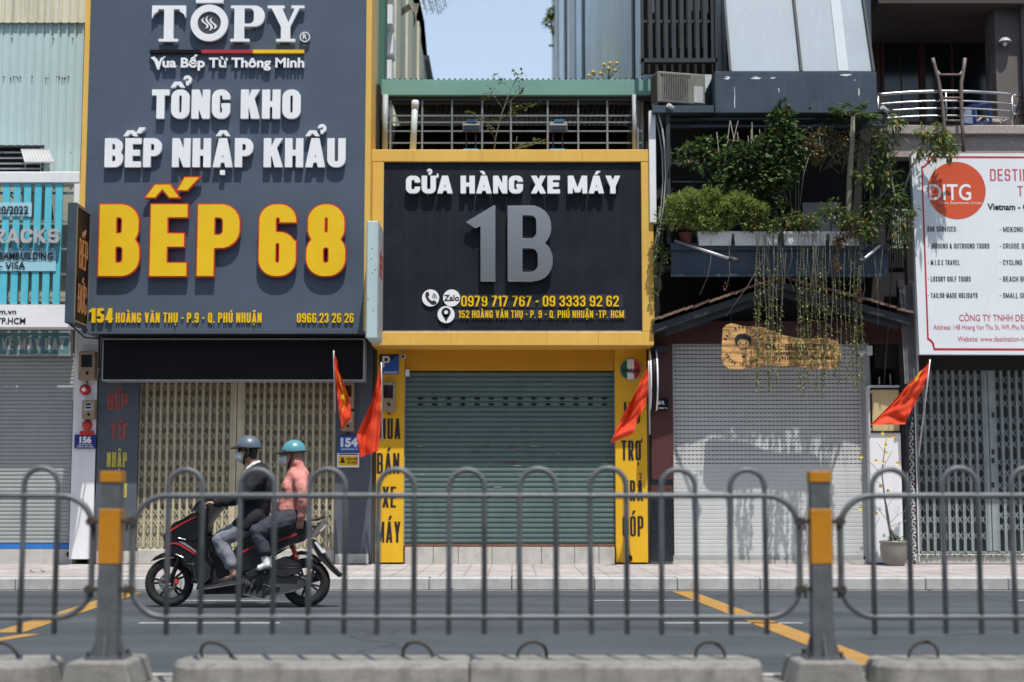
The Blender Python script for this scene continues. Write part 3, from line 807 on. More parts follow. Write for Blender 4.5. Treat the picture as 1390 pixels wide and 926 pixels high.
A.part('shutter_bottom_rail', rbx(MB(), -330, 93, 738.5, 745, FY-.05, .05), mat('blue_rail', (.02, .16, .50), .5))
A.part('pillar', rbx(MB(), 98, 129.5, 440, 759, FY-.12, .2), M_white)
A.part('plinth', rbx(MB(), -330, 97.5, 745.5, 766, FY-.06, .1), M_plinth)
A.part('drain_pipe', MB().tube([(PX(93, FY-.1, 752), FY-.10, PZ(752, FY)), (PX(93, FY-.1, 752), FY+.1, PZ(752, FY))], .035, 10), M_black)
# slatted sign
SY = 22.75
S = Thing('slatted_travel_sign', 'turquoise slatted travel agency sign in a white frame', 'sign', base_at(40, SY, 443))
mb = rbx(MB(), -330, 108, 233, 248, SY, .35); rbx(mb, 100, 108.5, 248.3, 278, SY+.01, .2); rbx(mb, 108, 117, 233.5, 290, SY+.25, .1)
S.part('frame', mb, M_white, bevel=.01)
S.part('name_board', rbx(MB(), -330, 110, 413.5, 444, SY+.005, .35), M_whitel)
S.part('back_panel', rbx(MB(), -330, 100, 249, 413, SY+.62, .03), M_creamw)
mb = MB()
for v in (262, 300, 338, 372, 404): rbx(mb, -330, 100, v-1.5, v+1.5, SY+.12, .04)
S.part('batten', mb, M_alu)
for k in range(-10, 6):
    u = 1.5+14.35*k; S.part('slat', rbx(MB(), u, u+9.6, 248.5, 413, SY+.03, .03), M_cyan, bevel=.004)
mb = MB()
for p, q in (((12, 262), (28, 290)), ((60, 255), (72, 300)), ((66, 290), (60, 340)), ((30, 340), (52, 372))):
    mb.tube([PT(p[0], p[1], SY+.4), PT((p[0]+q[0])/2+4, (p[1]+q[1])/2, SY+.35), PT(q[0], q[1], SY+.45)], .012, 6)
S.part('cable', mb, M_black)
mb = ppx(MB(), '07/20/2022', -22, 38.5, 290.5, 280, SY-.004, .03); ppx(mb, 'TEAMBUILDING', -8, 71.5, 352, 343, SY-.004, .022)
ppx(mb, 'FLIGHT - VISA', -48, 34.5, 365, 356, SY-.004, .022)
S.part('lettering', mb, M_ink)
tr = mat('clear_acrylic', (.35, .62, .72), .3, var=0)
mb = MB()
for (u0, u1, v0, v1) in ((-20, 43, 275, 294), (-20, 76, 340, 368)): rbx(mb, u0, u1, v0, v1, SY+.012, .006)
S.part('lettering_strip', mb, tr)
# plain() has no depth: raise the big word
S.part('raised_lettering', text(MB(), 'TRACKS', PX(-24, SY, 320), PX(83, SY, 320), PZ(331, SY), PZ(312, SY)-PZ(331, SY), SY-.09, .06, w=.92, s=.25, b=.2, gap=.14), M_lgrey)
mb = ppx(MB(), 'travel.com.vn', -46, 22, 426.5, 419.5, SY-.001, .02); ppx(mb, 'Q. PHÚ NHUẬN, TP.HCM', -92, 34.5, 439.5, 431.5, SY-.001, .02)
S.part('address', mb, M_ink)
T = Thing('flight_ticket_sign', 'weathered teal sign reading VÉ MÁY BAY above the grey shutter', 'sign', base_at(40, FY-.2, 480))
T.part('panel', rbx(MB(), -330, 93, 452, 480, FY-.18, .1), mat('teal_sign', (.10, .24, .27), .5, var=.4, scale=1.1, streak=.5, dirt=(.30, .34, .36)))
T.part('frame', rbx(rbx(rbx(MB(), -330, 96, 449, 451.8, FY-.2, .14), -330, 96, 480.2, 483, FY-.2, .14), 93.2, 96, 452, 480, FY-.2, .14), M_alu)
T.part('lettering', tpx(MB(), 'VÉ MÁY BAY', 2, 88, 475, 459, FY-.186, .006, s=.17, b=.14, gap=.13), M_lgrey)
def plate(name, label, cat, u0, u1, v0, v1, Y, m, d=.02, **k):
    t = Thing(name, label, cat, base_at((u0+u1)/2, Y, v1), **k); t.part('panel', rbx(MB(), u0, u1, v0, v1, Y, d), m, bevel=.003); return t
def plate_text(t, rows, m, Y):
    mb = MB()
    for st, u0, u1, vb, vt, bold in rows: ppx(mb, st, u0, u1, vb, vt, Y-.003, bold)
    t.part('lettering', mb, m)
AY = FY-.16
t = plate('house_number_plate', 'navy house number plate reading 156 on the white pillar', 'number plate', 101, 130, 590, 609, AY, M_bluedk)
plate_text(t, [('156', 108, 124, 601, 593, .05), ('HOÀNG VĂN THỤ', 106, 125, 604.6, 602.6, .02), ('PHƯỜNG 9  PHÚ NHUẬN', 104, 127, 607.6, 605.6, .02)], M_whitel, AY)
def meter(label, u0, u1, v0, v1, Y, kind=0):
    t = Thing('electric_meter', label, 'electric meter', base_at((u0+u1)/2, Y, v1)); h = v1-v0; w = u1-u0
    t.part('case', rbx(MB(), u0, u1, v0, v1, Y, .14), M_tan, bevel=.012)
    t.part('window', rbx(MB(), u0+w*.18, u1-w*.18, v0+h*.12, v0+h*.55, Y-.004, .01), M_glassd if kind == 0 else M_lgrey)
    if kind: t.part('display', rbx(rbx(MB(), u0+w*.28, u1-w*.28, v0+h*.18, v0+h*.27, Y-.01, .008), u0+w*.28, u1-w*.28, v0+h*.36, v0+h*.44, Y-.01, .008), M_black)
    x = PX((u0+u1)/2, Y, v1); t.part('seal', MB().tube([(x, Y-.02, PZ(v0+h*.72, Y)), (x+.02, Y-.025, PZ(v0+h*.80, Y))], .018, 6), M_black)
    t.part('cable', MB().tube([PT((u0+u1)/2, v1, Y+.07), PT((u0+u1)/2+1, v1+2.5, Y+.09), PT((u0+u1)/2+2, v1+4, Y+.12)], .009, 6), M_black)
meter('brown electric meter box at the top of the white pillar', 106, 129, 477, 516, FY-.26)
meter('small electric meter with two displays above the 156 plate', 111, 128.5, 543, 569, FY-.26, 1)
def bell(label, u, v, r, Y, tag_):
    t = Thing('alarm_bell', label, 'alarm bell', (PX(u, Y, v), Y, PZ(v, Y))); c = (PX(u, Y, v), Y, PZ(v, Y)); q = r/90
    t.part('dome', MB().lathe([(0, -.07), (q*.5, -.065), (q*.9, -.035), (q, 0), (q, .03)], c, 'y', 20), M_redp)
    t.part('centre_cap', MB().lathe([(0, -.085), (q*.36, -.082), (q*.4, -.06)], c, 'y', 14), M_whitel if not tag_ else M_redp)
    if tag_: t.part('warning_strip', rbx(MB(), u-9.5, u+9.5, v+8, v+14, Y-.02, .02), M_redp)
bell('round red alarm bell with white centre on the white pillar', 115.5, 529, 7.5, FY-.16, False)
bell('red alarm bell with a red strip below, just above the 156 plate', 118, 577, 6.8, FY-.16, True)
# perpendicular moving-letter sign between A and B
t = Thing('led_sign', 'dark hanging sign with dotted orange letters projecting beside the slate billboard', 'sign', (-6.2, 22.2, PZ(440, 22.2)))
xr, xl, ya, yb, za, zb = -6.17, -6.30, 21.87, 22.6, PZ(438.5, 21.87), PZ(274.5, 21.87)
t.part('case', MB().box(xl, xr, ya, yb, za, zb), M_bgrey, bevel=.012)
t.part('face', MB().box(xr-.004, xr+.004, ya+.03, yb-.03, za+.05, zb-.05), M_black)
mb = MB()
for q in ((za+.03, za+.05), (zb-.05, zb-.03)): mb.box(xr-.003, xr+.007, ya+.02, yb-.02, *q)
mb.box(xr-.003, xr+.007, ya+.02, ya+.04, za, zb); mb.box(xr-.003, xr+.007, yb-.04, yb-.02, za, zb)
t.part('rim', mb, M_tan)
m = mat('dotted_orange_letters', (.42, .17, .06), .6, var=.5, scale=90)
def sidefn(x, y, z): return (xr+.012-y, ya+x, z)
H = zb-za
mb = text(MB(), 'BẾP', .17, .60, za+H*.47, H*.25, 0, .006, w=.42, s=.12, b=.09, fn=sidefn); text(mb, 'ĐỨC', .17, .60, za+H*.10, H*.24, 0, .006, w=.42, s=.12, b=.09, fn=sidefn)
t.part('lettering', mb, m)
mb = MB().tube([(xl+.05, ya+.1, za), (xl+.15, 22.4, za-.15), (xl+.2, 23.0, za-.1), (xl+.1, 23.4, za-.5)], .012, 6); t.part('cable', mb, M_black)

# ================================================================== B: kitchen shop with the slate billboard
XB0, XB1 = PX(131, FY, 640), PX(505.5, FY, 640)
Bd = Thing('kitchen_shop_house', 'tall slate shop house with a beige folding gate behind the billboard', 'building', base_at(320, FY, 764))
mb = MB()
zt = 12.55
mb.add([(-6.2, FY+.08, .1), (XB1, FY+.08, .1), (XB1, 39.6, .1), (-6.2, 39.6, .1), (-6.2, FY+.08, zt-.7), (XB1, FY+.08, zt-.7), (XB1, 36.5, zt), (XB1, 39.6, zt-1.0), (-6.2, 39.6, zt-1.0)],
       [(0, 1, 5, 4), (1, 2, 7, 6, 5), (2, 3, 8, 7), (3, 0, 4, 8), (4, 5, 6, 7, 8)])
Bd.part('wall', mb, M_creamw)
mb = MB()
for ya_, yb_ in ((27.0, 27.9), (30.0, 31.2), (33.6, 34.2)): mb.box(XB1+.002, XB1+.05, ya_, yb_, 6.0, zt-.9)
Bd.part('wall_strip', mb, M_cream)
Bd.part('roof_edge', MB().box(XB1-.25, XB1+.12, 36.4, 39.75, zt-.95, zt-.85).box(XB1-.04, XB1+.10, 39.55, 39.8, 6, zt-.95), M_slate2)
mb = MB()
for vv, yy in ((20, 25.2), (60, 25.4), (95, 25.1)): mb.box(XB1+.002, XB1+.12, yy, yy+.5, PZ(vv+12, yy), PZ(vv-14, yy))
Bd.part('side_window', mb, M_white)
Bd.part('side_column', MB().box(XB1+.002, XB1+.09, 24.0, 24.55, 6.2, 11), mat('green_column', (.05, .14, .10), .7))
def lpillar(u0, u1, v0, v1): return rbx(MB(), u0, u1, v0, v1, FY-.12, .22)
Bd.part('pillar', lpillar(131, 186, 512, 764), M_slate2)
Bd.part('pillar', lpillar(455, 505, 455, 764), M_slate2)
Bd.part('pillar_base', rbx(rbx(MB(), 131, 186, 748, 765, FY-.135, .02), 455, 500, 752, 765, FY-.135, .02), M_plinth)
Bd.part('threshold', rbx(MB(), 186, 455, 746, 766, FY-.05, .12), M_plinth, bevel=.01)
mb = tpx(MB(), 'BẾP', 146, 173, 556, 534, FY-.128, .01, s=.13, b=.11); tpx(mb, 'TỪ', 150, 170, 597, 575, FY-.128, .01, s=.13, b=.11)
Bd.part('pillar_lettering', mb, mat('faded_red_letters', (.36, .06, .04), .6, var=.25, scale=20))
mb = tpx(MB(), 'NHẬP', 145, 172, 634, 614, FY-.128, .01, s=.12, b=.10); tpx(mb, 'KHẨU', 145, 172, 676, 656, FY-.128, .01, s=.12, b=.10)
Bd.part('pillar_lettering', mb, mat('faded_yellow_letters', (.50, .42, .06), .6, var=.25, scale=20))
gt = Bd.part('folding_gate', rbx(rbx(MB(), 186, 455, 512, 517, FY-.02, .1), 186, 455, 743.5, 746, FY-.02, .1), M_gate)
lattice_gate(Bd, gt, 188, 313, 517, 743, FY, .108, M_gate, M_gateb, [(312, 320), (321, 330)])
lattice_gate(Bd, gt, 330, 453, 517, 743, FY, .108, M_gate, M_gateb, [(451, 455)], phase=.06)
# roof over the gate: dark soffit between billboard and wall
Bd.part('soffit', MB().box(-6.1, XB1-.02, 22.72, FY+.08, PZ(452, 22.7), PZ(448, 22.7)), M_dgrey)
BY = 22.62
K = Thing('slate_billboard', 'tall slate billboard with yellow edges and raised BẾP 68 letters', 'billboard', (PX(305, BY, 440), BY, PZ(450, BY)))
vm = 225
K.part('panel', MB().box(PX(117, BY, vm), PX(495.5, BY, vm), BY, BY+.85, PZ(450, BY), PZ(-75, BY)), M_slate)
K.part('edge_trim', MB().box(PX(110, BY, vm), PX(117, BY, vm), BY-.01, BY+.85, PZ(300, BY), PZ(-75, BY)), M_frame)
K.part('edge_trim', MB().box(PX(495.5, BY, vm), PX(503, BY, vm), BY-.01, BY+.85, PZ(450, BY), PZ(-75, BY)), M_frame)
K.part('bottom_trim', rbx(MB(), 112, 498, 450.3, 452.6, BY-.005, .05), M_slate2)
mb = MB()
for v in (-60, 214): rbx(mb, 117.3, 495.2, v, v+.55, BY-.0015, .004)
K.part('panel_joint', mb, M_slate2)
D0 = BY-.085
# serif brand word
def serif(ch):
    n = 70; xs = np.arange(-.1, 1.15, 1/n); ys = np.arange(-.1, 1.12, 1/n)+.003; X, Y = np.meshgrid(xs, ys)
    B = lambda *a: _box(X, Y, *a); sl = .075
    if ch == 'T':
        f = U(B(.34, 0, .60, 1), B(.20, 0, .74, sl), B(0, 1-.1, .94, 1), CUT(B(0, .66, .17, .93), np.hypot(X-.23, Y-.62)-.22), CUT(B(.77, .66, .94, .93), np.hypot(X-.71, Y-.62)-.22))
    elif ch == 'P':
        f = U(B(.1, 0, .37, 1), B(0, 0, .52, sl), B(0, 1-sl, .3, 1), CUT(_rb(X, Y, .1, .42, .92, 1, .02, .27, .27, .02), _rb(X, Y, .37, .42+sl, .63, 1-sl, .02, .2, .2, .02)))
    else:
        f = U(B(.37, 0, .62, .5), B(.24, 0, .76, sl), B(0, 1-sl, .46, 1), B(.64, 1-sl, 1.0, 1), _poly(X, Y, [(.07, 1), (.37, 1), (.62, .40), (.37, .40)]), _poly(X, Y, [(.77, 1), (.90, 1), (.62, .42), (.52, .42)]))
    return [simplify(l, .004) for l in contours(np.where(f == 0, 1e-9, f), xs, ys)]
mb = MB()
for ch, u0, u1, wn_ in (('T', 206, 252, .94), ('P', 313, 359, .92), ('Y', 363, 413, 1.0)):
    xa = PX(u0, D0, 31); kx = (PX(u1, D0, 31)-xa)/wn_; za_ = PZ(56.5, D0); kz = PZ(7.5, D0)-za_
    mb.prism([[(xa+x*kx, za_+z*kz) for x, z in l] for l in serif(ch)], D0, D0+.06)
def arcpts(u, v, r, Y, n=40, a0=0, a1=360): 
    x, z, q = PX(u, Y, v), PZ(v, Y), r*(PX(705, Y, v)-PX(695, Y, v))/10
    return [(x+q*math.cos(R(a0+(a1-a0)*k/n)), z+q*math.sin(R(a0+(a1-a0)*k/n))) for k in range(n)]
mb.prism([arcpts(284, 31, 25.5, D0), arcpts(284, 31, 15.8, D0)], D0, D0+.06)
rbx(mb, 266, 303, -3, 3.8, D0, .06)
mb.prism([arcpts(413.5, 49.5, 7, D0), arcpts(413.5, 49.5, 5.8, D0)], D0+.02, D0+.06)
ppx(mb, 'R', 411, 416.5, 53, 46, D0+.02, .02)
K.part('brand_lettering', mb, M_whitel)
K.part('flame_disc', MB().prism([arcpts(284, 31, 15.7, D0)], D0+.02, D0+.06), mat('flame_disc_slate', (.05, .055, .065), .4))
mb = MB()
for k, (du, h) in enumerate(((-6, 15), (-.5, 20), (5, 16))):
    pts = []
    for i in range(11):
        q = i/10; pts.append((284+du+4.2*math.sin(q*2*math.pi*.9+.4)*.9, 31+h/2-h*q, 1.7*math.sin(math.pi*min(1, .15+.85*q))**.8))
    Lp = [(PX(u-w_, D0, 31), PZ(v, D0)) for u, v, w_ in pts]; Rp = [(PX(u+w_, D0, 31), PZ(v, D0)) for u, v, w_ in pts]
    mb.prism([Lp+Rp[::-1]], D0+.008, D0+.02)
K.part('flame_emblem', mb, M_whitel)
for (u0, u1), m in (((203, 273), M_black), ((273, 343), mat('flag_red_bar', (.38, .02, .03), .5)), ((343, 413), M_yel)):
    K.part('colour_bar', rbx(MB(), u0+.15, u1-.15, 67.5, 72, D0+.02, .06), m)
mb = MB(); mbx = ppx(MB(), 'ua Bếp Từ Thông Minh', 220.5, 413, 91, 78.5, D0+.02, .028, .04)
# swash V drawn as a tapered tick
V = [(204, 78), (209, 76.8), (213, 80), (215.3, 85), (218, 79), (224.5, 76), (219.5, 82), (216, 94.5), (213.5, 94), (209.5, 83)]
mb.prism([[(PX(u, D0+.02, 85), PZ(v, D0+.02)) for u, v in V]], D0+.02, D0+.06)
mb.add(mbx.v, mbx.f)
K.part('slogan_lettering', mb, M_whitel)
K.part('raised_lettering', tpx(MB(), 'TỔNG KHO', 206, 408, 161, 121.5, D0, .06, s=.262, b=.2, gap=.07), M_whitel)
K.part('raised_lettering', tpx(MB(), 'BẾP NHẬP KHẨU', 142, 469, 227, 187.5, D0, .06, s=.25, b=.2, gap=.07), M_whitel)
D1 = BY-.10
def big(mb, grow, Yf, dep):
    for ch, u0, u1 in (('B', 133.5, 190.5), ('Ế', 203, 255), ('P', 267, 326), ('6', 350.5, 403), ('8', 415, 470)):
        base = unicodedata.normalize('NFD', ch)[0]; cap = PZ(276.5, D1)-PZ(376, D1); wd = PX(u1, D1, 326)-PX(u0, D1, 326)
        w_ = wd/cap/(.88 if base == 'E' else 1)
        lps = glyph_loops(ch, round(w_, 3), .245, .20, grow, 90)
        xa = PX(u0, D1, 326)
        mb.prism([[(xa+x*cap, PZ(376, D1)+z*cap) for x, z in l] for l in lps], Yf, Yf+dep)
    return mb
K.part('big_lettering_rim', big(MB(), .005, D1, .05), M_red)
K.part('big_lettering', big(MB(), -.012, D1-.006, .02), M_yel)
mb = tpx(MB(), '154', 120.5, 153, 438, 418.5, BY-.05, .04, s=.26, b=.18, gap=.1)
tpx(mb, 'HOÀNG VĂN THỤ - P.9 - Q. PHÚ NHUẬN', 157, 355, 438, 424.5, BY-.03, .02, s=.16, b=.135, gap=.11); tpx(mb, '0966.23 26 26', 403, 480, 438, 425, BY-.03, .02, s=.16, b=.135, gap=.1)
K.part('address_lettering', mb, M_yel)
# black light box below the billboard
LY = 22.95
t = Thing('black_lightbox', 'long blank black light box with thin grey frame above the beige gate', 'light box', base_at(317, LY, 517))
t.part('panel', rbx(MB(), 140, 493, 461.5, 515, LY+.01, .3), M_black)
mb = MB()
for q in ((138.5, 495, 459.5, 461.3), (138.5, 495, 515.2, 517.2), (138.5, 140, 461.3, 515.2), (493, 495, 461.3, 515.2)): rbx(mb, *q, LY, .32)
t.part('frame', mb, M_alu)
t.part('mounting_beam', rbx(MB(), 134, 500, 453.2, 457.2, LY+.05, .3), M_dgrey)
t = plate('house_number_plate', 'blue house number plate reading 154 on the slate pillar', 'number plate', 460, 487.5, 592, 613.5, FY-.15, M_blue)
plate_text(t, [('154', 462.5, 485.5, 606, 595, .055), ('HOÀNG VĂN THỤ - P.9', 463, 485, 611, 608.6, .02)], M_whitel, FY-.15)
t = plate('warning_sticker', 'small white and yellow lock-your-bike sticker below the 154 plate', 'sticker', 457.5, 487.5, 615, 634.5, FY-.145, M_whitel)
t.part('yellow_field', rbx(MB(), 459.5, 485.5, 619.5, 632, FY-.148, .004), M_yel)
mb = ppx(MB(), 'KHÓA XE', 471, 483, 624.5, 621.5, FY-.151, .03); ppx(mb, 'CẨN THẬN', 471, 483, 629.5, 626.5, FY-.151, .03)
rbx(mb, 462, 468, 625, 628.5, FY-.151, .002); mb.prism([arcpts(465, 623, 2, FY-.151, 12)], FY-.151, FY-.149); rbx(mb, 459.5, 486, 616.2, 617.6, FY-.151, .002)
t.part('lettering', mb, M_ink)
t.part('exclamation_mark', rbx(rbx(MB(), 483.6, 485.2, 620.5, 627, FY-.152, .003), 483.6, 485.2, 628.5, 630.5, FY-.152, .003), M_redp)
meter('upper electric meter on the slate pillar behind the small flag', 463, 480, 519, 555, FY-.26)
meter('lower electric meter on the slate pillar above the 154 plate', 463, 480, 558, 585, FY-.26, 1)
# pale cyan light box sticking out between B and C
t = Thing('projecting_lightbox', 'narrow pale cyan light box seen edge-on between the two big signs', 'light box', (-1.95, 22.3, PZ(462, 22.0)))
xa, xb, ya, yb = PX(497.5, 22.0, 380), PX(513.5, 22.0, 380), 22.0, 22.75; za, zb = PZ(459, 22.0), PZ(300, 22.0)
t.part('case', MB().box(xa, xb, ya, yb, za, zb), M_corr, bevel=.01)
t.part('side_face', MB().box(xb-.002, xb+.006, ya+.04, yb-.04, za+.04, zb-.04), M_lgrey)
t.part('edge_rim', MB().box(xa-.008, xa+.006, ya-.008, ya+.02, za, zb).box(xb-.006, xb+.01, ya-.008, ya+.02, za, zb), M_alu)
mb = MB()
for k in range(6): mb.ell(((xa+xb)/2+random.uniform(-.06, .06), ya-.002, za+random.uniform(.1, 1.6)), (.008, .004, .008), 6, 4)
t.part('screw', mb, M_rust)
sd = MB(); text(sd, 'BẾP', .12, .62, za+.9, .35, 0, .004, w=.6, s=.2, b=.16, fn=lambda x, y, z: (xb+.008-y, ya+x, z)); t.part('lettering', sd, M_redp)

# ================================================================== C: motorbike shop 1B
C = Thing('motorbike_shop_house', 'low yellow-fronted shop house with teal roller shutter and green roof fascia', 'building', base_at(690, FY, 764))
XC0, XC1 = PX(511, FY, 640), PX(880, FY, 640)
zf = PZ(206, FY)
C.part('wall', MB().box(XC0-.06, XC1+.04, FY+.12, 36, .1, zf), M_creamw)
C.part('pillar', rbx(MB(), 511, 548, 470, 763.5, FY-.10, .3), M_pill)
C.part('pillar', rbx(MB(), 835.5, 878.5, 470, 763.5, FY-.10, .3), M_pill)
C.part('lintel', rbx(MB(), 548.3, 835.2, 470, 503, FY-.06, .2), mat('shaded_yellow_cladding', (.52, .245, .006), .5, var=.08, scale=1.5, streak=.2, dirt=(.36, .18, .01)))  # yellow cladding coloured deeper orange to paint in the shade under the sign
C.part('shutter', shutter(MB(), 549, 835, 505, 738, FY+.02, .076, .018), M_teal)
mb = MB()
for row, v in enumerate((541, 549)):
    for k in range(15):
        u = 571+k*19.2; mb.prism([[(x_, z_) for x_, z_ in [(PX(u+4.2*math.cos(R(a)), FY-.001, v), PZ(v+1.6*math.sin(R(a)), FY-.001)) for a in range(0, 360, 30)]]], FY-.001, FY+.004)
C.part('shutter_slot', mb, M_black)
mb = MB()
for k in range(18):
    u = random.choice([random.uniform(560, 830), random.gauss(700, 40)]); v = random.choice([random.uniform(585, 735), random.gauss(615, 14)]); w_ = random.uniform(1.5, 11); h_ = random.uniform(.4, 1.6)
    rbx(mb, u, u+w_, v, v+h_, FY-.0005, .003)
C.part('scuff_mark', mb, mat('scuffed_paint', (.30, .27, .22), .8, var=.4, scale=20))
mb = MB()
for u, v, w_ in ((690, 607, 12), (685, 628, 16), (641, 612, 8), (655, 604, 9)): rbx(mb, u, u+w_, v, v+2.0, FY-.001, .003)
C.part('rust_patch', mb, mat('rust_patch', (.16, .085, .045), .9, var=.5, scale=30))
C.part('shutter_bottom_rail', rbx(MB(), 549, 835, 738.3, 742.5, FY-.03, .06), mat('rusty_rail', (.15, .085, .06), .8, var=.3, scale=20))
C.part('shutter_guide', rbx(rbx(MB(), 546.8, 549.5, 503, 742, FY-.055, .08), 834.5, 837.2, 503, 742, FY-.055, .08), M_alu)
mb = MB(); xs = [549, 588, 622, 668, 702, 735, 780, 813, 835]
for a, b_ in zip(xs[:-1], xs[1:]): rbx(mb, a+.3, b_-.3, 742.8, 766, FY-.04+random.uniform(0, .008), .12)
C.part('plinth', mb, M_plinth, bevel=.004)
def pl_text(rows):
    mb = MB()
    for st, u0, u1, vt, vb in rows: tpx(mb, st, u0, u1, vb, vt, FY-.105, .006, s=.115, b=.10, gap=.08)
    return mb
C.part('pillar_lettering', pl_text([('MUA', 513.5, 543.5, 568, 596), ('BÁN', 511.5, 542, 615, 643), ('XE', 519, 537.5, 660.5, 689), ('MÁY', 510.5, 543.5, 708, 736.5)]), M_ink)
C.part('pillar_lettering', pl_text([('HỖ', 847, 869, 546, 575), ('TRỢ', 843.5, 870, 598, 625), ('TRẢ', 845.5, 873, 652, 680), ('GÓP', 845, 873.5, 700.5, 728)]), M_ink)
C.part('drain_hole', MB().disc((PX(854, FY-.11, 758), PZ(758, FY-.11)), .05, FY-.108, FY-.09, 16), M_black)
FR = 22.9
J = Thing('shop_sign_board', 'black 1B shop sign in a wide yellow frame', 'sign', (PX(695, FR, 470), FR, PZ(469, FR)))
J.part('frame_rail', rbx(MB(), 504.5, 887.5, 203, 219.5, FR, .68), M_frame, bevel=.008)
J.part('frame_rail', rbx(MB(), 504.5, 887.5, 450.5, 469, FR, .68), M_frame, bevel=.008)
for u0, u1 in ((504.5, 520), (871, 887.5)): J.part('frame_rail', MB().box(PX(u0, FR, 335), PX(u1, FR, 335), FR+.002, FR+.66, PZ(450.3, FR), PZ(219.7, FR)), M_frame, bevel=.008)
mb = MB()
for u in (612, 742, 812): rbx(mb, u, u+.5, 450.8, 468.8, FR-.001, .002)
for u in (560, 655, 790): rbx(mb, u, u+.4, 203.3, 219.3, FR-.001, .002)
J.part('frame_joint', mb, mat('dark_frame_joint', (.30, .17, .03), .7))  # darker brown lines along the frame joints
PY = FR+.05; prof = []; xa, xb = PX(520, PY, 335), PX(871, PY, 335); n = 100
for k in range(n):
    a = xa+(xb-xa)*k/n; p = (xb-xa)/n
    prof += [(a, PY), (a+p*.86, PY), (a+p*.89, PY+.005), (a+p*.97, PY+.005)]
prof.append((xb, PY))
J.part('panel', MB().vstrip(prof, PZ(451, PY), PZ(219, PY)), M_navy)
J.part('panel_sill', rbx(MB(), 520.3, 870.7, 448.8, 450.6, PY-.03, .03), M_alu)
J.part('raised_lettering', tpx(MB(), 'CỬA HÀNG XE MÁY', 551, 842, 262.5, 238.5, PY-.10, .06, s=.30, b=.23, gap=.08), M_whitel)
def onefn(): 
    mb = MB(); Yf = PY-.12
    X0 = PX(632, Yf, 330); z0 = PZ(382, Yf); H = PZ(279, Yf)-z0; W1 = PX(672.5, Yf, 330)-X0
    mb.prism([[(X0+x*W1, z0+y*H) for x, y in ((.50, 0), (1, 0), (1, 1), (.93, 1), (0, .78), (.32, .70), (.50, .73))]], Yf, Yf+.06)
    xa = PX(689, Yf, 330); lps = glyph_loops('B', round((PX(749.5, Yf, 330)-xa)/H/.985, 3), .195, .125, 0, 90)
    mb.prism([[(xa+x*H, z0+y*H) for x, y in l] for l in lps], Yf, Yf+.06)
    return mb
J.part('steel_lettering', onefn(), M_steel, bevel=.005)
YD = PY-.03
for u, v in ((584.5, 404.5), (613, 404.5), (605.5, 427)): J.part('contact_disc', MB().prism([arcpts(u, v, 11.6, YD)], YD, YD+.02), M_whitel)
mb = ppx(MB(), 'Zalo', 602.5, 623.5, 408.5, 400.5, YD-.002, .03)
mb.prism([arcpts(605.5, 424, 6.3, YD)], YD-.003, YD-.001); mb.prism([[(PX(a, YD, 428), PZ(b_, YD)) for a, b_ in ((600.2, 427), (610.8, 427), (605.5, 436.5))]], YD-.003, YD-.001)
hs = [(578, 397), (581.5, 396), (583, 400.5), (581, 402.5), (583.5, 407), (587, 409), (589, 407.5), (593, 410.5), (591, 413.5), (586, 413.5), (580, 408), (577, 401.5)]
mb.prism([[(PX(a, YD, 404), PZ(b_, YD)) for a, b_ in hs]], YD-.003, YD-.001)
for r in (3.2, 5.4, 7.6):
    q = arcpts(585.5, 405, r, YD, 8, -5, 80); q2 = arcpts(585.5, 405, r-.9, YD, 8, -5, 80); mb.prism([q+q2[::-1]], YD-.003, YD-.001)
J.part('contact_symbol', mb, M_ink)
J.part('contact_symbol', MB().prism([arcpts(605.5, 424, 2.6, YD)], YD-.005, YD-.0035), M_whitel)
J.part('phone_lettering', tpx(MB(), '0979 717 767 - 09 3333 92 62', 626, 840, 416, 401.5, YD, .02, s=.165, b=.135, gap=.1), M_yel)
J.part('address_lettering', tpx(MB(), '152 HOÀNG VĂN THỤ - P. 9 - Q. PHÚ NHUẬN -TP. HCM', 622.5, 847, 431.5, 421.5, YD, .018, s=.155, b=.135, gap=.12), M_yel)
mb = MB()
rbx(mb, 618, 846, 399.5, 418, YD+.024, .004); rbx(mb, 616, 850, 419.5, 434, YD+.024, .004)
J.part('lettering_backing', mb, mat('charcoal_acrylic', (.035, .038, .048), .25))
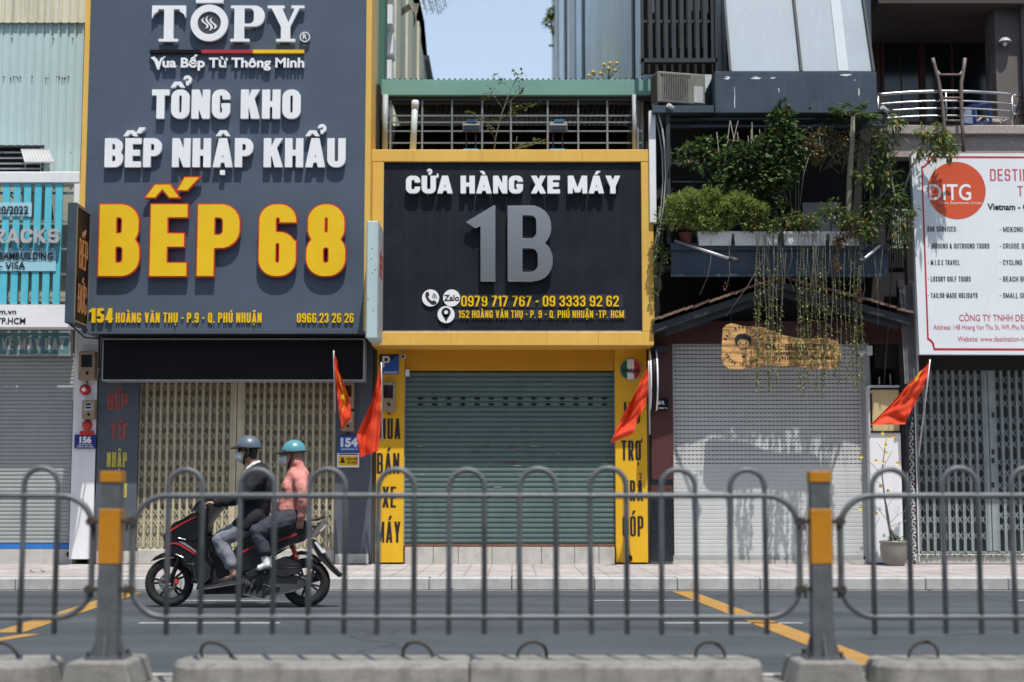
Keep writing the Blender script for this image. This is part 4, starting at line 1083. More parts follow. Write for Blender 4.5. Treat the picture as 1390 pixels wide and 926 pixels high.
# dealer stickers, meter and camera on the shop pillars
t = plate('dealer_sign', 'square blue and black sign with a white letter P on the left yellow pillar', 'sign', 515, 541.5, 481, 508, FY-.115, M_blue)
t.part('dark_corner', MB().prism([[(PX(a, FY-.117, 495), PZ(b_, FY-.117)) for a, b_ in ((515.4, 481.4), (541, 481.4), (515.4, 501))]], FY-.1175, FY-.1155), M_ink)
mb = tpx(MB(), 'P', 519, 529.5, 498.5, 483.5, FY-.122, .003, s=.2, b=.14); ppx(mb, 'PIAGGIO', 521, 540, 507, 504.2, FY-.118, .02); t.part('lettering', mb, M_whitel)
t = Thing('dealer_sign', 'round green white and red sign on the right yellow pillar', 'sign', base_at(856, FY-.115, 516))
c = arcpts(856, 501.5, 14.2, FY-.115, 48)
for k, m in enumerate((mat('flag_green', (.012, .13, .06), .4), M_whitel, M_redp)):
    x0, x1 = PX(856-14.3+9.53*k, FY-.115, 501), PX(856-14.3+9.53*(k+1), FY-.115, 501)
    lp = [(min(max(p[0], x0), x1), p[1]) for p in c]
    f = []
    for p in lp:
        if not f or (abs(p[0]-f[-1][0])+abs(p[1]-f[-1][1])) > 1e-6: f.append(p)
    xa_, xb_ = x0, x1; cx_, r_ = PX(856, FY-.115, 501), 14.2*(PX(705, FY-.115, 501)-PX(695, FY-.115, 501))/10; cz_ = PZ(501.5, FY-.115)
    top = []; bot = []
    for i in range(13):
        x_ = xa_+(xb_-xa_)*i/12; h_ = math.sqrt(max(0, r_*r_-(x_-cx_)**2)); top.append((x_, cz_+h_)); bot.append((x_, cz_-h_-1e-5))
    t.part('colour_field', MB().prism([bot+top[::-1]], FY-.12, FY-.102), m)
t.part('lettering', ppx(MB(), 'Vespa', 844, 868, 505.5, 498.5, FY-.1225, .03), M_ink)
t.part('rim', MB().prism([arcpts(856, 501.5, 14.7, FY-.12, 48), arcpts(856, 501.5, 14.0, FY-.12, 48)], FY-.123, FY-.1015), M_alu)
meter('grey electric meter box on the left yellow pillar above the word MUA', 517, 537, 518, 559, FY-.22)
t = Thing('security_camera', 'small dome camera hanging under the left end of the yellow frame', 'camera', (PX(547, FY-.15, 482), FY-.15, PZ(482, FY-.15)))
c = t.base; t.part('bracket', MB().tube([c, (c[0]-.03, c[1]+.02, c[2]+.06), (c[0]-.03, c[1]+.06, c[2]+.13)], .012, 6), M_lgrey)
t.part('body', MB().ell((c[0], c[1]-.02, c[2]-.02), (.045, .05, .045)), M_lgrey); t.part('lens', MB().ell((c[0]+.005, c[1]-.06, c[2]-.03), (.022, .02, .022), 10, 6), M_black)
t = Thing('junction_box', 'small white junction box at the top left corner of the teal shutter', 'junction box', base_at(553, FY-.1, 512)); t.part('case', rbx(MB(), 549.5, 556, 501, 511.5, FY-.1, .05), M_lgrey, bevel=.004); t.part('lid', rbx(MB(), 550.3, 555.2, 502, 510.5, FY-.106, .008), M_white)
# upper storey: open grille under a green fascia
GY = 23.45
C.part('fascia', MB().box(PX(518, GY, 120), PX(882.5, GY, 120), GY-.06, GY+.04, PZ(130.5, GY), PZ(109.5, GY)), M_green, bevel=.006)
C.part('fascia_lip', rbx(MB(), 519, 882, 131, 137, GY+.02, .05), M_dgrey)
def roof(u, v):
    x = PX(518, GY)+(PX(882, GY)-PX(518, GY))*u
    return (x, GY-.02+v*4.5, PZ(108.8, GY)+v*.16+.025*math.cos(u*48*2*math.pi))
C.part('corrugated_roof', MB().grid(roof, 384, 2), mat('roof_sheet', (.10, .12, .12), .6, var=.2))
C.part('upper_room', MB().box(XC0, XC1, 26.2, 26.3, zf, PZ(112, GY)).box(XC0-.06, XC0, GY+.1, 26.2, zf, PZ(112, GY)).box(XC1, XC1+.06, GY+.1, 26.2, zf, PZ(112, GY)).box(XC0, XC1, FY-.1, 26.2, zf-.1, zf), M_dark)
mb = MB()
for v in (157, 166, 178, 194): rbx(mb, 527, 872, v-.9, v+.9, GY+.03, .02)
for v in (140.5,): rbx(mb, 527, 872, v-1.4, v+1.4, GY+.6, .02)
for u in (530, 573, 613.5, 654.5, 693.5, 743.5, 785, 824.5, 866): mb.box(PX(u-1.2, GY, 168), PX(u+1.2, GY, 168), GY+.015, GY+.045, PZ(204, GY), PZ(136, GY))
C.part('window_grille', mb, mat('grille_steel', (.20, .215, .23), .5, .3, var=.15))
for u, r in ((523, 3.9), (861.5, 3.3)):
    C.part('post', MB().tube([(PX(u, GY-.08, 168), GY-.08, PZ(205, GY)), (PX(u, GY-.08, 168), GY-.08, PZ(131, GY))], r/90, 12), M_pvc)
t = Thing('vent_pipe', 'pale capped plastic pipe standing behind the yellow frame', 'pipe', PT(561, 203, 23.2))
t.part('pipe', MB().tube([PT(560.5, 204, 23.2), PT(563.5, 140, 23.2)], .048, 14), mat('pale_pipe', (.50, .58, .58), .45, var=.1)); t.part('cap', MB().tube([PT(563.3, 147, 23.2), PT(563.7, 139, 23.2), PT(563.8, 136.5, 23.2)], [.058, .058, .045], 14), M_white)
def flood(u0, u1, label):
    um = (u0+u1)/2; Y = 22.95; t = Thing('floodlight', label, 'floodlight', PT(um, 203, Y+.2), 'floodlights above the yellow frame')
    x = PX(um, Y, 172); z = PZ(171, Y); w_ = (PX(u1, Y, 172)-PX(u0, Y, 172))/2
    mb = MB(); mb.add([(x-w_, Y, z+.02), (x+w_*1.05, Y, z+.02), (x+w_*.95, Y+.12, z+.1), (x-w_*.9, Y+.12, z+.1), (x-w_, Y+.02, z-.085), (x+w_*1.05, Y+.02, z-.085), (x+w_*.9, Y+.14, z-.06), (x-w_*.9, Y+.14, z-.06)],
                      [(0, 1, 2, 3), (0, 4, 5, 1), (4, 7, 6, 5), (3, 2, 6, 7), (0, 3, 7, 4), (1, 5, 6, 2)])
    t.part('housing', mb, M_lgrey if False else mat('floodlight_grey', (.13, .135, .14), .5, var=.1), bevel=.006)
    t.part('lens', MB().box(x-w_*.85, x+w_*.88, Y+.0, Y+.012, z-.07, z+.01), M_glassd)
    t.part('blue_film', MB().box(x-.06, x+.09, Y+.03, Y+.09, z+.088, z+.105), mat('blue_film', (.05, .28, .55), .3))
    for s_ in (-.075, .065):
        t.part('arm', MB().tube([(x+s_, Y+.06, z-.07), (x+s_, Y+.1, PZ(204, Y)), (x+s_, Y+.16, PZ(204, Y)-.02)], .012, 6), mat('blue_black_arm', (.015, .025, .05), .4))
    t.part('foot', MB().box(x-.12, x+.10, Y+.04, Y+.14, PZ(203, Y)-.006, PZ(201, Y)), mat('blue_film', (0, 0, 0)))
flood(627.5, 652, 'grey floodlight on two thin arms above the word HÀNG')
flood(745.5, 770, 'grey floodlight on two thin arms above the word XE')

# ================================================================== D: bubble tea house with the planted balcony
Dh = Thing('bubble_tea_house', 'dark house with pale perforated shutter, gable awning and planted balcony', 'building', base_at(1040, FY, 764))
XD0, XD1 = PX(880.5, FY, 640), PX(1226, FY, 640)
mb = MB(); XW = PX(1183, FY, 300); mb.add([(2.02, FY+.3, .1), (XW, FY+.3, .1), (XW, 50, .1), (1.30, 50, .1), (2.02, FY+.3, 18), (XW, FY+.3, 18), (XW, 50, 18), (1.30, 50, 18)],
                  [(0, 1, 5, 4), (1, 2, 6, 5), (2, 3, 7, 6), (3, 0, 4, 7), (4, 5, 6, 7)])
Dh.part('wall', mb, M_bluew)
def wallpt(Y, z, off): 
    t = (Y-FY-.3)/(50-FY-.3); return (2.02+(1.30-2.02)*t-off, Y, z)
mb = MB()
for ya_, yb_ in ((24.7, 25.0), (29.2, 29.8), (35.5, 36.2), (42, 43)):
    mb.add([wallpt(ya_, 5, .03), wallpt(yb_, 5, .03), wallpt(yb_, 9.2 if ya_ in (29.2,) else 17, .03), wallpt(ya_, 9.2 if ya_ in (29.2,) else 17, .03)], [(0, 1, 2, 3)])
Dh.part('side_opening', mb, M_bgrey)
mb = MB()
for ya_, yb_ in ((38.5, 41), (46, 49)): mb.add([wallpt(ya_, 5, .02), wallpt(yb_, 5, .02), wallpt(yb_, 17, .02), wallpt(ya_, 17, .02)], [(0, 1, 2, 3)])
Dh.part('side_patch', mb, mat('pale_render', (.50, .54, .56), .9, var=.2, streak=.5))
Dh.part('pillar', rbx(MB(), 884, 913.5, 440, 651, FY-.1, .3), M_maroon)
Dh.part('pillar_base', rbx(rbx(MB(), 884, 913.5, 651.5, 657.5, FY-.104, .3), 884, 913.5, 668, 762.5, FY-.104, .3), M_bgran)
Dh.part('pillar_band', rbx(MB(), 884, 913.5, 658, 667.5, FY-.1, .3), M_maroon)
Dh.part('lintel', rbx(MB(), 889, 1232, 436, 467, FY-.05, .2), M_maroon)
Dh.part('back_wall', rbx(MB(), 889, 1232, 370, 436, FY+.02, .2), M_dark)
mb = rbx(MB(), 1172.5, 1183, 466, 763, FY-.08, .2); Dh.part('shutter_guide', mb, M_gshut)
SYD = FY+.0
mb = MB(); x0, x1, z0, z1 = PX(914, SYD, 620), PX(1172, SYD, 620), PZ(756, SYD), PZ(468, SYD); p = 5.7/90; prof = []; z = z0
while z < z1-.01:
    prof += [(SYD, z), (SYD-.006, z+p*.12), (SYD-.006, z+p*.88), (SYD, z+p*.98)]; z += p
mb.strip(prof+[(SYD, z)], x0, x1)
sh = Dh.part('shutter', mb, M_lshut)
mb = MB(); z = z0; k = 0
while z < z1-.06:
    if z > PZ(640, SYD):
        x = x0+.03+(.0 if k % 2 else .0)
        while x < x1-.06: mb.box(x, x+.042, SYD-.0075, SYD-.002, z+p*.90, z+p*1.10); x += .061
    z += p; k += 1
Dh.part('shutter_slot', mb, M_ink, sh)
Dh.part('bottom_rail', rbx(MB(), 914, 1172, 754, 759, SYD-.03, .05), M_gshut, sh)
Dh.part('threshold', rbx(MB(), 884, 1240, 759.5, 766, FY-.06, .12), M_plinth)
# gable awning
GYf = 22.85
def gab(u, v): return (PX(u, GYf, v), PZ(v, GYf))
for name, pts, m, d0, d1 in (
    ('awning_slope', [gab(886, 441), gab(1063, 383), gab(1063, 392), gab(886, 452)], M_dgrey, 0, .85),
    ('awning_slope', [gab(1063, 383), gab(1236, 431), gab(1236, 441), gab(1063, 392)], M_dgrey, 0, .85),
    ('awning_soffit_board', [gab(905, 449), gab(1063, 395), gab(1221, 440), gab(1221, 446), gab(1063, 401), gab(905, 455)], M_dgrey, .1, .16)):
    Dh.part(name, MB().prism([pts], GYf+d0, GYf+d1), m)
for (ua, va), (ub, vb) in (((884, 438), (1063, 378)), ((1063, 378), (1238, 427))):
    mb = MB(); n = 16
    for i in range(n):
        q0, q1 = i/n, (i+1)/n
        a = Vector((PX(ua+(ub-ua)*q0, GYf), 0, PZ(va+(vb-va)*q0, GYf))); b = Vector((PX(ua+(ub-ua)*q1, GYf), 0, PZ(va+(vb-va)*q1, GYf)))
        j = random.uniform(-.008, .012); y = GYf-.06+random.uniform(-.02, .02)
        mb.add([(a.x, y, a.z+j), (b.x, y, b.z+j+.012), (b.x, GYf+.8, b.z+.1), (a.x, GYf+.8, a.z+.1), (a.x, y, a.z+j+.035), (b.x, y, b.z+j+.047), (b.x, GYf+.8, b.z+.135), (a.x, GYf+.8, a.z+.135)],
               [(0, 3, 2, 1), (4, 5, 6, 7), (0, 1, 5, 4), (1, 2, 6, 5), (2, 3, 7, 6), (3, 0, 4, 7)])
    Dh.part('roof_tiles', mb, M_terra)
# balcony fascia, planter rail and pergola frame
PYb = 22.75
mb = MB(); za, zb = PZ(376, PYb), PZ(340, PYb); xa, xb = PX(911, PYb, 355), PX(1206, PYb, 355)
mb.box(xa, xb, PYb, PYb+.05, za+.02, zb); mb.box(xa-.01, xb+.01, PYb-.03, PYb+.02, za, za+.04); mb.box(xa-.01, xb+.01, PYb-.05, PYb+.02, zb, zb+.10)
Dh.part('balcony_fascia', mb, M_bgrey, bevel=.004)
Dh.part('balcony_floor', MB().box(xa, xb, PYb+.05, FY+1.5, zb-.05, zb+.03), M_dgrey)
mb = MB()
for k in range(7): rbx(mb, 925+k*43, 930+k*43, 347+random.uniform(-3, 3), 352+random.uniform(0, 8), PYb-.002, .004)
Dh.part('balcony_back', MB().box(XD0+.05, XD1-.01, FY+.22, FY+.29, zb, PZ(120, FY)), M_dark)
mb = MB(); zt_, zb2 = PZ(153, PYb), zb+.1
for u in (907.5, 1057, 1204): mb.box(PX(u-2.6, PYb, 240), PX(u+2.6, PYb, 240), PYb, PYb+.06, zb2, zt_)
mb.box(PX(903, PYb, 155), PX(1212, PYb, 155), PYb-.02, PYb+.08, zt_, PZ(148, PYb))
Dh.part('pergola_frame', mb, M_dgrey)
mb = MB()
for v in (161.5, 171.5): mb.tube([(PX(911, PYb, 165), PYb+.2, PZ(v, PYb+.2)), (PX(1203, PYb, 165), PYb+.2, PZ(v, PYb+.2))], .032, 8)
Dh.part('pergola_tube', mb, M_bgrey)
mb = MB()
for v in (222, 247): mb.tube([(PX(911, FY, 230), FY, PZ(v, FY)), (PX(957, FY, 230), FY, PZ(v, FY))], .012, 6)
Dh.part('railing_bar', mb, M_alu)
Dh.part('white_board', rbx(MB(), 1090, 1141, 275, 318, FY+.15, .02), M_lgrey)
mb = MB(); mb.box(PX(884, PYb), PX(893, PYb), PYb+.1, PYb+.22, PZ(300, PYb), PZ(148, PYb)); Dh.part('downpipe', mb, M_white)
mb = MB(); pts = [(889, 120, .2), (893, 150, .1), (899, 175, .05), (903, 205, .08), (904, 240, .05), (901, 280, .1), (894, 320, .15), (888, 360, .2)]
mb.tube([PT(u, v, PYb+d) for u, v, d in pts], .014, 6); mb.tube([PT(u-4, v+6, PYb+d+.1) for u, v, d in pts], .010, 6); Dh.part('cable', mb, M_lgrey)
# slatted screen and frosted bay
UY = 22.9
mb = MB(); rbx(mb, 872, 972, -40, 100, UY+.5, .05); Dh.part('screen_back', mb, M_dark)
for k in range(9):
    u = 880+k*10.6; Dh.part('screen_slat', rbx(MB(), u, u+5.4, -60, 81, UY+.25, .06), M_dgrey)
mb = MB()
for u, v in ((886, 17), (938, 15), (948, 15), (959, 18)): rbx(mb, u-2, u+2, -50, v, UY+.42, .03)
Dh.part('white_strip', mb, M_white)  # short white strips behind the slats
rb = MB()
for u in (870, 970.5): rbx(rb, u, u+3.5, -60, 100, UY+.2, .1)
rbx(rb, 870, 974, 79, 84.5, UY+.2, .12); rbx(rb, 872, 972, 27, 31, UY+.3, .05)
Dh.part('screen_frame', rb, M_dgrey)
BYf = 22.65
mb = rbx(MB(), 970.5, 1190.5, 97, 153.5, BYf, 1.0)
by = Dh.part('bay_base', mb, M_bgrey, bevel=.01)
mb = MB()
for u, v0, v1, w_ in ((997, 115, 150, 1), (1166, 118, 133, 1), (988, 103, 109, 6), (1026, 104, 108, 7), (1049, 105, 107, 4), (1149, 100, 104, 9), (1160, 108, 109.5, 2), (1057, 119, 126, 1)):
    pts = [(u+random.uniform(-.6, .6)*w_+w_*math.cos(R(a))*.6, (v0+v1)/2+(v1-v0)/2*math.sin(R(a))*random.uniform(.7, 1)) for a in range(0, 360, 40)]
    mb.prism([[(PX(a, BYf-.002, v0), PZ(b_, BYf-.002)) for a, b_ in pts]], BYf-.002, BYf)
Dh.part('peeled_paint', mb, M_white, by)
def quadpane(us, Y0, dpt, m, name, th=.03):
    (a, va), (b_, vb), (c, vc), (d, vd) = us
    mb = MB(); p = [PT(a, va, Y0+dpt), PT(b_, vb, Y0+dpt), PT(c, vc, Y0), PT(d, vd, Y0)]; q = [x+Vector((0, th, 0)) for x in p]
    mb.add(p+q, [(0, 3, 2, 1), (4, 5, 6, 7), (0, 1, 5, 4), (1, 2, 6, 5), (2, 3, 7, 6), (3, 0, 4, 7)])
    return Dh.part(name, mb, m)
quadpane(((981, -40), (1073, -40), (1087, 96.5), (992, 96.5)), BYf+.06, .5, M_frost, 'bay_sheet')
quadpane(((1074.5, -40), (1165, -40), (1185, 96.5), (1089, 96.5)), BYf+.06, .5, M_frost, 'bay_sheet')
quadpane(((1123, -40), (1136, -40), (1152, 96), (1138, 96)), BYf+.045, .5, mat('pale_sheet_strip', (.44, .50, .54), .45, var=.06, spec=.25), 'bay_sheet_strip', .008)
mb = MB()
for a, c in ((980, 991.5), (1073.5, 1088), (1166, 1186)): mb.bar(PT(a, -40, BYf+.52), PT(c, 97, BYf+.02), .035)
Dh.part('bay_frame', mb, M_dgrey)
Dh.part('bay_body', MB().box(PX(985, 23.4, 50), PX(1182, 23.4, 50), 23.35, FY+.5, PZ(97, 23.4), PZ(-70, 23.4)), M_bgrey)
# air conditioner on its shelf
Dh.part('shelf', rbx(MB(), 886, 969, 143, 152.5, BYf+.05, .6), M_bgrey)
AYc = BYf+.15
t = Thing('air_conditioner', 'weathered outdoor air conditioner unit on the dark shelf under the slats', 'air conditioner', PT(922, 142, AYc+.2))
cx = PX(922, AYc, 120); zc0, zc1 = PZ(141.5, AYc), PZ(97.5, AYc)
F = zrot(15, (cx, AYc+.2, 0))
def fbox(x0, x1, y0, y1, z0, z1): 
    m = MB(); m.box(x0, x1, y0, y1, z0, z1); m.v = [F(*p) for p in m.v]; return m
w_ = .38; M_ac = mat('aged_casing', (.17, .16, .14), .6, var=.15, scale=6, streak=.3, dirt=(.16, .14, .12))
t.part('case', fbox(cx-w_, cx+w_, AYc+.04, AYc+.34, zc0+.02, zc1), M_ac, bevel=.015)
m = MB()
m.prism([[(cx-.10+.19*math.cos(R(a)), (zc0+zc1)/2+.19*math.sin(R(a))) for a in range(0, 360, 12)]], AYc+.036, AYc+.05); m.v = [F(*p) for p in m.v]; t.part('fan_opening', m, M_dgrey)
m = MB()
for k in range(15):
    x = cx-.30+k*.028; m.box(x, x+.012, AYc+.018, AYc+.030, zc0+.04, zc1-.03)
m.box(cx-.33, cx+.14, AYc+.02, AYc+.034, zc1-.04, zc1-.025); m.box(cx-.33, cx+.14, AYc+.02, AYc+.034, zc0+.03, zc0+.045)
m.v = [F(*p) for p in m.v]; t.part('grille', m, M_ac)
m = MB()
for k in range(11):
    z = zc0+.05+k*.038; m.box(cx-w_-.006, cx-w_+.006, AYc+.07, AYc+.31, z, z+.02)
m.v = [F(*p) for p in m.v]; t.part('side_louvre', m, M_dark)
t.part('service_panel', fbox(cx+.19, cx+.34, AYc+.03, AYc+.045, zc0+.05, zc0+.3), M_lgrey)
for s_ in (-.25, .25): t.part('foot', fbox(cx+s_-.04, cx+s_+.04, AYc+.06, AYc+.32, zc0-.005, zc0+.02), M_black)
for k, (u, v, a_, label) in enumerate(((911, 146, -20, 'small spotlight camera at the left end of the pergola top'), (1102, 148, -10, 'small dark spotlight under the dark base of the frosted bay'), (1201, 149, 30, 'grey spotlight at the right end of the pergola top'))):
    t = Thing('spotlight', label, 'spotlight', PT(u, v+3, PYb-.05), 'small spotlights on the pergola'); c = PT(u, v, PYb-.06)
    t.part('body', MB().tube([c+Vector((-.05, -.03, .03)), c+Vector((.05, .05, -.02))], .035, 10), M_lgrey if k != 1 else M_dgrey)
    t.part('stem', MB().tube([c, PT(u, v+4, PYb)], .012, 6), M_dgrey)
# lamp arms on the fascia
for (a, b_), label in ((((916, 327), (993, 352)), 'left slanting lamp tube on the blue-grey fascia above the gable awning'), (((1199, 330), (1171, 353)), 'right slanting lamp tube on the blue-grey fascia above the gable awning')):
    p, q = PT(*a, PYb-.02), PT(*b_, PYb-.55)
    t = Thing('lamp_arm', label, 'lamp', p, 'lamp arms on the balcony fascia')
    t.part('arm', MB().tube([p, q], .021, 8), M_alu)
    d = (q-p).normalized(); t.part('lamp_head', MB().tube([q-d*.03, q+d*.11], [.04, .045], 8), M_dgrey)
# wooden sign
WY = 22.88
prof = [(980, 468), (981.5, 446), (986, 441), (993, 439.3), (1000, 439.8), (1006, 442), (1020, 443.2), (1036, 444), (1046, 448), (1062, 454.5), (1080, 458.5), (1098, 460), (1112, 459.2), (1124, 459), (1134, 462), (1140, 468), (1142, 477), (1141, 490), (1139, 497), (1132, 500.5), (1110, 501), (1080, 498), (1062, 496.5), (1040, 496), (1022, 499), (1004, 501.3), (990, 500.5), (983, 496), (979, 487)]
Wd = Thing('wooden_shop_sign', 'guitar-shaped varnished wooden shop sign with a boy face hanging below the gable', 'sign', (PX(1060, WY, 500), WY, PZ(501, WY)))
mwood = mat('varnished_wood', (.62, .37, .14), .5, var=.12, scale=3, dirt=(.34, .31, .27), dirtamt=.55)
N = mwood.node_tree.nodes; L = mwood.node_tree.links; bs = N['Principled BSDF']; src = bs.inputs['Base Color'].links[0].from_socket
tc = N.new('ShaderNodeTexCoord'); mp = N.new('ShaderNodeMapping'); mp.inputs['Scale'].default_value = (1.6, 4, 14); L.new(tc.outputs['Object'], mp.inputs[0])
nz = N.new('ShaderNodeTexNoise'); nz.inputs['Scale'].default_value = 1.6; nz.inputs['Detail'].default_value = 8; nz.inputs['Distortion'].default_value = 1.2; L.new(mp.outputs[0], nz.inputs[0])
rp = N.new('ShaderNodeValToRGB'); rp.color_ramp.elements[0].position = .38; rp.color_ramp.elements[0].color = (.42, .38, .36, 1); rp.color_ramp.elements[1].position = .60; rp.color_ramp.elements[1].color = (1.15, 1.1, 1.05, 1)
L.new(nz.outputs['Fac'], rp.inputs[0]); mx = N.new('ShaderNodeMix'); mx.data_type = 'RGBA'; mx.blend_type = 'MULTIPLY'; mx.inputs[0].default_value = 1
L.new(src, mx.inputs[6]); L.new(rp.outputs[0], mx.inputs[7]); L.new(mx.outputs[2], bs.inputs['Base Color'])
Wd.part('board', MB().prism([[(PX(u, WY, 470), PZ(v, WY)) for u, v in prof]], WY, WY+.05), mwood, bevel=.008, bseg=2)
YW = WY-.004
mb = tpx(MB(), 'D&L BUBBLETEA', 1040.5, 1131, 474.8, 467, YW, .002, s=.18, b=.16, gap=.17); ppx(mb, 'MILKTEA - COFFEE - DETOX', 1051, 1121, 481.8, 478.3, YW, .02); ppx(mb, '0931804360 - 0886442000', 1057.5, 1129, 488, 483.8, YW, .025)
mb.prism([arcpts(1051.8, 486, 3.6, YW, 24), arcpts(1051.8, 486, 3.0, YW, 24)], YW, YW+.002); mb.prism([arcpts(1051.8, 486, 1.6, YW, 12)], YW, YW+.002)
for u in (1041, 1049.5):
    mb.prism([arcpts(u+2, 460.5, 3.2, YW, 4, 45, 405), arcpts(u+2, 460.5, 2.5, YW, 4, 45, 405)], YW, YW+.002)
ppx(mb, 'f', 1042, 1044, 462.5, 458.6, YW, .03); mb.prism([arcpts(1051.5, 460.5, 1.3, YW, 12)], YW, YW+.002)
def arctext(st, r, a0, a1, flip):
    n = len(st)
    for i, ch in enumerate(st):
        if ch == ' ': continue
        a = R(a0+(a1-a0)*i/(n-1)); k = (PX(705, YW, 470)-PX(695, YW, 470))/10
        cx_, cz_ = PX(1009, YW, 470)+r*k*math.cos(a), PZ(470, YW)+r*k*math.sin(a); rot = a+(R(90) if flip else R(-90)); cs, sn = math.cos(rot), math.sin(rot)
        mb.prism([[(cx_+((x-.25)*cs-(y-.5)*sn)*3.9*k, cz_+((x-.25)*sn+(y-.5)*cs)*3.9*k) for x, y in l] for l in glyph_loops(ch, .55, .17, .15)], YW, YW+.002)
arctext('D&L BUBBLETEA', 26, 158, 22, False); arctext('FRESH TEA FOR', 25.5, 207, 312, True)
Wd.part('lettering', mb, M_ink)
mb = MB(); q = lambda u, v: (PX(u, YW, 470), PZ(v, YW))
hair = [(998.5, 466), (997.3, 461), (999.5, 456.5), (1003, 453.8), (1008, 453), (1013, 453.5), (1017, 456), (1019.8, 460), (1019.5, 465), (1017.5, 466.5), (1016, 462.5), (1012, 460.6), (1008, 460), (1003.5, 461), (1001.5, 464), (1000.5, 467.5)]
hb = []
for i in range(len(hair)):
    a, b_ = hair[i], hair[(i+1) % len(hair)]; hb.append(a); mdx = ((a[0]+b_[0])/2, (a[1]+b_[1])/2); k_ = .55 if 0 < i < 9 else 0; d = Vector((mdx[0]-1008.5, mdx[1]-465)).normalized()*k_; hb.append((mdx[0]+d.x, mdx[1]+d.y))
mb.prism([[q(*p) for p in hb]], YW, YW+.002)
fo = [(1000.2+0, 466), (1001.5, 470), (1004.5, 474), (1009, 475.6), (1013.5, 474), (1016.5, 470), (1017.8, 466)]; fi = [(u*1-.0+(1009-u)*.07, v-.75) for u, v in fo]
mb.prism([[q(*p) for p in fo]+[q(*p) for p in fi[::-1]]], YW, YW+.002)
mb.prism([arcpts(1005, 465.8, .9, YW, 10)], YW, YW+.002); mb.prism([arcpts(1013, 465.8, .9, YW, 10)], YW, YW+.002); mb.prism([arcpts(1009, 468, .7, YW, 10)], YW, YW+.002)
mo = [(1005.5, 470.5), (1007.5, 472), (1010.5, 472), (1012.5, 470.5), (1010.5, 472.9), (1007.5, 472.9)]; mb.prism([[q(*p) for p in mo]], YW, YW+.002)
for sx in (999.2, 1018.8): mb.prism([arcpts(sx, 467.8, 1.7, YW, 12), arcpts(sx, 467.8, 1.1, YW, 12)], YW, YW+.002)
mb.prism([[q(1008, 479), q(1010.5, 479), q(1011.5, 482.5), q(1011, 485.5), q(1007.5, 485.5), q(1007, 482.5)], [q(1008.4, 479.6), q(1010.1, 479.6), q(1010.9, 482.3), q(1007.7, 482.3)]], YW, YW+.002)
Wd.part('face_emblem', mb, M_ink)
mb = MB()
for u, v in ((992, 440), (1128, 460)):
    mb.tube([PT(u, v+4, WY+.06), PT(u, v-40, WY+.25)], .006, 5)
Wd.part('hanging_rod', mb, M_dgrey)
# round projecting sign, little black sign, cctv, notice box
t = Thing('round_lightbox', 'round projecting light box with black rim beside the yellow frame', 'light box', (PX(893, 22.9, 515), 22.95, PZ(515, 22.9)))
z0, z1 = PZ(555, 22.9), PZ(472, 22.9); zc, rr_ = (z0+z1)/2, (z1-z0)/2; xa = PX(884.5, 22.9, 515); Fq = zrot(-2, (xa, 22.9+rr_, 0))
def lbt(prof): 
    m = MB().lathe(prof, (xa, 22.9+rr_, zc), 'x', 48); m.v = [Fq(*p) for p in m.v]; return m
t.part('rim', lbt([(rr_*.96, .012), (rr_, .016), (rr_, .105), (rr_*.96, .11)]), M_black)
t.part('face', lbt([(0, .0), (rr_*.97, .0), (rr_*.985, .02)]), mat('orange_white_face', (.55, .30, .16), .4, var=.6, scale=3))
t.part('face', lbt([(0, .118), (rr_*.95, .118), (rr_*.97, .11)]), M_whitel)
t.part('edge_strip', lbt([(rr_*1.002, .0), (rr_*1.01, .004), (rr_*1.01, .016), (rr_*1.002, .02)]), M_whitel)
t.part('edge_strip', lbt([(rr_*1.002, .094), (rr_*1.01, .098), (rr_*1.01, .114), (rr_*.98, .118)]), M_whitel)
t.part('mount', MB().box(xa+.02, xa+.30, 23.3, FY-.1, z1-.02, z1+.06), M_dgrey)
t = plate('small_black_sign', 'small black sign with white lettering under the round light box', 'sign', 888, 907, 541, 557, FY-.2, M_black, d=.08)
plate_text(t, [('2ND FL', 890, 902, 549, 544.5, .04), ('BUBBLE TEA', 894, 906, 555, 553, .02)], M_whitel, FY-.2)
t = Thing('security_camera', 'white security camera pointing left beside the hanging vines', 'camera', PT(1181, 484, FY-.12))
t.part('mount', rbx(MB(), 1177, 1184.5, 469, 482, FY-.12, .08), M_white, bevel=.006); t.part('arm', MB().tube([PT(1178, 478, FY-.1), PT(1172, 479, FY-.25)], .014, 6), M_white)
t.part('body', MB().tube([PT(1174, 475.5, FY-.22), PT(1165, 482, FY-.34)], .04, 10), M_white); t.part('lens', MB().tube([PT(1165, 482, FY-.34), PT(1164, 482.7, FY-.352)], .03, 10), M_black)
NBY = FY-.26
t = Thing('notice_board', 'tall pale grey board standing by the shutter with a cream notice in a black frame', 'notice board', base_at(1203, NBY, 764))
t.part('board', rbx(MB(), 1181, 1224, 523, 764, NBY, .24), M_white, bevel=.01)
t.part('notice', rbx(MB(), 1184, 1221, 529, 585, NBY-.01, .01), mat('cream_notice', (.52, .42, .22), .5, var=.08))
mb = MB()
for q_ in ((1182, 1223, 526.5, 528.8), (1182, 1223, 585.2, 587.5), (1182, 1184, 528.8, 585.2), (1221, 1223, 528.8, 585.2)): rbx(mb, *q_, NBY-.03, .03)
t.part('frame', mb, M_black)
mb = MB()
for v in (532, 583): rbx(mb, 1181, 1183.5, v-2, v+2, NBY-.045, .014)
t.part('hinge', mb, M_alu)
mb = MB().tube([PT(1193.5, 523, NBY+.08), PT(1193.5, 512, NBY+.08)], .012, 6).tube([PT(1209, 523, NBY+.08), PT(1208, 508, NBY+.08)], .008, 6); t.part('wire', mb, M_lgrey)

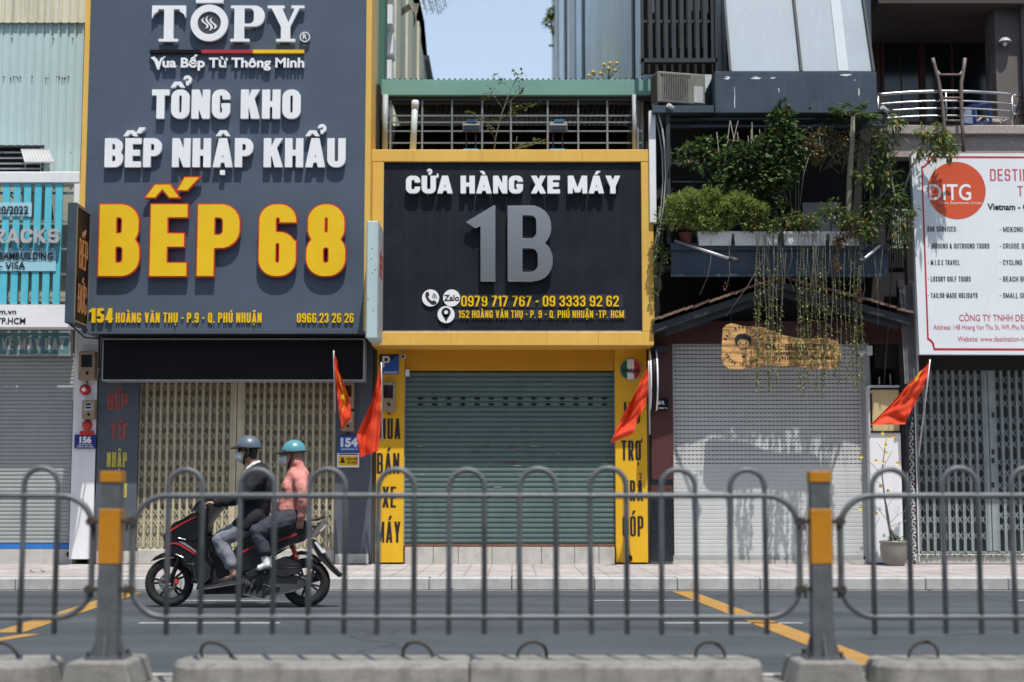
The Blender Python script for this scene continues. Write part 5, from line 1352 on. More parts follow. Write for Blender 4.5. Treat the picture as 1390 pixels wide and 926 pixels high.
# ================================================================== E: house at the right with the open balcony
E = Thing('balcony_house', 'dark stone house with recessed balcony and grey-green folding gate at the right', 'building', base_at(1330, FY, 764))
XE0 = PX(1183, FY, 300); XE1 = 14.5
E.part('wall', MB().box(XE0+.01, XE1, FY+2.2, 40, .1, 14), M_dark)
ez = PZ(178, FY)
E.part('balcony_slab', MB().box(PX(1196, 23.2, 180), XE1, 23.25, FY+2.2, PZ(181, 23.2), PZ(168.5, 23.2)), M_granite, bevel=.012)
E.part('balcony_slab_face', MB().box(PX(1200, 23.3, 190), XE1, 23.35, FY+1.0, PZ(212, 23.3), PZ(181.5, 23.3)), M_granite)
E.part('upper_wall', MB().box(PX(1184, FY, 300), XE1, FY+.05, FY+2.1, PZ(500, FY), PZ(212, FY)-.02), M_dark)
E.part('ceiling', MB().box(PX(1188, FY, 0), XE1, FY-.2, FY+2.2, PZ(10, FY), PZ(-40, FY)), mat('dark_soffit', (.06, .045, .042), .8))
cy = FY+.1
E.part('pillar', MB().box(PX(1352, cy, 90), PX(1386, cy, 90), cy, cy+.5, PZ(168.5, cy), PZ(-40, cy)), mat('stained_column', (.13, .11, .105), .85, var=.3, scale=2, streak=.6, dirt=(.06, .05, .05)))
E.part('side_column', MB().box(PX(1387.5, cy, 90), PX(1420, cy, 90), cy-.25, cy+.3, PZ(168.5, cy), PZ(-40, cy)), mat('grey_column', (.24, .22, .22), .8, var=.2))
dy = FY+1.9
E.part('balcony_door', MB().box(PX(1185, dy, 90), PX(1352, dy, 90), dy, dy+.1, PZ(175, dy), PZ(12, dy)), M_brownw)
for u0, u1 in ((1200, 1222), (1224, 1246), (1256, 1289), (1294, 1338)):
    E.part('door_pane', rbx(MB(), u0, u1, 40, 165, dy-.012, .02), M_glassd)
mb = MB()
for u in (1190, 1197, 1249, 1253, 1291): rbx(mb, u, u+3.4, 20, 172, dy-.04, .05)
E.part('door_frame', mb, M_brownw)
RYb = 23.32
def railpt(u, v): 
    q = (u-1190)/190; return PT(u, v+7*(2*q-1)**2*.7-2.5, RYb-.12*math.sin(math.pi*min(1, max(0, q))))
mb = MB()
for v, r in ((126.5, .024), (139.5, .014), (149.5, .014), (159.5, .014)): mb.tube([railpt(1190+i*8.4, v) for i in range(23)], r, 8)
E.part('balcony_rail', mb, M_chrome)
mb = MB()
for u in (1192, 1284, 1374): mb.tube([railpt(u, 168), railpt(u, 126)], .018, 8)
for v, r in ((130, .02), (144, .014), (155, .014)): mb.tube([PT(1376, v, RYb), PT(1386, v, RYb+.35)], r, 6)
E.part('rail_post', mb, M_chrome)
t = Thing('wall_lamp', 'small domed wall lamp on the stained column above the balcony rail', 'wall lamp', PT(1364, 60, cy))
c = PT(1364, 57, cy-.09); t.part('shade', MB().lathe([(0, .07), (.05, .06), (.09, .02), (.10, 0)], c, 'z', 16), M_lgrey); t.part('arm', MB().tube([PT(1364, 58, cy), c], .015, 6), M_lgrey); t.part('bulb', MB().ell((c.x, c.y, c.z-.03), (.035, .035, .04), 10, 8), M_white)
# tall stand leaning over the rail
t = Thing('metal_ladder', 'rusty metal ladder with curved tops standing against the balcony rail', 'ladder', PT(1292, 168, 23.1))
M_lad = mat('rusted_pipe', (.16, .125, .11), .6, .3, var=.3, scale=8)
t.part('rail', MB().tube([PT(1266, 79, 23.12), PT(1268.5, 88, 23.12), PT(1274, 110, 23.12), PT(1279, 140, 23.12), PT(1281.5, 166, 23.12), PT(1283, 206, 23.12)], .028, 8), M_lad)
t.part('rail', MB().tube([PT(1310, 79, 23.12), PT(1308, 95, 23.12), PT(1305, 112, 23.12), PT(1305, 140, 23.12), PT(1306, 170, 23.12), PT(1308, 206, 23.12)], .028, 8), M_lad)
for v, a, b_ in ((101.5, 1272, 1306), (133, 1278, 1305), (164, 1282, 1306), (197, 1283, 1308)):
    t.part('rung', MB().tube([PT(a, v, 23.12), PT(b_, v, 23.12)], .018, 6), M_lad)
mb = MB()
for a, b_, c in (((1272, 94), (1278, 101), (1272, 101)), ((1307, 94), (1301, 101), (1306.5, 101))):
    mb.prism([[(PX(p[0], 23.11, p[1]), PZ(p[1], 23.11)) for p in (a, b_, c)]], 23.11, 23.12)
t.part('corner_plate', mb, M_lgrey)
# blue plastic stool lying on its side
t = Thing('plastic_stool', 'blue plastic stool tipped on its side behind the balcony rail', 'stool', PT(1323, 167, 23.6)); M_st = mat('blue_plastic', (.05, .11, .36), .4)
Y0 = 23.55
ang = zrot(0, (0, 0, 0)); T0 = PT(1323, 156, Y0); Mr = Matrix.Translation(T0) @ Euler((R(8), R(-12), R(20))).to_matrix().to_4x4()
h = .135
t.part('seat', MB().box(-h, h, .10, .13, -h, h, Mr), mat('pale_blue_plastic', (.30, .36, .50), .4), bevel=.01)
for sx in (-1, 1):
    for sz in (-1, 1): t.part('leg', MB().bar(Mr @ Vector((sx*h*.85, .1, sz*h*.85)), Mr @ Vector((sx*h*1.15, -.2, sz*h*1.15)), .05, .03), M_st)
for a, b_ in (((-1, -1), (1, -1)), ((1, -1), (1, 1)), ((1, 1), (-1, 1)), ((-1, 1), (-1, -1))):
    t.part('stretcher', MB().bar(Mr @ Vector((a[0]*h*1.1, -.17, a[1]*h*1.1)), Mr @ Vector((b_[0]*h*1.1, -.17, b_[1]*h*1.1)), .05, .015), M_st)
mb = MB()
for k in range(9):
    c = PT(1330+k*4.5, 168-random.uniform(0, 2), 23.5); mb.tube([c+Vector((-.06, 0, 0)), c+Vector((.05, .05, random.uniform(.02, .12)))], .02, 5)
single('firewood_scraps', 'small heap of wood scraps beside the tipped blue stool', 'wood scraps', mb, M_granite, tuple(PT(1348, 168, 23.5)))
# travel company board
DY = 22.7
Q = Thing('travel_company_board', 'large white travel company board with red border and round orange logo', 'sign board', (PX(1330, DY, 480), DY, PZ(480, DY)))
FD = zrot(0, (0, 0, 0))
def dpt(u, v, Y=DY): return (PX(u, Y, 345), PZ(v+(u-1240)*.010, Y))
mb = MB().prism([[dpt(1244.5, 481), dpt(1630, 478), dpt(1630, 204), dpt(1240.5, 208.5)]], DY, DY+.12)
Q.part('board', mb, mat('vinyl_white', (.72, .76, .79), .4, var=.04, scale=1.5, streak=.1, dirt=(.50, .54, .56)))
Y1 = DY-.003
o = [(1253.5, 226), (1258, 224.5), (1262, 220), (1263.5, 211.8), (1640, 209.5), (1640, 211.7), (1265.5, 214), (1263.8, 221.5), (1259.5, 226.3), (1255.5, 228), (1257.5, 458.5), (1261.5, 461.5), (1264.5, 466), (1265.5, 472.5), (1640, 470), (1640, 472.5), (1263.6, 475.2), (1262, 467), (1259, 463), (1255.3, 461)]
Q.part('border_line', MB().prism([[dpt(*p) for p in o]], Y1, DY-.0005), M_redp)
Q.part('logo_disc', MB().prism([arcpts(1298.5, 258.5, 39.5, Y1, 64)], Y1, DY-.0005), mat('orange_red_vinyl', (.60, .085, .03), .4, var=.03))
mb = ppx(MB(), 'DITG', 1261, 1318, 271.5, 250, Y1-.002, .012); ppx(mb, 'Tours, Experiences, Cruises', 1275, 1333, 277, 273.5, Y1-.002, .0); Q.part('logo_lettering', mb, M_whitel)
mb = tpx(MB(), 'DESTINATION INDOCHINA', 1344, 1530, 245.5, 229.5, Y1, .002, s=.12, b=.11, gap=.16); tpx(mb, 'TRAVEL', 1381, 1440, 266.5, 252.5, Y1, .002, s=.12, b=.11, gap=.16)
ppx(mb, 'CÔNG TY TNHH DESTINATION INDOCHINA', 1302, 1498, 436, 427, Y1, .005); ppx(mb, 'Address: 148 Hoang Van Thu St, W9, Phu Nhuan Dist, HCMC | Tel: 028 3999 0000', 1267, 1500, 447.5, 440.5, Y1, .0); ppx(mb, 'Website: www.destination-indochina.com | Email: info', 1300, 1470, 463.5, 456.5, Y1, .0)
Q.part('heading_lettering', mb, mat('rose_vinyl', (.52, .07, .10), .5, var=0))
mb = tpx(MB(), 'OUR SERVICES:', 1259, 1299, 314.5, 307.5, Y1, .002, s=.14, b=.13, gap=.13)
for i, (st, ue, st2, ue2) in enumerate((('- INBOUND & OUTBOUND TOURS', 1343, '- CRUISE SHIPS', 1405), ('- M.I.C.E TRAVEL', 1302.5, '- CYCLING TOURS', 1410), ('- LUXURY GOLF TOURS', 1317.5, '- BEACH BREAKS', 1410), ('- TAILOR-MADE HOLIDAYS', 1327, '- SMALL GROUPS', 1409))):
    v = 337.5+22.4*i; tpx(mb, st, 1259.5, ue, v, v-7, Y1, .002, s=.14, b=.13, gap=.13); tpx(mb, st2, 1357, ue2, v, v-7, Y1, .002, s=.14, b=.13, gap=.13)
tpx(mb, '- MEKONG RIVER', 1357, 1410, 315, 308, Y1, .002, s=.14, b=.13, gap=.13); ppx(mb, 'Vietnam - Cambodia - Laos', 1340.5, 1465, 285, 276.5, Y1, .03)
Q.part('service_lettering', mb, M_ink)
# gate below
E.part('lintel', rbx(MB(), 1240, 1560, 478, 503, FY-.04, .2), M_dark)
gt = E.part('folding_gate', rbx(rbx(MB(), 1244, 1560, 498, 502, FY-.02, .1), 1244, 1560, 748.5, 751, FY-.02, .1), M_ggate)
lattice_gate(E, gt, 1246, 1337, 502, 748, FY, .118, M_ggate, M_ggateb, [(1336.5, 1343), (1344, 1352)])
lattice_gate(E, gt, 1352, 1560, 502, 748, FY, .118, M_ggate, M_ggateb, [(1244, 1247)], phase=.07)
mb = MB()
for v in (560, 610, 622, 655): rbx(mb, 1346, 1350, v, v+7, FY-.034, .01)
E.part('gate_latch', mb, M_dgrey, gt)
E.part('threshold', rbx(MB(), 1243, 1560, 752, 766, FY-.12, .25), M_plinth, bevel=.015)
# filigree panel between D and E
t = Thing('filigree_panel', 'tall white cut-metal filigree strip at the left edge of the grey-green gate', 'ornamental panel', base_at(1239, FY-.1, 762)); YL = FY-.14
xa, xb, z0, z1 = PX(1233.5, YL, 690), PX(1245, YL, 690), PZ(762, YL), PZ(500, YL); w_ = xb-xa; mb = MB(); z = z0+.04; k = 0
while z < z1:
    s_ = 1 if k % 2 else -1; cx = xa+w_*.5
    mb.tube([(cx+s_*w_*.26*math.cos(a*.7)*(1-a*.10), YL, z+w_*.5*math.sin(a*.7)*(1-a*.10)) for a in range(0, 10)], .0065, 5)
    mb.tube([(cx-s_*w_*.30, YL, z+w_*.1), (cx-s_*w_*.1, YL, z+w_*.55), (cx+s_*w_*.28, YL, z+w_*.72)], .006, 5); z += w_*.78; k += 1
t.part('scrollwork', mb, M_white); t.part('rim', MB().box(xa-.012, xa, YL-.01, YL+.015, z0, z1).box(xb, xb+.012, YL-.01, YL+.015, z0, z1), M_white)
t = Thing('perforated_panel', 'tilted grey perforated metal panel hanging left of the white travel board', 'ornamental panel', PT(1236, 515, 23.0)); YL = 23.0
A_, B_, C_, D_ = PT(1222, 392, YL), PT(1239.5, 383, YL), PT(1246.5, 513, YL), PT(1229, 521, YL); mb = MB()
for i in range(9):
    q = i/8
    for a, b_ in ((A_.lerp(B_, q), D_.lerp(C_, min(1, q+.0))),): mb.bar(a, b_, .018 if i in (0, 8) else .011, .012)
for i in range(41):
    q = i/40; o_ = .12*((i % 2)-.5)*0; mb.bar(A_.lerp(D_, q), B_.lerp(C_, q), .016 if i % 2 else .007, .010)
t.part('mesh', mb, mat('weathered_metal', (.20, .205, .21), .6, .2, var=.3, scale=5)); t.part('edge', MB().bar(B_, C_, .03, .02), M_lgrey)
mb = MB().box(PX(1224, FY-.02, 600), PX(1246, FY-.02, 600), FY-.03, FY+.3, .15, PZ(380, FY))
E.part('party_wall', mb, mat('dark_mottled_wall', (.045, .042, .042), .9, var=.4, scale=4, dirt=(.14, .14, .13), dirtamt=.4))  # very dark wall colour with paler mottling
mb = MB().tube([PT(1213, 330, 22.9), PT(1209, 380, 22.85), PT(1207, 430, 22.95), PT(1203, 480, 23.1), PT(1200, 522, NBY)], .010, 6)
mb.tube([PT(1228, 330, 23), PT(1232, 420, 23.3), PT(1229, 520, 23.35), PT(1232, 640, 23.4)], .025, 6); mb.tube([PT(1234, 500, 23.3), PT(1237, 560, 23.35), PT(1230, 610, 23.4), PT(1227, 700, 23.4)], .02, 6)
E.part('cable', mb, M_dgrey)
mb = MB()
for k in range(6): mb.box(PX(1212+k*3.2, 23.5, 300), PX(1213+k*3.2, 23.5, 300), 23.5, 23.52, PZ(335, 23.5), PZ(285, 23.5))
mb.box(PX(1210, 23.5, 300), PX(1232, 23.5, 300), 23.49, 23.53, PZ(286, 23.5), PZ(284, 23.5)); mb.box(PX(1210, 23.5, 300), PX(1232, 23.5, 300), 23.49, 23.53, PZ(337, 23.5), PZ(335, 23.5))
E.part('window_bars', mb, M_lgrey)

# ================================================================== plants
def leafmat(name, col, var=.35): return mat(name, col, .5, var=var, scale=7, trans=.3, spec=.3)
L_dark = leafmat('dark_leaf', (.052, .092, .034)); L_mid = leafmat('mid_leaf', (.095, .155, .045)); L_bright = leafmat('bright_leaf', (.15, .22, .060))
L_yel = leafmat('yellowing_leaf', (.20, .15, .03)); L_dry = leafmat('dry_leaf', (.16, .085, .035)); L_vine = leafmat('vine_leaf', (.27, .31, .10))
M_stem = mat('green_stem', (.10, .10, .045), .7); M_bark = mat('grey_bark', (.20, .185, .15), .85, var=.3, scale=14); M_soil = mat('soil', (.05, .035, .025), .95)
rnd = random.Random(11)
def scatter_leaves(mb, centre, rad, n, L, W, droop=.35, mats=1, shell=.55, weights=None):
    for _ in range(n):
        d = Vector((rnd.gauss(0, 1), rnd.gauss(0, 1), rnd.gauss(0, 1))).normalized(); r = shell+(1-shell)*rnd.random()
        p = Vector(centre)+Vector((d.x*rad[0]*r, d.y*rad[1]*r, d.z*rad[2]*r))
        o = (d+Vector((rnd.uniform(-.8, .8), rnd.uniform(-.9, .3), rnd.uniform(-.8, .5)-droop)))
        k = rnd.uniform(.65, 1.25); mb.cur = rnd.choices(range(mats), weights)[0] if mats > 1 else 0
        mb.leaf(p, o, (rnd.uniform(-.5, .5), rnd.uniform(-.5, .5), 1), L*k, W*k)
    mb.cur = 0
def clumps(mb, pts, **k):
    for (u, v, Y, ru, rv, rd, n) in pts: scatter_leaves(mb, PT(u, v, Y), (ru/93, rd, rv/93), n, **k)
def plant(name, label, cat, base, stems, foliage, mats, stem_m=M_stem, group=None, fname='foliage'):
    t = Thing(name, label, cat, base, group)
    mb = MB()
    for pts, r in stems: mb.tube(pts, r, 6)
    if stems: t.part('stem', mb, stem_m)
    t.part(fname, foliage, mats); return t
def planter(label, u0, u1):
    Y = 22.62; t = Thing('planter_box', label, 'planter box', PT((u0+u1)/2, 332, Y+.1), 'white planter boxes on the balcony rail')
    x0, x1, za, zb = PX(u0, Y, 322), PX(u1, Y, 322), PZ(332.5, Y), PZ(315.5, Y); m = MB(); i = .02
    m.add([(x0+i, Y+.01, za), (x1-i, Y+.01, za), (x1-i, Y+.17, za), (x0+i, Y+.17, za), (x0, Y-.01, zb), (x1, Y-.01, zb), (x1, Y+.19, zb), (x0, Y+.19, zb)], [(0, 3, 2, 1), (0, 1, 5, 4), (1, 2, 6, 5), (2, 3, 7, 6), (3, 0, 4, 7)])
    t.part('box', m, M_white); t.part('rim', MB().box(x0-.012, x1+.012, Y-.024, Y-.006, zb-.02, zb+.012).box(x0-.012, x1+.012, Y+.186, Y+.204, zb-.02, zb+.012), M_white); t.part('soil', MB().box(x0+.005, x1-.005, Y-.004, Y+.184, zb-.03, zb-.012), M_soil)
planter('white planter box under the bright bush, leftmost of the row', 947.5, 994)
planter('white planter box second in the row, under the bright bush end', 996.5, 1057)
planter('white planter box left of the leafy strands, third in the row', 1064, 1122.5)
planter('white planter box with dry leaves hanging over it, rightmost of the row', 1125, 1168)
t = Thing('flower_pot', 'dark red flower pot at the left end of the planter row', 'flower pot', PT(931, 329, 22.7)); c = PT(931, 330, 22.72)
t.part('pot', MB().lathe([(0, 0), (.075, 0), (.10, .13), (.108, .13), (.108, .15), (.09, .15), (.085, .13), (0, .125)], c, 'z', 20), mat('red_pot', (.12, .028, .028), .5)); t.part('soil', MB().lathe([(0, .135), (.088, .135)], c, 'z', 16), M_soil)
# feathery bright bushes: many small sprays
def feathery(cl):
    mb = MB()
    for (u, v, ru, rv) in cl:
        for _ in range(int(ru*rv*.42)):
            d = Vector((rnd.gauss(0, 1), rnd.gauss(-.4, 1), rnd.gauss(.15, 1))).normalized(); r = rnd.uniform(.55, 1)
            c = PT(u, v, 22.62)+Vector((d.x*ru/93*r, d.y*.24*r, d.z*rv/93*r))
            for _ in range(7):
                o = d+Vector((rnd.uniform(-1, 1), rnd.uniform(-1, 1), rnd.uniform(-.7, .9))); mb.cur = 0 if rnd.random() < .72 else (1 if rnd.random() < .8 else 2)
                mb.leaf(c+Vector((rnd.uniform(-.03, .03), rnd.uniform(-.03, .03), rnd.uniform(-.03, .03))), o, (0, 0, 1), rnd.uniform(.05, .09), .019)
    mb.cur = 0; return mb
bm_ = [leafmat('bush_leaf', (.26, .33, .10)), leafmat('bush_leaf_light', (.30, .36, .11)), L_mid]
plant('feathery_bush', 'large bright green feathery bush at the left of the balcony', 'bush', PT(948, 325, 22.6),
      [([PT(935, 325, 22.7), PT(930, 285, 22.7)], .015), ([PT(955, 322, 22.7), PT(950, 275, 22.7), PT(965, 262, 22.7)], .015), ([PT(960, 322, 22.7), PT(985, 285, 22.7)], .012)],
      feathery([(922, 282, 20, 20), (945, 288, 28, 24), (965, 268, 14, 13), (975, 292, 24, 22), (915, 300, 12, 12), (958, 305, 30, 12), (938, 272, 14, 14), (985, 285, 16, 18)]), bm_, M_bark)
plant('feathery_bush', 'smaller yellowish green feathery bush above the second white planter', 'bush', PT(1012, 318, 22.6),
      [([PT(1010, 320, 22.7), PT(1008, 280, 22.7)], .012), ([PT(1015, 320, 22.7), PT(1025, 285, 22.7)], .01)],
      feathery([(1000, 272, 16, 12), (1012, 282, 18, 14), (1026, 288, 14, 12), (995, 290, 14, 14), (1034, 285, 7, 7)]), [bm_[0], bm_[1], L_yel], M_bark)
# climber
mb = MB()
clumps(mb, [(1060, 168, 22.62, 20, 22, .2, 230), (1065, 195, 22.6, 30, 26, .22, 340), (1040, 205, 22.6, 28, 24, .2, 250), (1015, 215, 22.62, 28, 22, .2, 300), (990, 225, 22.62, 28, 26, .2, 270), (955, 215, 22.7, 26, 18, .2, 150), (930, 210, 22.75, 18, 14, .2, 70), (975, 250, 22.65, 20, 14, .2, 110), (1035, 240, 22.62, 30, 24, .2, 330), (1060, 235, 22.6, 22, 24, .2, 280), (1010, 248, 22.65, 26, 12, .15, 140), (1075, 215, 22.62, 16, 22, .2, 200), (970, 195, 22.75, 40, 8, .15, 120), (1052, 270, 22.62, 14, 22, .15, 150), (945, 200, 22.8, 20, 10, .1, 50), (1062, 148, 22.65, 9, 9, .1, 60)],
       L=.088, W=.064, mats=4, weights=[58, 28, 9, 5])
st_ = []
for _ in range(22):
    u = rnd.uniform(975, 1085); st_.append(([PT(u, rnd.uniform(275, 310), 22.75), PT(u+rnd.uniform(-14, 14), 240, 22.72), PT(u+rnd.uniform(-20, 20), rnd.uniform(160, 205), 22.7)], .006))
plant('climbing_vine', 'dense dark leafy climber hanging over the middle of the pergola', 'climber', PT(1056, 320, 22.7), st_, mb, [L_dark, L_mid, L_bright, L_yel], M_bark)
# tangle of dry creeper
mb = MB()
clumps(mb, [(1120, 190, 22.7, 36, 16, .2, 300), (1100, 205, 22.72, 24, 16, .2, 180), (1185, 185, 22.7, 22, 16, .2, 170), (1130, 212, 22.75, 34, 10, .2, 160), (1160, 220, 22.8, 16, 22, .2, 100)], L=.06, W=.03, mats=4, weights=[34, 18, 16, 32])
st_ = []
for _ in range(70):
    u = rnd.uniform(1085, 1205); v = rnd.uniform(170, 205); st_.append(([PT(u, v, 22.72), PT(u+rnd.uniform(-25, 25), v+rnd.uniform(-8, 14), 22.75+rnd.uniform(0, .2)), PT(u+rnd.uniform(-30, 30), v+rnd.uniform(8, 45), 22.75)], .0045))
plant('dry_creeper', 'brown tangled creeper along the top right of the pergola', 'climber', PT(1140, 190, 22.8), st_, mb, [L_dark, L_mid, L_yel, L_dry], M_bark)
# papaya
t = Thing('papaya_tree', 'thin papaya tree with a pale trunk and palm-like leaf crown', 'tree', PT(1151, 318, 22.7))
tp = PT(1158, 158, 22.55)
t.part('trunk', MB().tube([PT(1151, 318, 22.72), PT(1152, 285, 22.68), PT(1153.5, 235, 22.62), PT(1157, 190, 22.58), tp], [.05, .045, .04, .036, .03], 9), mat('papaya_bark', (.22, .21, .15), .85, var=.35, scale=18))
mb = MB(); mc = MB()
for k in range(16):
    a = k*2.399; el = rnd.uniform(-.25, .75); ln = rnd.uniform(.16, .30); d = Vector((math.cos(a), math.sin(a)*.8, el)).normalized(); q = tp+d*ln
    mc.tube([tp, tp+d*ln*.5+Vector((0, 0, .03)), q], .006, 5)
    for j in range(9):
        b_ = (j-4)/4*1.9; side = d.cross(Vector((0, 0, 1))).normalized(); o = d*math.cos(b_)+side*math.sin(b_)+Vector((0, 0, -.45)); mb.cur = 1 if rnd.random() < .3 else 0
        L_ = .20*(1-.3*abs(j-4)/4)*rnd.uniform(.8, 1.1); mb.leaf(q, o, (0, 0, 1), L_, .055)
t.part('leaf_stalk', mc, M_stem); t.part('crown', mb, [leafmat('papaya_leaf', (.06, .13, .04)), L_bright])
# right-hand shrubs
mb = MB()
clumps(mb, [(1205, 190, 22.5, 18, 22, .2, 100), (1200, 230, 22.55, 22, 24, .2, 170), (1180, 240, 22.6, 18, 16, .2, 100), (1215, 265, 22.55, 16, 20, .2, 90), (1190, 285, 22.6, 24, 22, .2, 190), (1222, 300, 22.55, 16, 22, .2, 120), (1215, 170, 22.45, 14, 10, .2, 40), (1175, 310, 22.6, 22, 16, .2, 100), (1222, 330, 22.6, 12, 14, .15, 50), (1235, 282, 22.5, 10, 10, .15, 30), (1168, 236, 22.5, 10, 12, .1, 30)], L=.13, W=.038, mats=4, weights=[36, 36, 20, 8], droop=.5, shell=.2)
st_ = [([PT(1190, 325, 22.7), PT(1196, 260, 22.6), PT(1210, 205, 22.5), PT(1222, 172, 22.4)], .014), ([PT(1205, 325, 22.7), PT(1215, 270, 22.55), PT(1208, 225, 22.5)], .012), ([PT(1175, 322, 22.7), PT(1182, 270, 22.65), PT(1178, 215, 22.6)], .012), ([PT(1226, 320, 22.7), PT(1224, 290, 22.6)], .008), ([PT(1166, 300, 22.7), PT(1200, 262, 22.55), PT(1212, 240, 22.5)], .009)]
plant('balcony_shrub', 'loose green shrub at the right end of the balcony beside the travel board', 'shrub', PT(1195, 328, 22.7), st_, mb, [L_dark, L_mid, L_bright, L_yel], M_bark)
mb = MB()
clumps(mb, [(1272, 182, 22.35, 20, 12, .15, 90), (1285, 190, 22.35, 14, 14, .15, 60), (1255, 178, 22.35, 14, 10, .15, 50), (1268, 205, 22.33, 18, 10, .15, 60), (1288, 208, 22.33, 8, 10, .1, 30), (1244, 205, 22.38, 8, 12, .1, 30), (1220, 162, 22.4, 10, 8, .1, 40)], L=.15, W=.04, mats=3, weights=[35, 45, 20], droop=.8, shell=.15)
st_ = [([PT(1208, 325, 22.7), PT(1226, 262, 22.5), PT(1238, 225, 22.4), PT(1258, 190, 22.35), PT(1275, 178, 22.33)], .012), ([PT(1238, 225, 22.4), PT(1262, 208, 22.33), PT(1285, 205, 22.32)], .008), ([PT(1215, 175, 22.45), PT(1240, 200, 22.4), PT(1265, 226, 22.4)], .006)]
plant('leaning_tree', 'slender tree leaning its drooping leaves over the top corner of the travel board', 'tree', PT(1208, 328, 22.7), st_, mb, [L_mid, L_bright, L_yel], M_bark, fname='crown')
mb = MB()
clumps(mb, [(1075, 298, 22.5, 22, 10, .14, 170), (1100, 300, 22.5, 20, 9, .14, 150), (1128, 285, 22.55, 22, 16, .15, 220), (1150, 300, 22.5, 20, 12, .14, 200), (1175, 316, 22.5, 16, 11, .12, 110), (1050, 305, 22.5, 16, 9, .12, 140), (1022, 304, 22.5, 20, 9, .12, 130), (1090, 308, 22.5, 40, 5, .06, 60)], L=.078, W=.034, mats=5, weights=[18, 32, 28, 12, 10], shell=.2)
plant('planter_greens', 'mixed low green plants spilling from the white planter boxes', 'plants', PT(1100, 316, 22.6), [([PT(1128, 316, 22.7), PT(1128, 280, 22.65)], .01)], mb, [L_dark, L_mid, L_bright, L_yel, L_dry])
mb = MB()
clumps(mb, [(1140, 322, 22.52, 14, 7, .06, 60), (1155, 318, 22.5, 8, 6, .06, 40), (1137, 330, 22.5, 5, 12, .05, 40)], L=.07, W=.035, mats=2, weights=[80, 20], shell=.1)
single('dry_plant', 'withered brown plant drooping over the rightmost white planter', 'plant', mb, [L_dry, L_yel], tuple(PT(1145, 325, 22.5)))
mb = MB(); clumps(mb, [(895, 300, 22.7, 8, 20, .1, 70), (893, 335, 22.75, 10, 20, .1, 80), (890, 365, 22.8, 8, 16, .1, 50), (903, 345, 22.7, 6, 22, .1, 50), (888, 395, 22.85, 5, 10, .1, 20)], L=.055, W=.04, mats=3, weights=[50, 35, 15], shell=.1)
st_ = [([PT(895, 285, 22.8), PT(892, 340, 22.85), PT(888, 410, 22.95)], .006), ([PT(900, 300, 22.8), PT(898, 350, 22.85), PT(892, 430, 23.0)], .005)]
plant('small_creeper', 'small-leaved creeper running down beside the yellow frame', 'climber', PT(892, 440, 22.9), st_, mb, [L_dark, L_mid, L_vine], M_bark)
# hanging strands
def strands(label, lst, dens):
    t = Thing('hanging_vine', label, 'hanging vine', PT(lst[0][0], 325, 22.55), 'leafy strands hanging from the balcony'); mb = MB(); st = MB()
    for u, vend, Yq in lst:
        a = PT(u, 318, 22.55); v0 = 330; pts = [a]; n = 14; wob = rnd.uniform(0, 6); du = rnd.uniform(-4, 4)
        for i in range(n+1):
            q = i/n; v = v0+(vend-v0)*q; pts.append(PT(u+du*q+1.6*math.sin(q*7+wob), v, Yq+(.02*math.sin(q*9+wob))))
        st.tube(pts, .0042, 4)
        for i in range(int((vend-v0)*dens*.72)):
            q = rnd.random()**.62; k = min(n-1, int(q*n)); p = pts[1+k].lerp(pts[2+k] if 2+k < len(pts) else pts[-1], q*n-k)
            mb.cur = rnd.choices([0, 1, 2], [60, 28, 12])[0]
            mb.leaf(p, (rnd.uniform(-1, 1), rnd.uniform(-1, 1), rnd.uniform(-1.0, .4)), (0, 0, 1), rnd.uniform(.035, .065), .026)
    t.part('strand', st, M_bark); t.part('leaves', mb, [L_vine, L_mid, L_yel])
Vy = 22.55
strands('leafy hanging strands passing in front of the round face on the wooden sign', [(1026, 532, Vy), (1029, 524, Vy+.06), (1032, 500, Vy)], .62)
strands('leafy hanging strands just left of the lettering on the wooden sign', [(1041, 528, Vy), (1045, 533, Vy+.05), (1049, 520, Vy), (1038, 470, Vy), (1055, 505, Vy+.04), (1061, 455, Vy)], .5)
strands('leafy hanging strands in front of the middle letters of the wooden sign', [(1088, 530, Vy), (1092, 538, Vy+.05), (1096, 520, Vy), (1084, 500, Vy+.06)], .78)
strands('leafy hanging strands in front of the last letters of the wooden sign', [(1108, 532, Vy), (1113, 541, Vy+.05), (1118, 528, Vy), (1104, 505, Vy+.03), (1122, 510, Vy)], .7)
strands('leafy hanging strands just past the right end of the wooden sign', [(1136, 512, Vy), (1141, 524, Vy+.05), (1146, 528, Vy), (1131, 500, Vy)], .45)
strands('leafy hanging strands nearest the white security camera', [(1154, 528, Vy), (1160, 530, Vy+.05), (1165, 534, Vy), (1168, 522, Vy+.03), (1162, 480, Vy)], .75)
st_ = []
for _ in range(26):
    u = rnd.uniform(1022, 1172); v1 = rnd.uniform(380, 440); st_.append(([PT(u, 318, 22.57), PT(u+rnd.uniform(-3, 3), 350, 22.5), PT(u+rnd.uniform(-6, 6), (350+v1)/2, 22.52), PT(u+rnd.uniform(-8, 8), v1, 22.56)], .0026))
for u0, v0, u1, v1 in ((965, 352, 950, 400), (990, 350, 985, 395), (1040, 345, 985, 430), (1185, 335, 1192, 440), (1198, 340, 1186, 400)): st_.append(([PT(u0, 325, 22.6), PT(u0, v0, 22.55), PT((u0+u1)/2+3, (v0+v1)/2, 22.55), PT(u1, v1, 22.6)], .004))
mb = MB()
for pts, r in st_: mb.tube(pts, r, 4)
o = single('bare_roots', 'thin bare pale runners hanging in a curtain from the planter boxes', 'roots', mb, mat('pale_root', (.20, .175, .13), .8, var=.3), tuple(PT(1100, 330, 22.55))); o['kind'] = 'stuff'
mb = MB(); 
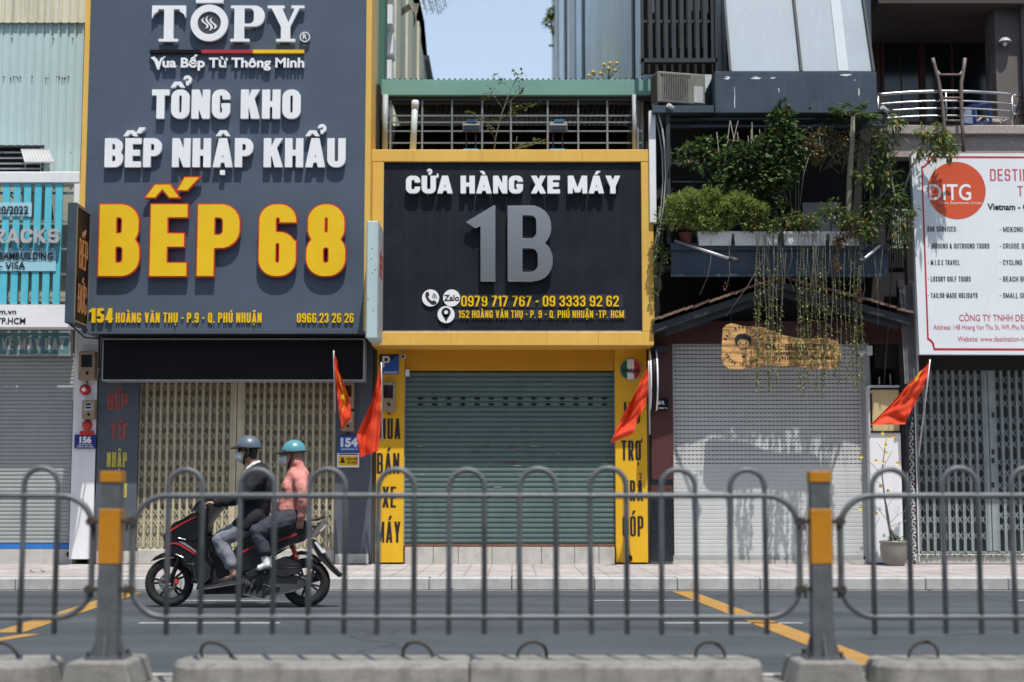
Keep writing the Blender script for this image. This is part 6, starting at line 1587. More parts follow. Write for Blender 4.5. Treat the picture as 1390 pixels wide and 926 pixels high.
for u, v, n in ((1136, 358, 40), (1166, 398, 30), (985, 390, 8)): scatter_leaves(mb, PT(u, v, 22.52), (.05, .05, .12), n, .06, .03, shell=.1)
single('dry_leaf_clump', 'withered brown leaves caught in the hanging runners below the planters', 'dry leaves', mb, L_dry, tuple(PT(1136, 370, 22.52)))
# weeds on the yellow frame and the green roof
mb = MB(); rn = [(672, 203, 672), (676, 182, 680), (683, 155, 690), (693, 128, 697), (703, 105, 706)]
st_ = [([PT(671, 203, 23.1), PT(673, 185, 23.05), PT(681, 155, 23.0), (PT(692, 125, 23.0)), PT(704, 100, 23.0)], [.011, .010, .008, .006, .004]), ([PT(674, 178, 23.05), PT(662, 168, 23.0), PT(646, 158, 22.98), PT(640, 152, 22.98)], .004), ([PT(684, 150, 23), PT(672, 132, 22.98), PT(662, 125, 22.98)], .004), ([PT(686, 142, 23), PT(703, 128, 22.98), PT(710, 120, 22.98)], .004), ([PT(679, 162, 23), PT(700, 150, 22.98), PT(727, 141, 22.98)], .004), ([PT(693, 122, 23), PT(682, 112, 23), PT(677, 110, 23)], .003), ([PT(672, 192, 23.05), PT(668, 180, 23), PT(664, 172, 23)], .003)]
for u, v in ((636, 154), (642, 157), (653, 160), (668, 165), (664, 175), (660, 130), (666, 120), (672, 127), (658, 132), (676, 109), (682, 111), (710, 121), (706, 124), (697, 146), (703, 143), (712, 144), (720, 142), (727, 140), (690, 152), (698, 154), (704, 99), (697, 98), (709, 103), (705, 106), (675, 104)):
    for _ in range(6): mb.cur = rnd.choice([0, 1, 1]); mb.leaf(PT(u+rnd.uniform(-4, 4), v+rnd.uniform(-3, 3), 22.97), (rnd.uniform(-1, 1), rnd.uniform(-1, .4), rnd.uniform(-.9, .4)), (0, 0, 1), rnd.uniform(.05, .085), .045)
plant('sapling', 'thin wild sapling growing from the top of the yellow frame', 'sapling', PT(671, 203, 23.1), st_, mb, [L_yel, L_mid], M_bark)
mb = MB(); st_ = []
for u, v in ((708, 196), (722, 196), (736, 192), (728, 190), (716, 198), (740, 190)):
    st_.append(([PT(700, 203, 23.05), PT((700+u)/2, 198, 23), PT(u, v, 22.98)], .004))
    for _ in range(6): mb.cur = rnd.choice([0, 1]); mb.leaf(PT(u+rnd.uniform(-4, 4), v+rnd.uniform(-2, 2), 22.97), (rnd.uniform(-1, 1), rnd.uniform(-1, .4), rnd.uniform(-.6, .5)), (0, 0, 1), .06, .045)
st_.append(([PT(699, 203, 23.05), PT(702, 185, 23.0)], .004))
plant('small_weed', 'small spreading weed on top of the yellow frame left of the right floodlight', 'weed', PT(700, 203, 23.05), st_, mb, [L_yel, L_mid], M_bark)
mb = MB(); st_ = []
for u, v in ((820, 88), (828, 86), (826, 93), (837, 86), (835, 96), (815, 100), (799, 103), (805, 98)):
    st_.append(([PT(826 if u > 812 else 802, 109, 23.6), PT(u, v, 23.55)], .005)); c = PT(u, v, 23.55); mb.cur = 1; mb.ell(c, (.028, .028, .03), 8, 5); mb.cur = 0
    for _ in range(5): mb.leaf(PT(u+rnd.uniform(-3, 3), v+rnd.uniform(4, 14), 23.55), (rnd.uniform(-1, 1), rnd.uniform(-1, 1), .8), (0, 0, 1), .09, .02)
plant('roof_weed', 'yellow-flowered weed growing on the green-edged roof', 'weed', PT(826, 109, 23.6), st_, mb, [L_mid, mat('yellow_petal', (.60, .38, .02), .6)])
mb = MB(); clumps(mb, [(748, 18, 48, 9, 10, .4, 90), (742, 30, 48, 8, 7, .4, 60), (752, 40, 48, 4, 6, .3, 30), (756, 2, 48, 6, 8, .3, 60)], L=.16, W=.07, mats=2, shell=.15)
plant('wall_bush', 'small bush sprouting from the far edge of the blue-grey side wall', 'bush', PT(751, 60, 49), [([PT(753, 70, 49), PT(750, 40, 48.5), PT(745, 15, 48)], .03), ([PT(752, 62, 49), PT(746, 62, 48)], .04)], mb, [L_mid, L_bright], M_bark)
mb = MB(); st_ = []
for k in range(14):
    u = 572+k*2.6; v = rnd.uniform(2, 22); st_.append(([PT(560+k, -45, 36), PT(u-3, v-14, 36), PT(u, v, 36)], .008)); scatter_leaves(mb, PT(u, v-6, 36), (.08, .1, .14), 9, .06, .02, shell=.1)
for k in range(10):
    st_.append(([PT(545, 12+k, 26.5), PT(555+k*1.5, 5, 26.5), PT(562, 18+k*2, 26.4)], .008))
plant('overhanging_twigs', 'sparse twigs hanging into the sky above the cream side wall', 'branch', PT(575, -40, 36), st_, mb, L_mid, M_bark)
# potted apricot tree
PYp = 22.95
t = Thing('potted_plant', 'thin yellow-flowered bare tree in a grey bowl pot by the notice board', 'potted plant', PT(1214, 768, PYp)); t.base = tuple(PT(1214, 768, PYp)); c = Vector((PX(1214, PYp, 750), PYp, .150)); 
t.o.location = c; t.base = tuple(c)
hh = .36; rr_ = .205
t.part('pot', MB().lathe([(0, 0), (.13, 0), (.15, .02), (.195, .15), (.205, .26), (.200, hh-.04), (.212, hh-.03), (.212, hh), (.19, hh), (.185, hh-.05), (0, hh-.06)], c, 'z', 28), mat('glazed_pot', (.20, .19, .165), .4, var=.2, scale=4, coat=.2))
t.part('soil', MB().lathe([(0, hh-.04), (.186, hh-.045)], c, 'z', 20), M_soil)
b0 = c+Vector((0, 0, hh-.04)); tr_ = MB()
def tq(u, v, d=0): return PT(u, v, PYp+d)
for pts, rs in (([b0+Vector((-.03, 0, 0)), tq(1204, 700), tq(1199, 660), tq(1197, 640), tq(1201, 610), tq(1204, 590)], [.018, .015, .012, .010, .007, .004]), ([b0+Vector((.05, .02, 0)), tq(1208, 716), tq(1204, 690), tq(1200, 672)], [.02, .016, .012, .008]),
                ([tq(1198, 648), tq(1186, 632), tq(1172, 622), tq(1168, 618)], .004), ([tq(1198, 636), tq(1207, 620), tq(1211, 612)], .004), ([tq(1201, 615), tq(1190, 600)], .003), ([tq(1205, 708), tq(1190, 688), tq(1172, 690), tq(1166, 684)], .004), ([tq(1206, 712), tq(1218, 700), tq(1228, 694), tq(1231, 690)], .004), ([tq(1208, 715), tq(1222, 710), tq(1232, 706)], .0035), ([tq(1203, 690), tq(1212, 676), tq(1216, 670)], .003), ([tq(1218, 700), tq(1220, 686)], .003), ([tq(1199, 660), tq(1188, 652), tq(1180, 640)], .003), ([tq(1204, 592), tq(1208, 570), tq(1210, 545)], .003), ([tq(1190, 690), tq(1184, 676)], .003)):
    tr_.tube(pts, rs, 6)
t.part('trunk', tr_, M_bark)
fl = MB()
for u, v in ((1198, 588), (1206, 594), (1212, 593), (1169, 620), (1189, 626), (1199, 628), (1218, 629), (1203, 615), (1195, 660), (1205, 666), (1167, 690), (1189, 697), (1202, 605)):
    for k in range(5): 
        a = k*1.256+rnd.random(); fl.leaf(tq(u, v, -.02), (math.cos(a), -.5, math.sin(a)), (0, -1, 0), .035, .03)
t.part('blossoms', fl, mat('yellow_blossom', (.75, .52, .02), .6, var=.1))
gl = MB(); scatter_leaves(gl, b0+Vector((.03, -.03, .05)), (.13, .12, .06), 130, .05, .03, shell=.1); t.part('ground_leaves', gl, L_mid)
# moss along the threshold
mb = MB()
for _ in range(500):
    mb.leaf(PT(rnd.uniform(1245, 1400), rnd.uniform(751, 756), FY-.13), (rnd.uniform(-1, 1), -1, rnd.uniform(-.4, 1)), (0, 0, 1), .03, .02)
o = single('moss', 'green moss along the threshold of the grey-green gate', 'moss', mb, L_dark, tuple(PT(1320, 755, FY-.13))); o['kind'] = 'stuff'

# ================================================================== flags
M_flag = mat('red_flag_cloth', (.82, .070, .020), .75, var=.08, scale=6, trans=.35, bump=0)
M_star = mat('yellow_star_cloth', (.80, .48, .01), .75, var=.03, trans=.35)
def in_star(u, v, cx=.5, cy=.5, r=.30, asp=1.5):
    x, y = (u-cx)*asp, v-cy; d = math.hypot(x, y)
    if d < 1e-6: return True
    a = (math.atan2(x, y)) % (2*math.pi/5); a = min(a, 2*math.pi/5-a)
    ri = r*.382; ax, ay = r, 0.0; bx, by = ri*math.cos(math.pi/5), ri*math.sin(math.pi/5); px, py = d*math.cos(a), d*math.sin(a)
    return (bx-ax)*(py-ay)-(by-ay)*(px-ax) >= 0
def flag(label, Y, hoist, fly, pole, folds=3.0, amp=.05, star=(.5, .5, .3)):
    """hoist and fly are pixel poly-lines (top to bottom) of the two cloth edges; cloth sags between them"""
    t = Thing('flag', label, 'flag', PT(pole[0][0], pole[0][1], Y), 'red flags along the shop fronts')
    def samp(pl, q):
        k = min(len(pl)-2, int(q*(len(pl)-1))); f = q*(len(pl)-1)-k
        return pl[k][0]+(pl[k+1][0]-pl[k][0])*f, pl[k][1]+(pl[k+1][1]-pl[k][1])*f
    def fn(u, v):
        a, b = samp(hoist, v), samp(fly, v); w_ = math.sin(u*math.pi)
        uu, vv = a[0]+(b[0]-a[0])*u, a[1]+(b[1]-a[1])*u
        d = amp*math.sin(u*folds*2*math.pi+v*2.2)*(.25+.75*u)+.022*math.sin(v*9+u*5)+.014*math.sin(u*19-v*7)+.008*math.sin(v*27+u*9)
        return tuple(PT(uu+1.2*w_*math.sin(v*8+u*6), vv+.8*w_*math.sin(u*11+v*3), Y-.03+d))
    mb = MB().grid(fn, 54, 36, matfn=lambda u, v: 1 if in_star(u, 1-v, *star) else 0)
    t.part('cloth', mb, [M_flag, M_star])
    t.part('pole', MB().tube([PT(*p, Y+(.0 if i else .25)) for i, p in enumerate(pole)], .013, 8), M_alu)
flag('narrow furled red flag with a big yellow star in front of the slate pillar', 22.7, [(453.5, 478), (454, 498), (455.5, 515), (456.5, 527)], [(462, 510), (474, 540), (478, 566), (464, 584)], [(455, 560), (453, 476)], 1.6, .05, (.5, .50, .50, 1.6))
flag('large red flag sagging to the left across the pillar edge near the word MUA', 22.5, [(517, 494), (517.5, 530), (518, 560), (514, 612)], [(515, 500), (505, 545), (484, 590), (489, 621)], [(519, 600), (517.5, 492)], 1.5, .08, (.0, .46, .13))
flag('plain orange-red flag blown left over the right yellow pillar', 22.5, [(880, 494), (880.5, 510), (880, 530), (877, 546)], [(866, 528), (846, 562), (828, 602), (858, 590)], [(882, 590), (880.5, 490)], 1.7, .07, (.5, -.9, .1))
flag('red flag streaming left past the cream notice with a sliver of yellow star', 22.4, [(1262, 490), (1260, 508), (1252, 530), (1238, 556)], [(1226, 530), (1206, 552), (1181, 577), (1228, 576)], [(1247, 620), (1262.5, 488)], 1.3, .06, (.42, .98, .34))

# ================================================================== scooter (faces left, wheels on the road at Y = 16)
BK = 16.0
def cp(cx, cy, dy=0.0): return PT(180+cx/3.56, 580+cy/3.56, BK+dy)      # measured on an enlarged view of the photo
def cxz(cx, cy): p = cp(cx, cy); return (p.x, p.z)
M_gloss = mat('black_gloss_paint', (.010, .011, .013), .16, var=.06, coat=.6)
M_satin = mat('black_satin_plastic', (.018, .019, .021), .5, var=.15, scale=6, dirt=(.06, .055, .05), dirtamt=.15)
M_rub = mat('tyre_rubber', (.014, .014, .015), .75, var=.2, scale=10, dirt=(.05, .047, .043), dirtamt=.4)
M_engine = mat('engine_alloy', (.09, .09, .095), .5, .5, var=.25, scale=8, dirt=(.05, .045, .04), dirtamt=.4)
M_decal = mat('red_decal', (.46, .030, .040), .35, var=.03); M_silver = mat('silver_decal', (.40, .41, .43), .3, .5, var=.03)
M_seat = mat('seat_vinyl', (.016, .016, .017), .55, var=.1)
Sc = Thing('motor_scooter', 'black scooter with red pinstripes ridden by two people on the road', 'scooter', (cp(500, 860).x, BK, 0))
def pl(name, pts, hw, m, bevel=.02, dy=0.0, parent=None, seg=3):
    mb = MB().prism([[cxz(*p) for p in pts]], BK+dy-hw, BK+dy+hw); return Sc.part(name, mb, m, parent, bevel=bevel, bseg=seg)
def wheel(cx, front):
    R_ = .246; x = cp(cx, 750).x; c = (x, BK, R_); rt = .043 if front else .05
    prof = [(R_-rt+rt*math.cos(R(a)), rt*1.0*math.sin(R(a))) for a in range(-140, 141, 20)]
    w = Sc.part('wheel', MB().lathe([(.030, -.05), (.045, -.05), (.045, .05), (.030, .05)], c, 'y', 16), M_satin)
    Sc.part('tyre', MB().lathe(prof, c, 'y', 56), M_rub, w)
    tr_ = MB()
    for k in range(40):
        a = 2*math.pi*k/40
        for s_ in (-1, 1):
            p = Vector((x+math.cos(a)*(R_-.004), BK+s_*.018, R_+math.sin(a)*(R_-.004))); q = Vector((x+math.cos(a+.09)*(R_-.014), BK+s_*.036, R_+math.sin(a+.09)*(R_-.014))); tr_.bar(p, q, .007, .006)
    Sc.part('tread', tr_, M_black, w)
    ri = R_-rt*1.75
    Sc.part('rim', MB().lathe([(ri, -.034), (ri+.012, -.036), (ri+.012, .036), (ri, .034), (ri-.014, .02), (ri-.014, -.02), (ri, -.034)], c, 'y', 48), M_satin, w)
    sp = MB()
    for k in range(5):
        a = R(90+72*k+(12 if front else 30)); 
        for da in (-.16, .16):
            sp.bar((x+math.cos(a)*.035, BK-.012, R_+math.sin(a)*.035), (x+math.cos(a+da)*(ri-.008), BK-.012, R_+math.sin(a+da)*(ri-.008)), .024, .020, up=(0, 1, 0))
    Sc.part('spoke', sp, M_satin, w, bevel=.004)
    return x, R_, w
fxw, RW, wf = wheel(178, True); rxw, _, wr = wheel(838, False)
mb = MB(); q = .093
mb.prism([[(fxw+q*math.cos(R(a)), RW+q*math.sin(R(a))) for a in range(0, 360, 10)], [(fxw+.055*math.cos(R(a)), RW+.055*math.sin(R(a))) for a in range(0, 360, 15)]]+
         [[(fxw+.075*math.cos(R(a))+.006*math.cos(R(b_)), RW+.075*math.sin(R(a))+.006*math.sin(R(b_))) for b_ in range(0, 360, 60)] for a in range(0, 360, 24)], BK-.062, BK-.057)
Sc.part('brake_disc', mb, mat('worn_steel', (.32, .31, .30), .35, .9, var=.2), wf)
Sc.part('brake_caliper', MB().box(fxw+.066, fxw+.108, BK-.085, BK-.045, RW-.018, RW+.040), mat('red_caliper', (.60, .05, .02), .4), None, bevel=.012, bseg=2)
for s_ in (-1, 1): Sc.part('fork_leg', MB().tube([cp(255, 560, s_*.075), cp(212, 670, s_*.075), cp(180, 752, s_*.075)], [.026, .024, .022], 10), M_satin)
pl('front_fender', [(100, 643), (118, 624), (142, 611), (170, 604), (205, 605), (240, 622), (268, 655), (275, 680), (262, 672), (238, 646), (205, 630), (165, 627), (130, 634)], .065, M_gloss, .02)
pl('leg_shield', [(172, 522), (188, 498), (220, 468), (262, 442), (300, 424), (330, 416), (352, 430), (356, 480), (350, 540), (356, 610), (345, 690), (322, 748), (306, 745), (300, 700), (288, 664), (258, 628), (215, 600), (176, 580)], .17, M_gloss, .05, seg=4)
pl('nose_panel', [(168, 540), (184, 505), (214, 478), (240, 470), (225, 500), (200, 530), (196, 560), (172, 572)], .12, M_gloss, .03)
pl('headlight', [(176, 526), (190, 503), (216, 484), (226, 492), (206, 512), (196, 532)], .135, mat('headlight_glass', (.10, .11, .12), .08, .3, var=0, coat=1), .012)
pl('handlebar_cover', [(298, 404), (312, 376), (336, 354), (368, 346), (402, 352), (436, 374), (432, 396), (404, 424), (382, 462), (364, 520), (350, 520), (344, 470), (338, 425)], .12, M_satin, .03, seg=4)
pl('instrument_panel', [(330, 356), (352, 344), (392, 347), (386, 356), (350, 360)], .10, M_glassd, .005)
for s_ in (-1, 1):
    Sc.part('handlebar', MB().tube([cp(365, 378, s_*.10), cp(362, 374, s_*.22), cp(372, 374, s_*.36)], .014, 8), M_satin)
    Sc.part('grip', MB().tube([cp(363, 374, s_*.24), cp(372, 374, s_*.37)], .019, 10), M_rub)
    Sc.part('brake_lever', MB().tube([cp(345, 370, s_*.20), cp(335, 372, s_*.27), cp(348, 374, s_*.36)], .006, 6), M_silver)
    m_ = Sc.part('mirror', MB().ell(cp(352, 308, s_*.30), (.018, .055, .034), 14, 8), M_satin)
    Sc.part('mirror_stem', MB().tube([cp(356, 368, s_*.20), cp(350, 340, s_*.26), cp(353, 314, s_*.30)], .006, 6), M_satin, m_)
pl('inner_leg_shield', [(352, 520), (372, 530), (392, 600), (380, 680), (372, 750), (345, 752), (348, 690), (358, 610)], .15, M_satin, .03)
pl('floor_tunnel', [(345, 640), (398, 600), (440, 640), (500, 662), (545, 690), (540, 760), (510, 802), (352, 800), (322, 775), (330, 735)], .13, M_satin, .03)
for s_ in (-1, 1): pl('footboard', [(336, 764), (400, 752), (470, 742), (545, 734), (552, 748), (470, 762), (400, 774), (338, 780)], .055, M_engine, .008, dy=s_*.165)
pl('seat', [(498, 540), (512, 505), (540, 490), (610, 482), (680, 472), (740, 458), (800, 452), (846, 456), (858, 468), (838, 482), (740, 494), (620, 524), (545, 552)], .135, M_seat, .04, seg=4)
pl('rear_body_panel', [(480, 618), (520, 566), (560, 540), (620, 520), (740, 490), (840, 478), (872, 484), (866, 520), (836, 552), (764, 572), (700, 604), (650, 642), (606, 672), (545, 686), (505, 668)], .145, M_gloss, .04, seg=4)
pl('side_cowl', [(206, 516), (236, 486), (290, 458), (334, 446), (340, 500), (322, 538), (280, 540), (240, 534), (206, 546)], .176, M_gloss, .03, seg=4)
pl('lower_cowl', [(300, 640), (336, 600), (372, 610), (400, 650), (392, 720), (350, 744), (318, 730)], .165, M_satin, .03, seg=3)
yq = BK-.1465
def decal(pts, m, y=yq): 
    mb = MB().prism([[cxz(*p) for p in pts]], y-.0015, y+.004); return mb
mb = decal([(520, 608), (565, 586), (602, 570), (602, 575), (566, 594), (522, 616)], M_decal); 
for pts in ([(650, 556), (700, 530), (718, 519), (716, 525), (700, 537), (652, 563)], [(690, 550), (750, 531), (806, 513), (804, 519), (752, 539), (692, 556)], [(700, 545), (712, 541), (716, 546), (704, 549)], [(725, 537), (742, 531), (744, 536), (728, 542)], [(770, 522), (800, 510), (801, 513), (772, 527)]):
    m2 = decal(pts, M_decal); mb.add(m2.v, m2.f)
Sc.part('pinstripe', mb, M_decal)
yf = BK-.1775
mb = decal([(190, 499), (250, 464), (300, 440), (324, 430), (322, 434), (255, 469), (204, 502)], M_decal, yf)
for pts in ([(178, 574), (195, 560), (214, 553), (244, 558), (284, 584), (324, 612), (314, 612), (280, 591), (240, 567), (212, 561), (188, 573)],):
    m2 = decal(pts, M_decal, yf); mb.add(m2.v, m2.f)
Sc.part('pinstripe', mb, M_decal)
mb = decal([(240, 548), (270, 556), (322, 594), (326, 606), (285, 578), (256, 560)], M_silver, yf); m2 = decal([(283, 655), (300, 653), (318, 658), (302, 660)], M_silver, yf); mb.add(m2.v, m2.f); Sc.part('silver_stripe', mb, M_silver)
pl('tail_light', [(864, 526), (878, 494), (905, 466), (936, 454), (934, 472), (912, 500), (884, 524)], .075, mat('smoked_tail_lens', (.22, .20, .20), .15, .2, var=.1, coat=1), .014)
mb = MB()
for s_ in (-1, 1): mb.tube([cp(800, 462, s_*.10), cp(838, 462, s_*.12), cp(868, 448, s_*.12), cp(922, 436, s_*.07)], .013, 8)
mb.tube([cp(922, 436, -.07), cp(926, 435, 0), cp(922, 436, .07)], .013, 8); mb.box(cp(850, 450).x, cp(900, 450).x, BK-.09, BK+.09, cp(0, 452).z, cp(0, 446).z); Sc.part('grab_rail', mb, M_satin)
pl('rear_mudguard', [(858, 545), (876, 548), (905, 578), (940, 628), (975, 676), (1006, 712), (1000, 720), (968, 698), (934, 664), (905, 624), (878, 586)], .07, M_satin, .012)
pl('number_plate', [(884, 556), (890, 553), (928, 606), (922, 609)], .085, M_white, .002)
pl('rear_hugger', [(742, 650), (770, 618), (810, 602), (850, 604), (885, 622), (905, 648), (895, 650), (870, 628), (840, 616), (806, 616), (776, 632), (756, 660)], .06, M_satin, .012)
pl('engine_case', [(545, 716), (600, 690), (650, 700), (705, 706), (800, 716), (838, 730), (846, 752), (828, 776), (780, 792), (700, 806), (620, 812), (540, 806), (520, 770)], .06, M_engine, .025, dy=-.09)
pl('engine_block', [(530, 690), (640, 680), (700, 700), (700, 800), (540, 812), (515, 770)], .12, M_satin, .02)
pl('air_filter_box', [(688, 660), (706, 638), (744, 628), (790, 628), (816, 640), (824, 680), (806, 704), (740, 712), (694, 702)], .05, M_satin, .035, dy=-.13, seg=4)
mb = MB()
for k in range(2): mb.tube([cp(704, 664+k*16, -.179), cp(810, 664+k*16, -.179)], .004, 5)
Sc.part('filter_rib', mb, M_satin)
mb = MB()
for k in range(9):
    a, b_ = cp(545+k*9, 800-(k % 3)*10, -.155), cp(552+k*9, 735+(k % 4)*9, -.155); mb.tube([a, b_], .008, 5)
Sc.part('engine_fin', mb, M_satin)
mb = MB(); a, b_ = cp(768, 566, -.09), cp(792, 628, -.09); n = 60
mb.tube([a.lerp(b_, i/n)+Vector((math.cos(i*.75)*.024, math.sin(i*.75)*.024, 0)) for i in range(n+1)], .0075, 6); Sc.part('spring', mb, M_decal)
Sc.part('shock_absorber', MB().tube([a, b_], .013, 8), M_silver)
Sc.part('exhaust', MB().tube([cp(560, 790, .10), cp(660, 800, .16), cp(720, 770, .19), cp(900, 720, .19)], [.02, .02, .05, .05], 12), M_satin)
for s_ in (-1, 1): Sc.part('passenger_peg', MB().tube([cp(636, 700, s_*.13), cp(640, 700, s_*.25)], .014, 8), M_rub)
pl('peg_bracket', [(556, 700), (600, 676), (690, 690), (690, 702), (620, 706), (580, 720)], .012, M_satin, .004, dy=-.16)
Sc.part('kick_starter', MB().tube([cp(712, 770, -.16), cp(660, 772, -.17), cp(640, 762, -.19), cp(632, 762, -.21)], .011, 7), M_engine)
Sc.part('side_stand', MB().tube([cp(560, 806, -.13), cp(640, 822, -.15)], .011, 7), M_satin)

# ================================================================== people: each limb tapered, fused into one continuous surface
M_skin = mat('skin', (.42, .235, .155), .5, var=.06, scale=12, spec=.35); M_hair = mat('black_hair', (.012, .010, .009), .5, var=.2, scale=40)
def cloth(name, col, bumpv=.5): return mat(name, col, .85, var=.12, scale=9, bump=bumpv, bscale=16, spec=.25)
M_jacket = cloth('charcoal_suit', (.019, .019, .026)); M_grey = cloth('grey_trousers', (.21, .225, .27)); M_pink = cloth('pink_jacket', (.60, .245, .215)); M_navyt = cloth('dark_slate_trousers', (.046, .048, .066))
M_mask = cloth('white_mask_cloth', (.72, .72, .73), .3); M_shirt = cloth('white_shirt', (.72, .73, .74), .2); M_sock = cloth('white_sock', (.74, .74, .74), .2); M_shoe = mat('dark_shoe', (.025, .024, .026), .5, var=.2); M_lens = mat('dark_lens', (.01, .01, .012), .1, var=0)
class Blob:
    def __init__(s): s.mb = MB()
    def limb(s, pts, rs, flat=1.0):
        pts = [Vector(p) for p in pts]
        s.mb.tube(pts, rs, 14, flat=1.0)
        for p, r in zip(pts, rs): s.mb.ell(p, (r, r, r), 14, 10)
        return s
    def ell(s, c, r, rot=0.0):
        s.mb.ell(c, r, 20, 14, Matrix.Rotation(rot, 3, 'Y')); return s
    def done(s, t, name, m, voxel=.010, smooth=4, parent=None, wrinkle=0.0):
        o = link_mesh('tmp', s.mb, m, t.base); md = o.modifiers.new('r', 'REMESH'); md.mode = 'VOXEL'; md.voxel_size = voxel; md.use_smooth_shade = True
        if smooth: sm = o.modifiers.new('s', 'SMOOTH'); sm.iterations = smooth; sm.factor = .5
        if wrinkle > 0:
            tx = bpy.data.textures.new('wrinkle', 'CLOUDS'); tx.noise_scale = .075; tx.noise_depth = 2
            d = o.modifiers.new('d', 'DISPLACE'); d.texture = tx; d.strength = wrinkle; d.mid_level = .5
        bpy.context.view_layer.update()
        me = bpy.data.meshes.new_from_object(o.evaluated_get(bpy.context.evaluated_depsgraph_get())); me.name = name
        bpy.data.objects.remove(o)
        me.materials.clear(); me.materials.append(m)
        q = bpy.data.objects.new(name, me); COL.objects.link(q); q.parent = parent or t.o
        return q
def hand(B, wrist, dirv, side, curl):
    """palm, four bent fingers of unequal length and a thumb; dirv runs wrist to knuckles, side across the palm towards the thumb, curl is where the fingers close"""
    d = Vector(dirv).normalized(); s_ = Vector(side).normalized(); c = Vector(curl).normalized(); w_ = Vector(wrist)
    for k in (-1, -.33, .33, 1): B.limb([w_+s_*(k*.018), w_+d*.075+s_*(k*.026)], [.016, .013])
    for k, ln in zip((-1, -.33, .33, 1), (.026, .032, .034, .030)):
        a = w_+d*.08+s_*(k*.029); b_ = a+d*ln+c*(ln*.5); e = b_+c*ln*.95; g = e+c*ln*.3-d*ln*.6; B.limb([a, b_, e, g], [.0095, .009, .0085, .0075])
    a = w_+d*.03+s_*.024; b_ = a+s_*.03+d*.018+c*.012; B.limb([a, b_, b_+d*.024+c*.022, b_+d*.022+c*.042], [.012, .0105, .0095, .008])
def helmet(t, c, rx, ry, rz, tilt, m, m_trim, visor):
    mb = MB(); Rm = Matrix.Rotation(tilt, 3, 'Y'); nu, nv = 32, 14; vs = []; fs = []
    def prof(th, a): 
        low = 1.56+.13*math.cos(a)          # the rim sits lower behind
        q = th*low; return Rm @ Vector((rx*math.sin(q)*math.cos(a)*(1.06 if math.cos(a) > 0 else 1.0), ry*math.sin(q)*math.sin(a), rz*math.cos(q)))
    for j in range(nv+1):
        for i in range(nu): vs.append(Vector(c)+prof(j/nv, 2*math.pi*i/nu))
    for j in range(nv):
        for i in range(nu): fs.append((j*nu+i, (j+1)*nu+i, (j+1)*nu+(i+1) % nu, j*nu+(i+1) % nu))
    mb.add(vs, fs, True)
    h = t.part('helmet', mb, m)
    rim = MB().tube([Vector(c)+prof(1.0, 2*math.pi*i/nu) for i in range(nu)], .008, 6, closed=True); t.part('helmet_rim', rim, m_trim, h)
    vb = MB().grid(lambda u, v: tuple(Vector(c)+prof(.90+.02*math.sin(u*math.pi), math.pi-1.05+2.1*u)+Rm @ Vector((-.075*v*math.sin(u*math.pi)**.6, 0, -.012*v-.012*v*v))), 16, 6)
    o2 = t.part('helmet_visor', vb, visor, h); sd = o2.modifiers.new('s', 'SOLIDIFY'); sd.thickness = .008
    for s_ in (-1, 1):
        t.part('helmet_vent', MB().tube([Vector(c)+Rm @ Vector((.01, s_*(ry-.002), -.02)), Vector(c)+Rm @ Vector((.01, s_*(ry+.008), -.02))], .014, 12), m_trim, h)
    return h
# ---- rider
P1 = Thing('person', 'rider in dark suit jacket, grey trousers, blue-grey helmet and white mask, hands on the handlebar', 'person', (cp(560, 470).x, BK, cp(0, 860).z), 'riders on the scooter')
B = Blob(); sh, hp = cp(602, 232), cp(582, 452)
B.limb([cp(604, 228), cp(600, 300), cp(588, 380), hp], [.10, .115, .11, .12])
for s_ in (-1, 1):
    Y_ = lambda d: s_*d
    B.limb([cp(603, 232, Y_(.08)), cp(604, 238, Y_(.165))], [.07, .062])
    el = cp(525, 340, Y_(.26)); wr = cp(402, 366, Y_(.285))
    B.limb([cp(604, 238, Y_(.165)), cp(565, 292, Y_(.22)), el, cp(465, 354, Y_(.28)), wr], [.055, .05, .042, .038, .026])
    hand(B, wr, Vector((-1, 0, .0)), (0, -s_*.3, .0) if False else (0, -s_, .15), (0, 0, -1))
    kn = cp(418, 540, Y_(.165)); an = cp(482, 690, Y_(.175))
    B.limb([cp(578, 462, Y_(.09)), cp(500, 500, Y_(.14)), kn], [.085, .075, .056])
    B.limb([kn, cp(448, 600, Y_(.17)), an], [.055, .052, .036]); B.limb([an, cp(492, 722, Y_(.175))], [.036, .034]); B.limb([cp(492, 722, Y_(.175)), cp(445, 738, Y_(.18))], [.034, .028])
B.limb([cp(596, 200), cp(575, 160)], [.058, .052])
hc = cp(556, 120); B.ell(hc, (.092, .074, .108)).ell(hc+Vector((-.035, 0, -.055)), (.05, .05, .055)).limb([hc+Vector((-.088, 0, -.01)), hc+Vector((-.104, 0, -.035))], [.012, .014])
for s_ in (-1, 1): B.ell(hc+Vector((.012, s_*.073, -.005)), (.018, .008, .03))
body = B.done(P1, 'body', M_skin, .0065, 3)
J1 = Blob(); J1.limb([cp(606, 230), cp(604, 300), cp(594, 380), cp(588, 440)], [.132, .158, .152, .155])
for s_ in (-1, 1):
    J1.limb([cp(606, 232, s_*.06), cp(608, 244, s_*.175)], [.085, .085])
    J1.limb([cp(608, 244, s_*.175), cp(567, 295, s_*.225), cp(525, 341, s_*.262), cp(462, 356, s_*.282), cp(404, 366, s_*.285)], [.086, .078, .068, .058, .043])
    J1.limb([cp(585, 440, s_*.10), cp(545, 470, s_*.13), cp(515, 482, s_*.14)], [.12, .105, .09])
J1.limb([cp(604, 208), cp(602, 200)], [.072, .066])
J1.done(P1, 'jacket', M_jacket, .011, 5, wrinkle=.027)
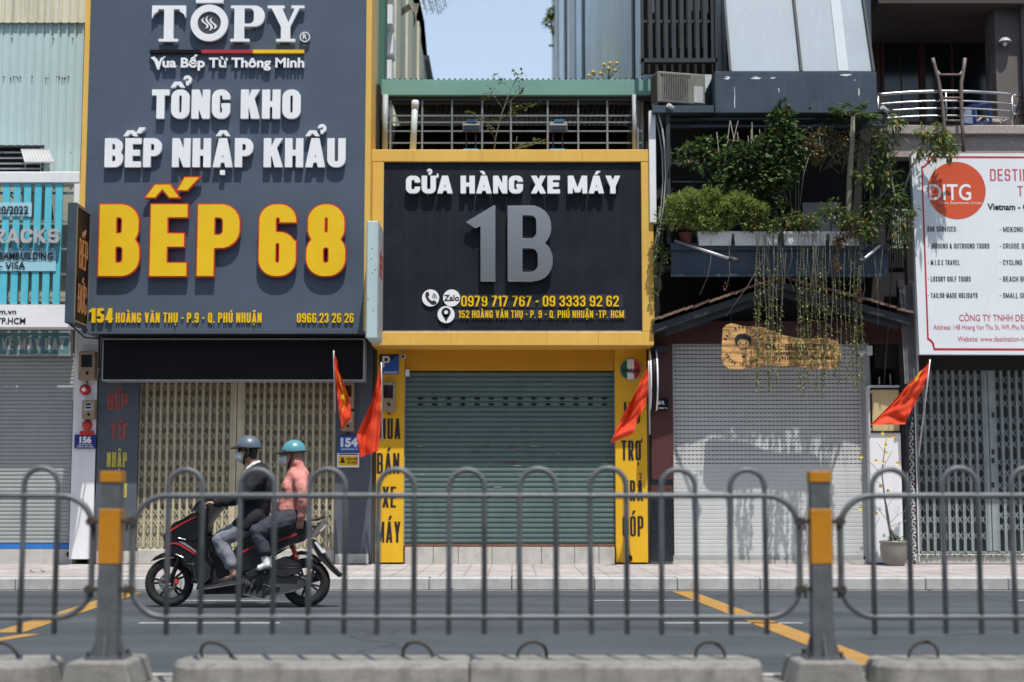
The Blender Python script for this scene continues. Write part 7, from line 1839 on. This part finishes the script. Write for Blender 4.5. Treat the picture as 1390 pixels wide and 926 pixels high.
C1 = Blob(); C1.limb([cp(546, 222, -.02), cp(558, 200, -.058), cp(584, 180, -.072), cp(606, 170, -.045)], [.020, .022, .022, .018]); C1.limb([cp(546, 222, .02), cp(558, 200, .058), cp(584, 180, .072), cp(606, 170, .045)], [.020, .022, .022, .018]); C1.limb([cp(606, 170, -.045), cp(612, 168, 0), cp(606, 170, .045)], [.018]*3); C1.limb([cp(548, 222, -.02), cp(540, 250, 0), cp(548, 222, .02)], [.024, .030, .024]); C1.done(P1, 'shirt_collar', M_shirt, .007, 3)
T1 = Blob()
for s_ in (-1, 1):
    T1.limb([cp(580, 470, s_*.08), cp(500, 504, s_*.14), cp(420, 542, s_*.166)], [.115, .098, .078]); T1.limb([cp(420, 542, s_*.166), cp(446, 598, s_*.172), cp(474, 660, s_*.176)], [.078, .076, .070])
T1.done(P1, 'trousers', M_grey, .010, 4, wrinkle=.026)
for s_ in (-1, 1):
    S1 = Blob(); S1.limb([cp(496, 722, s_*.176), cp(478, 734, s_*.178), cp(444, 742, s_*.182), cp(424, 745, s_*.184)], [.042, .040, .036, .026]); S1.done(P1, 'shoe', M_shoe, .008, 3)
Hb = Blob(); Hb.ell(hc+Vector((.02, 0, .01)), (.088, .080, .098)).ell(hc+Vector((.055, 0, -.05)), (.045, .062, .045)); Hb.done(P1, 'hair', M_hair, .010, 2)
mk = Blob(); mk.ell(hc+Vector((-.055, 0, -.046)), (.062, .070, .066)).ell(hc+Vector((-.086, 0, -.040)), (.046, .042, .052)); mk.done(P1, 'face_mask', M_mask, .008, 3)
mb = MB()
for s_ in (-1, 1):
    mb.ell(hc+Vector((-.083, s_*.036, .018)), (.014, .030, .022), 12, 8); mb.tube([hc+Vector((-.078, s_*.062, .02)), hc+Vector((.0, s_*.079, .012))], .004, 5)
P1.part('sunglasses', mb, M_lens)
mb = MB()
for s_ in (-1, 1):
    mb.tube([hc+Vector((.015, s_*.088, .03)), hc+Vector((-.02, s_*.078, -.06)), hc+Vector((-.035, s_*.03, -.118)), hc+Vector((-.035, 0, -.122))], .009, 6); mb.tube([hc+Vector((.055, s_*.08, .0)), hc+Vector((-.0, s_*.078, -.06)), hc+Vector((-.02, s_*.078, -.06))], .007, 6)
P1.part('chin_strap', mb, M_black)
helmet(P1, cp(561, 100), .124, .112, .128, R(-6), mat('blue_grey_helmet', (.085, .115, .155), .38, var=.05, coat=.3), M_satin, mat('dark_visor', (.03, .035, .045), .2, var=0))
# ---- passenger
P2 = Thing('person', 'passenger in pink hooded jacket, dark trousers and teal helmet, one hand on the grab rail', 'person', (cp(765, 450).x, BK, cp(0, 860).z), 'riders on the scooter')
B = Blob(); B.limb([cp(800, 235), cp(785, 300), cp(770, 380), cp(768, 436)], [.085, .098, .092, .105])
for s_ in (-1, 1):
    B.limb([cp(800, 238, s_*.06), cp(806, 246, s_*.14)], [.06, .054])
    if s_ < 0: el, wr, ds, cu = cp(826, 350, -.215), cp(812, 446, -.165), Vector((-.15, .25, -1)), (.3, 1, -.2)
    else: el, wr, ds, cu = cp(770, 345, .21), cp(690, 392, .19), Vector((-1, -.4, -.2)), (-.2, -1, -.3)
    B.limb([cp(806, 246, s_*.14), el, wr], [.047, .038, .024]); hand(B, wr, ds, (-1, 0, 0) if s_ < 0 else (0, 0, 1), cu)
    kn = cp(596, 506, s_*.205); an = cp(636, 616, s_*.205)
    B.limb([cp(762, 446, s_*.09), cp(680, 470, s_*.16), kn], [.082, .072, .052]); B.limb([kn, cp(616, 560, s_*.205), an, cp(644, 660, s_*.205)], [.052, .047, .034, .032]); B.limb([cp(644, 660, s_*.205), cp(614, 682, s_*.21)], [.032, .026])
B.limb([cp(795, 200), cp(782, 170)], [.05, .046])
h2 = cp(772, 138); B.ell(h2, (.088, .070, .102)).ell(h2+Vector((-.03, 0, -.05)), (.047, .047, .052)).limb([h2+Vector((-.084, 0, -.01)), h2+Vector((-.098, 0, -.033))], [.011, .013])
for s_ in (-1, 1): B.ell(h2+Vector((.012, s_*.069, -.005)), (.017, .008, .028))
B.done(P2, 'body', M_skin, .0065, 3)
mb = MB()
for s_ in (-1, 1): mb.ell(h2+Vector((-.082, s_*.03, .012)), (.006, .012, .006), 10, 6)
P2.part('eye', mb, M_lens)
J2 = Blob(); J2.limb([cp(800, 236), cp(784, 300), cp(768, 370), cp(766, 408)], [.118, .135, .130, .136])
for s_ in (-1, 1):
    J2.limb([cp(801, 238, s_*.05), cp(808, 250, s_*.14)], [.078, .070])
    el, wr = (cp(828, 352, -.215), cp(816, 436, -.17)) if s_ < 0 else (cp(770, 345, .21), cp(700, 388, .195))
    J2.limb([cp(808, 250, s_*.14), cp(820, 302, s_*.19) if s_ < 0 else cp(790, 300, .19), el, wr], [.077, .071, .063, .046])
    J2.ell(cp(750, 290, s_*.06), (.06, .07, .08))
J2.limb([cp(800, 205), cp(788, 172), cp(776, 158)], [.074, .082, .080]); J2.ell(cp(806, 200), (.065, .085, .05))
J2.done(P2, 'hooded_jacket', M_pink, .011, 5, wrinkle=.027)
T2 = Blob()
for s_ in (-1, 1):
    T2.limb([cp(764, 446, s_*.085), cp(680, 472, s_*.16), cp(600, 508, s_*.205)], [.118, .102, .080]); T2.limb([cp(600, 508, s_*.205), cp(618, 556, s_*.206), cp(634, 596, s_*.206)], [.078, .074, .070])
T2.done(P2, 'trousers', M_navyt, .010, 4, wrinkle=.026)
for s_ in (-1, 1):
    S2 = Blob(); S2.limb([cp(640, 634, s_*.206), cp(646, 664, s_*.206), cp(616, 680, s_*.21)], [.039, .042, .033]); S2.done(P2, 'sock', M_sock, .008, 3)
    S2 = Blob(); S2.limb([cp(655, 684, s_*.206), cp(620, 692, s_*.21), cp(596, 690, s_*.214)], [.022, .022, .017]); S2.done(P2, 'sandal', M_shoe, .007, 2)
mk = Blob(); mk.ell(h2+Vector((-.056, 0, -.044)), (.064, .068, .066)).ell(h2+Vector((-.090, 0, -.040)), (.048, .042, .052)); mk.done(P2, 'face_mask', M_mask, .008, 3)
mb = MB()
for s_ in (-1, 1): mb.tube([h2+Vector((.02, s_*.096, .02)), h2+Vector((-.015, s_*.09, -.07)), h2+Vector((-.035, s_*.04, -.118)), h2+Vector((-.035, 0, -.124))], .010, 6)
P2.part('chin_strap', mb, M_black)
helmet(P2, cp(779, 120), .124, .110, .126, R(-10), mat('teal_helmet', (.075, .26, .31), .28, var=.04, coat=.5), M_satin, mat('dark_visor', (0, 0, 0)))

# ================================================================== unseen houses across the street, added to cut sky fill and reflect in steel
OY = -9.5; ox = -34.0
for k, (w_, h_, m, desc) in enumerate(((9.0, 13.5, M_creamw, 'unseen cream house added opposite with rows of small windows, leftmost across the street'), (7.5, 15.5, M_slate2, 'unseen slate grey house added opposite, tallest across the street'), (8.0, 12.0, M_granite, 'unseen pinkish stone house added opposite with wide windows'), (9.5, 14.0, M_gshut, 'unseen pale grey house added opposite with dark window bands'),
                                  (7.0, 11.0, M_terra, 'unseen brown house added opposite, lowest across the street'), (9.0, 14.5, M_bgrey, 'unseen blue-grey house added opposite with tall windows'), (10.0, 12.5, M_plinth, 'unseen off-white house added opposite, rightmost across the street'))):
    t = Thing('added_opposite_house', desc, 'building', (ox+w_/2, OY, 0), 'unseen houses added across the street')
    t.part('wall', MB().box(ox+.03, ox+w_-.03, OY-9, OY, 0, h_), m)
    for s_ in range(int(h_/3.4)):
        for i in range(3):
            x = ox+.8+i*(w_-1.2)/3; t.part('window', MB().box(x, x+(w_-3)/3, OY-.02, OY+.03, .6+s_*3.4, 2.5+s_*3.4), M_glassd if s_ else M_gshut)
    t.part('awning', MB().box(ox+.2, ox+w_-.2, OY, OY+1.2, 3.0, 3.2), M_frame if k in (2, 4) else M_dgrey)
    ox += w_

# litter along the kerb and the pavement
for k, (u, v, Y) in enumerate(((44, 765, 20.6), (58, 764.5, 20.8), (1238, 801, 18.9), (1262, 801, 18.95), (612, 799, 18.95), (1040, 800, 18.9))):
    x = PX(u, Y, v); z0 = .154 if Y > 19.3 else .008; mb = MB(); s_ = .03
    mb.grid(lambda a, b: (x+(a-.5)*s_*2, Y+(b-.5)*s_*2, z0+.010*math.sin(a*5+k)+.010*math.cos(b*4)+.012), 4, 4)
    single('paper_scrap', 'tiny crumpled white paper scrap lying ' + ('on the pavement in front of the blue shutter rail' if z0 > .1 else 'in the gutter against the kerb'), 'litter', mb, M_white, (x, Y, z0), 'paper scraps on the pavement' if z0 > .1 else 'paper scraps in the gutter')
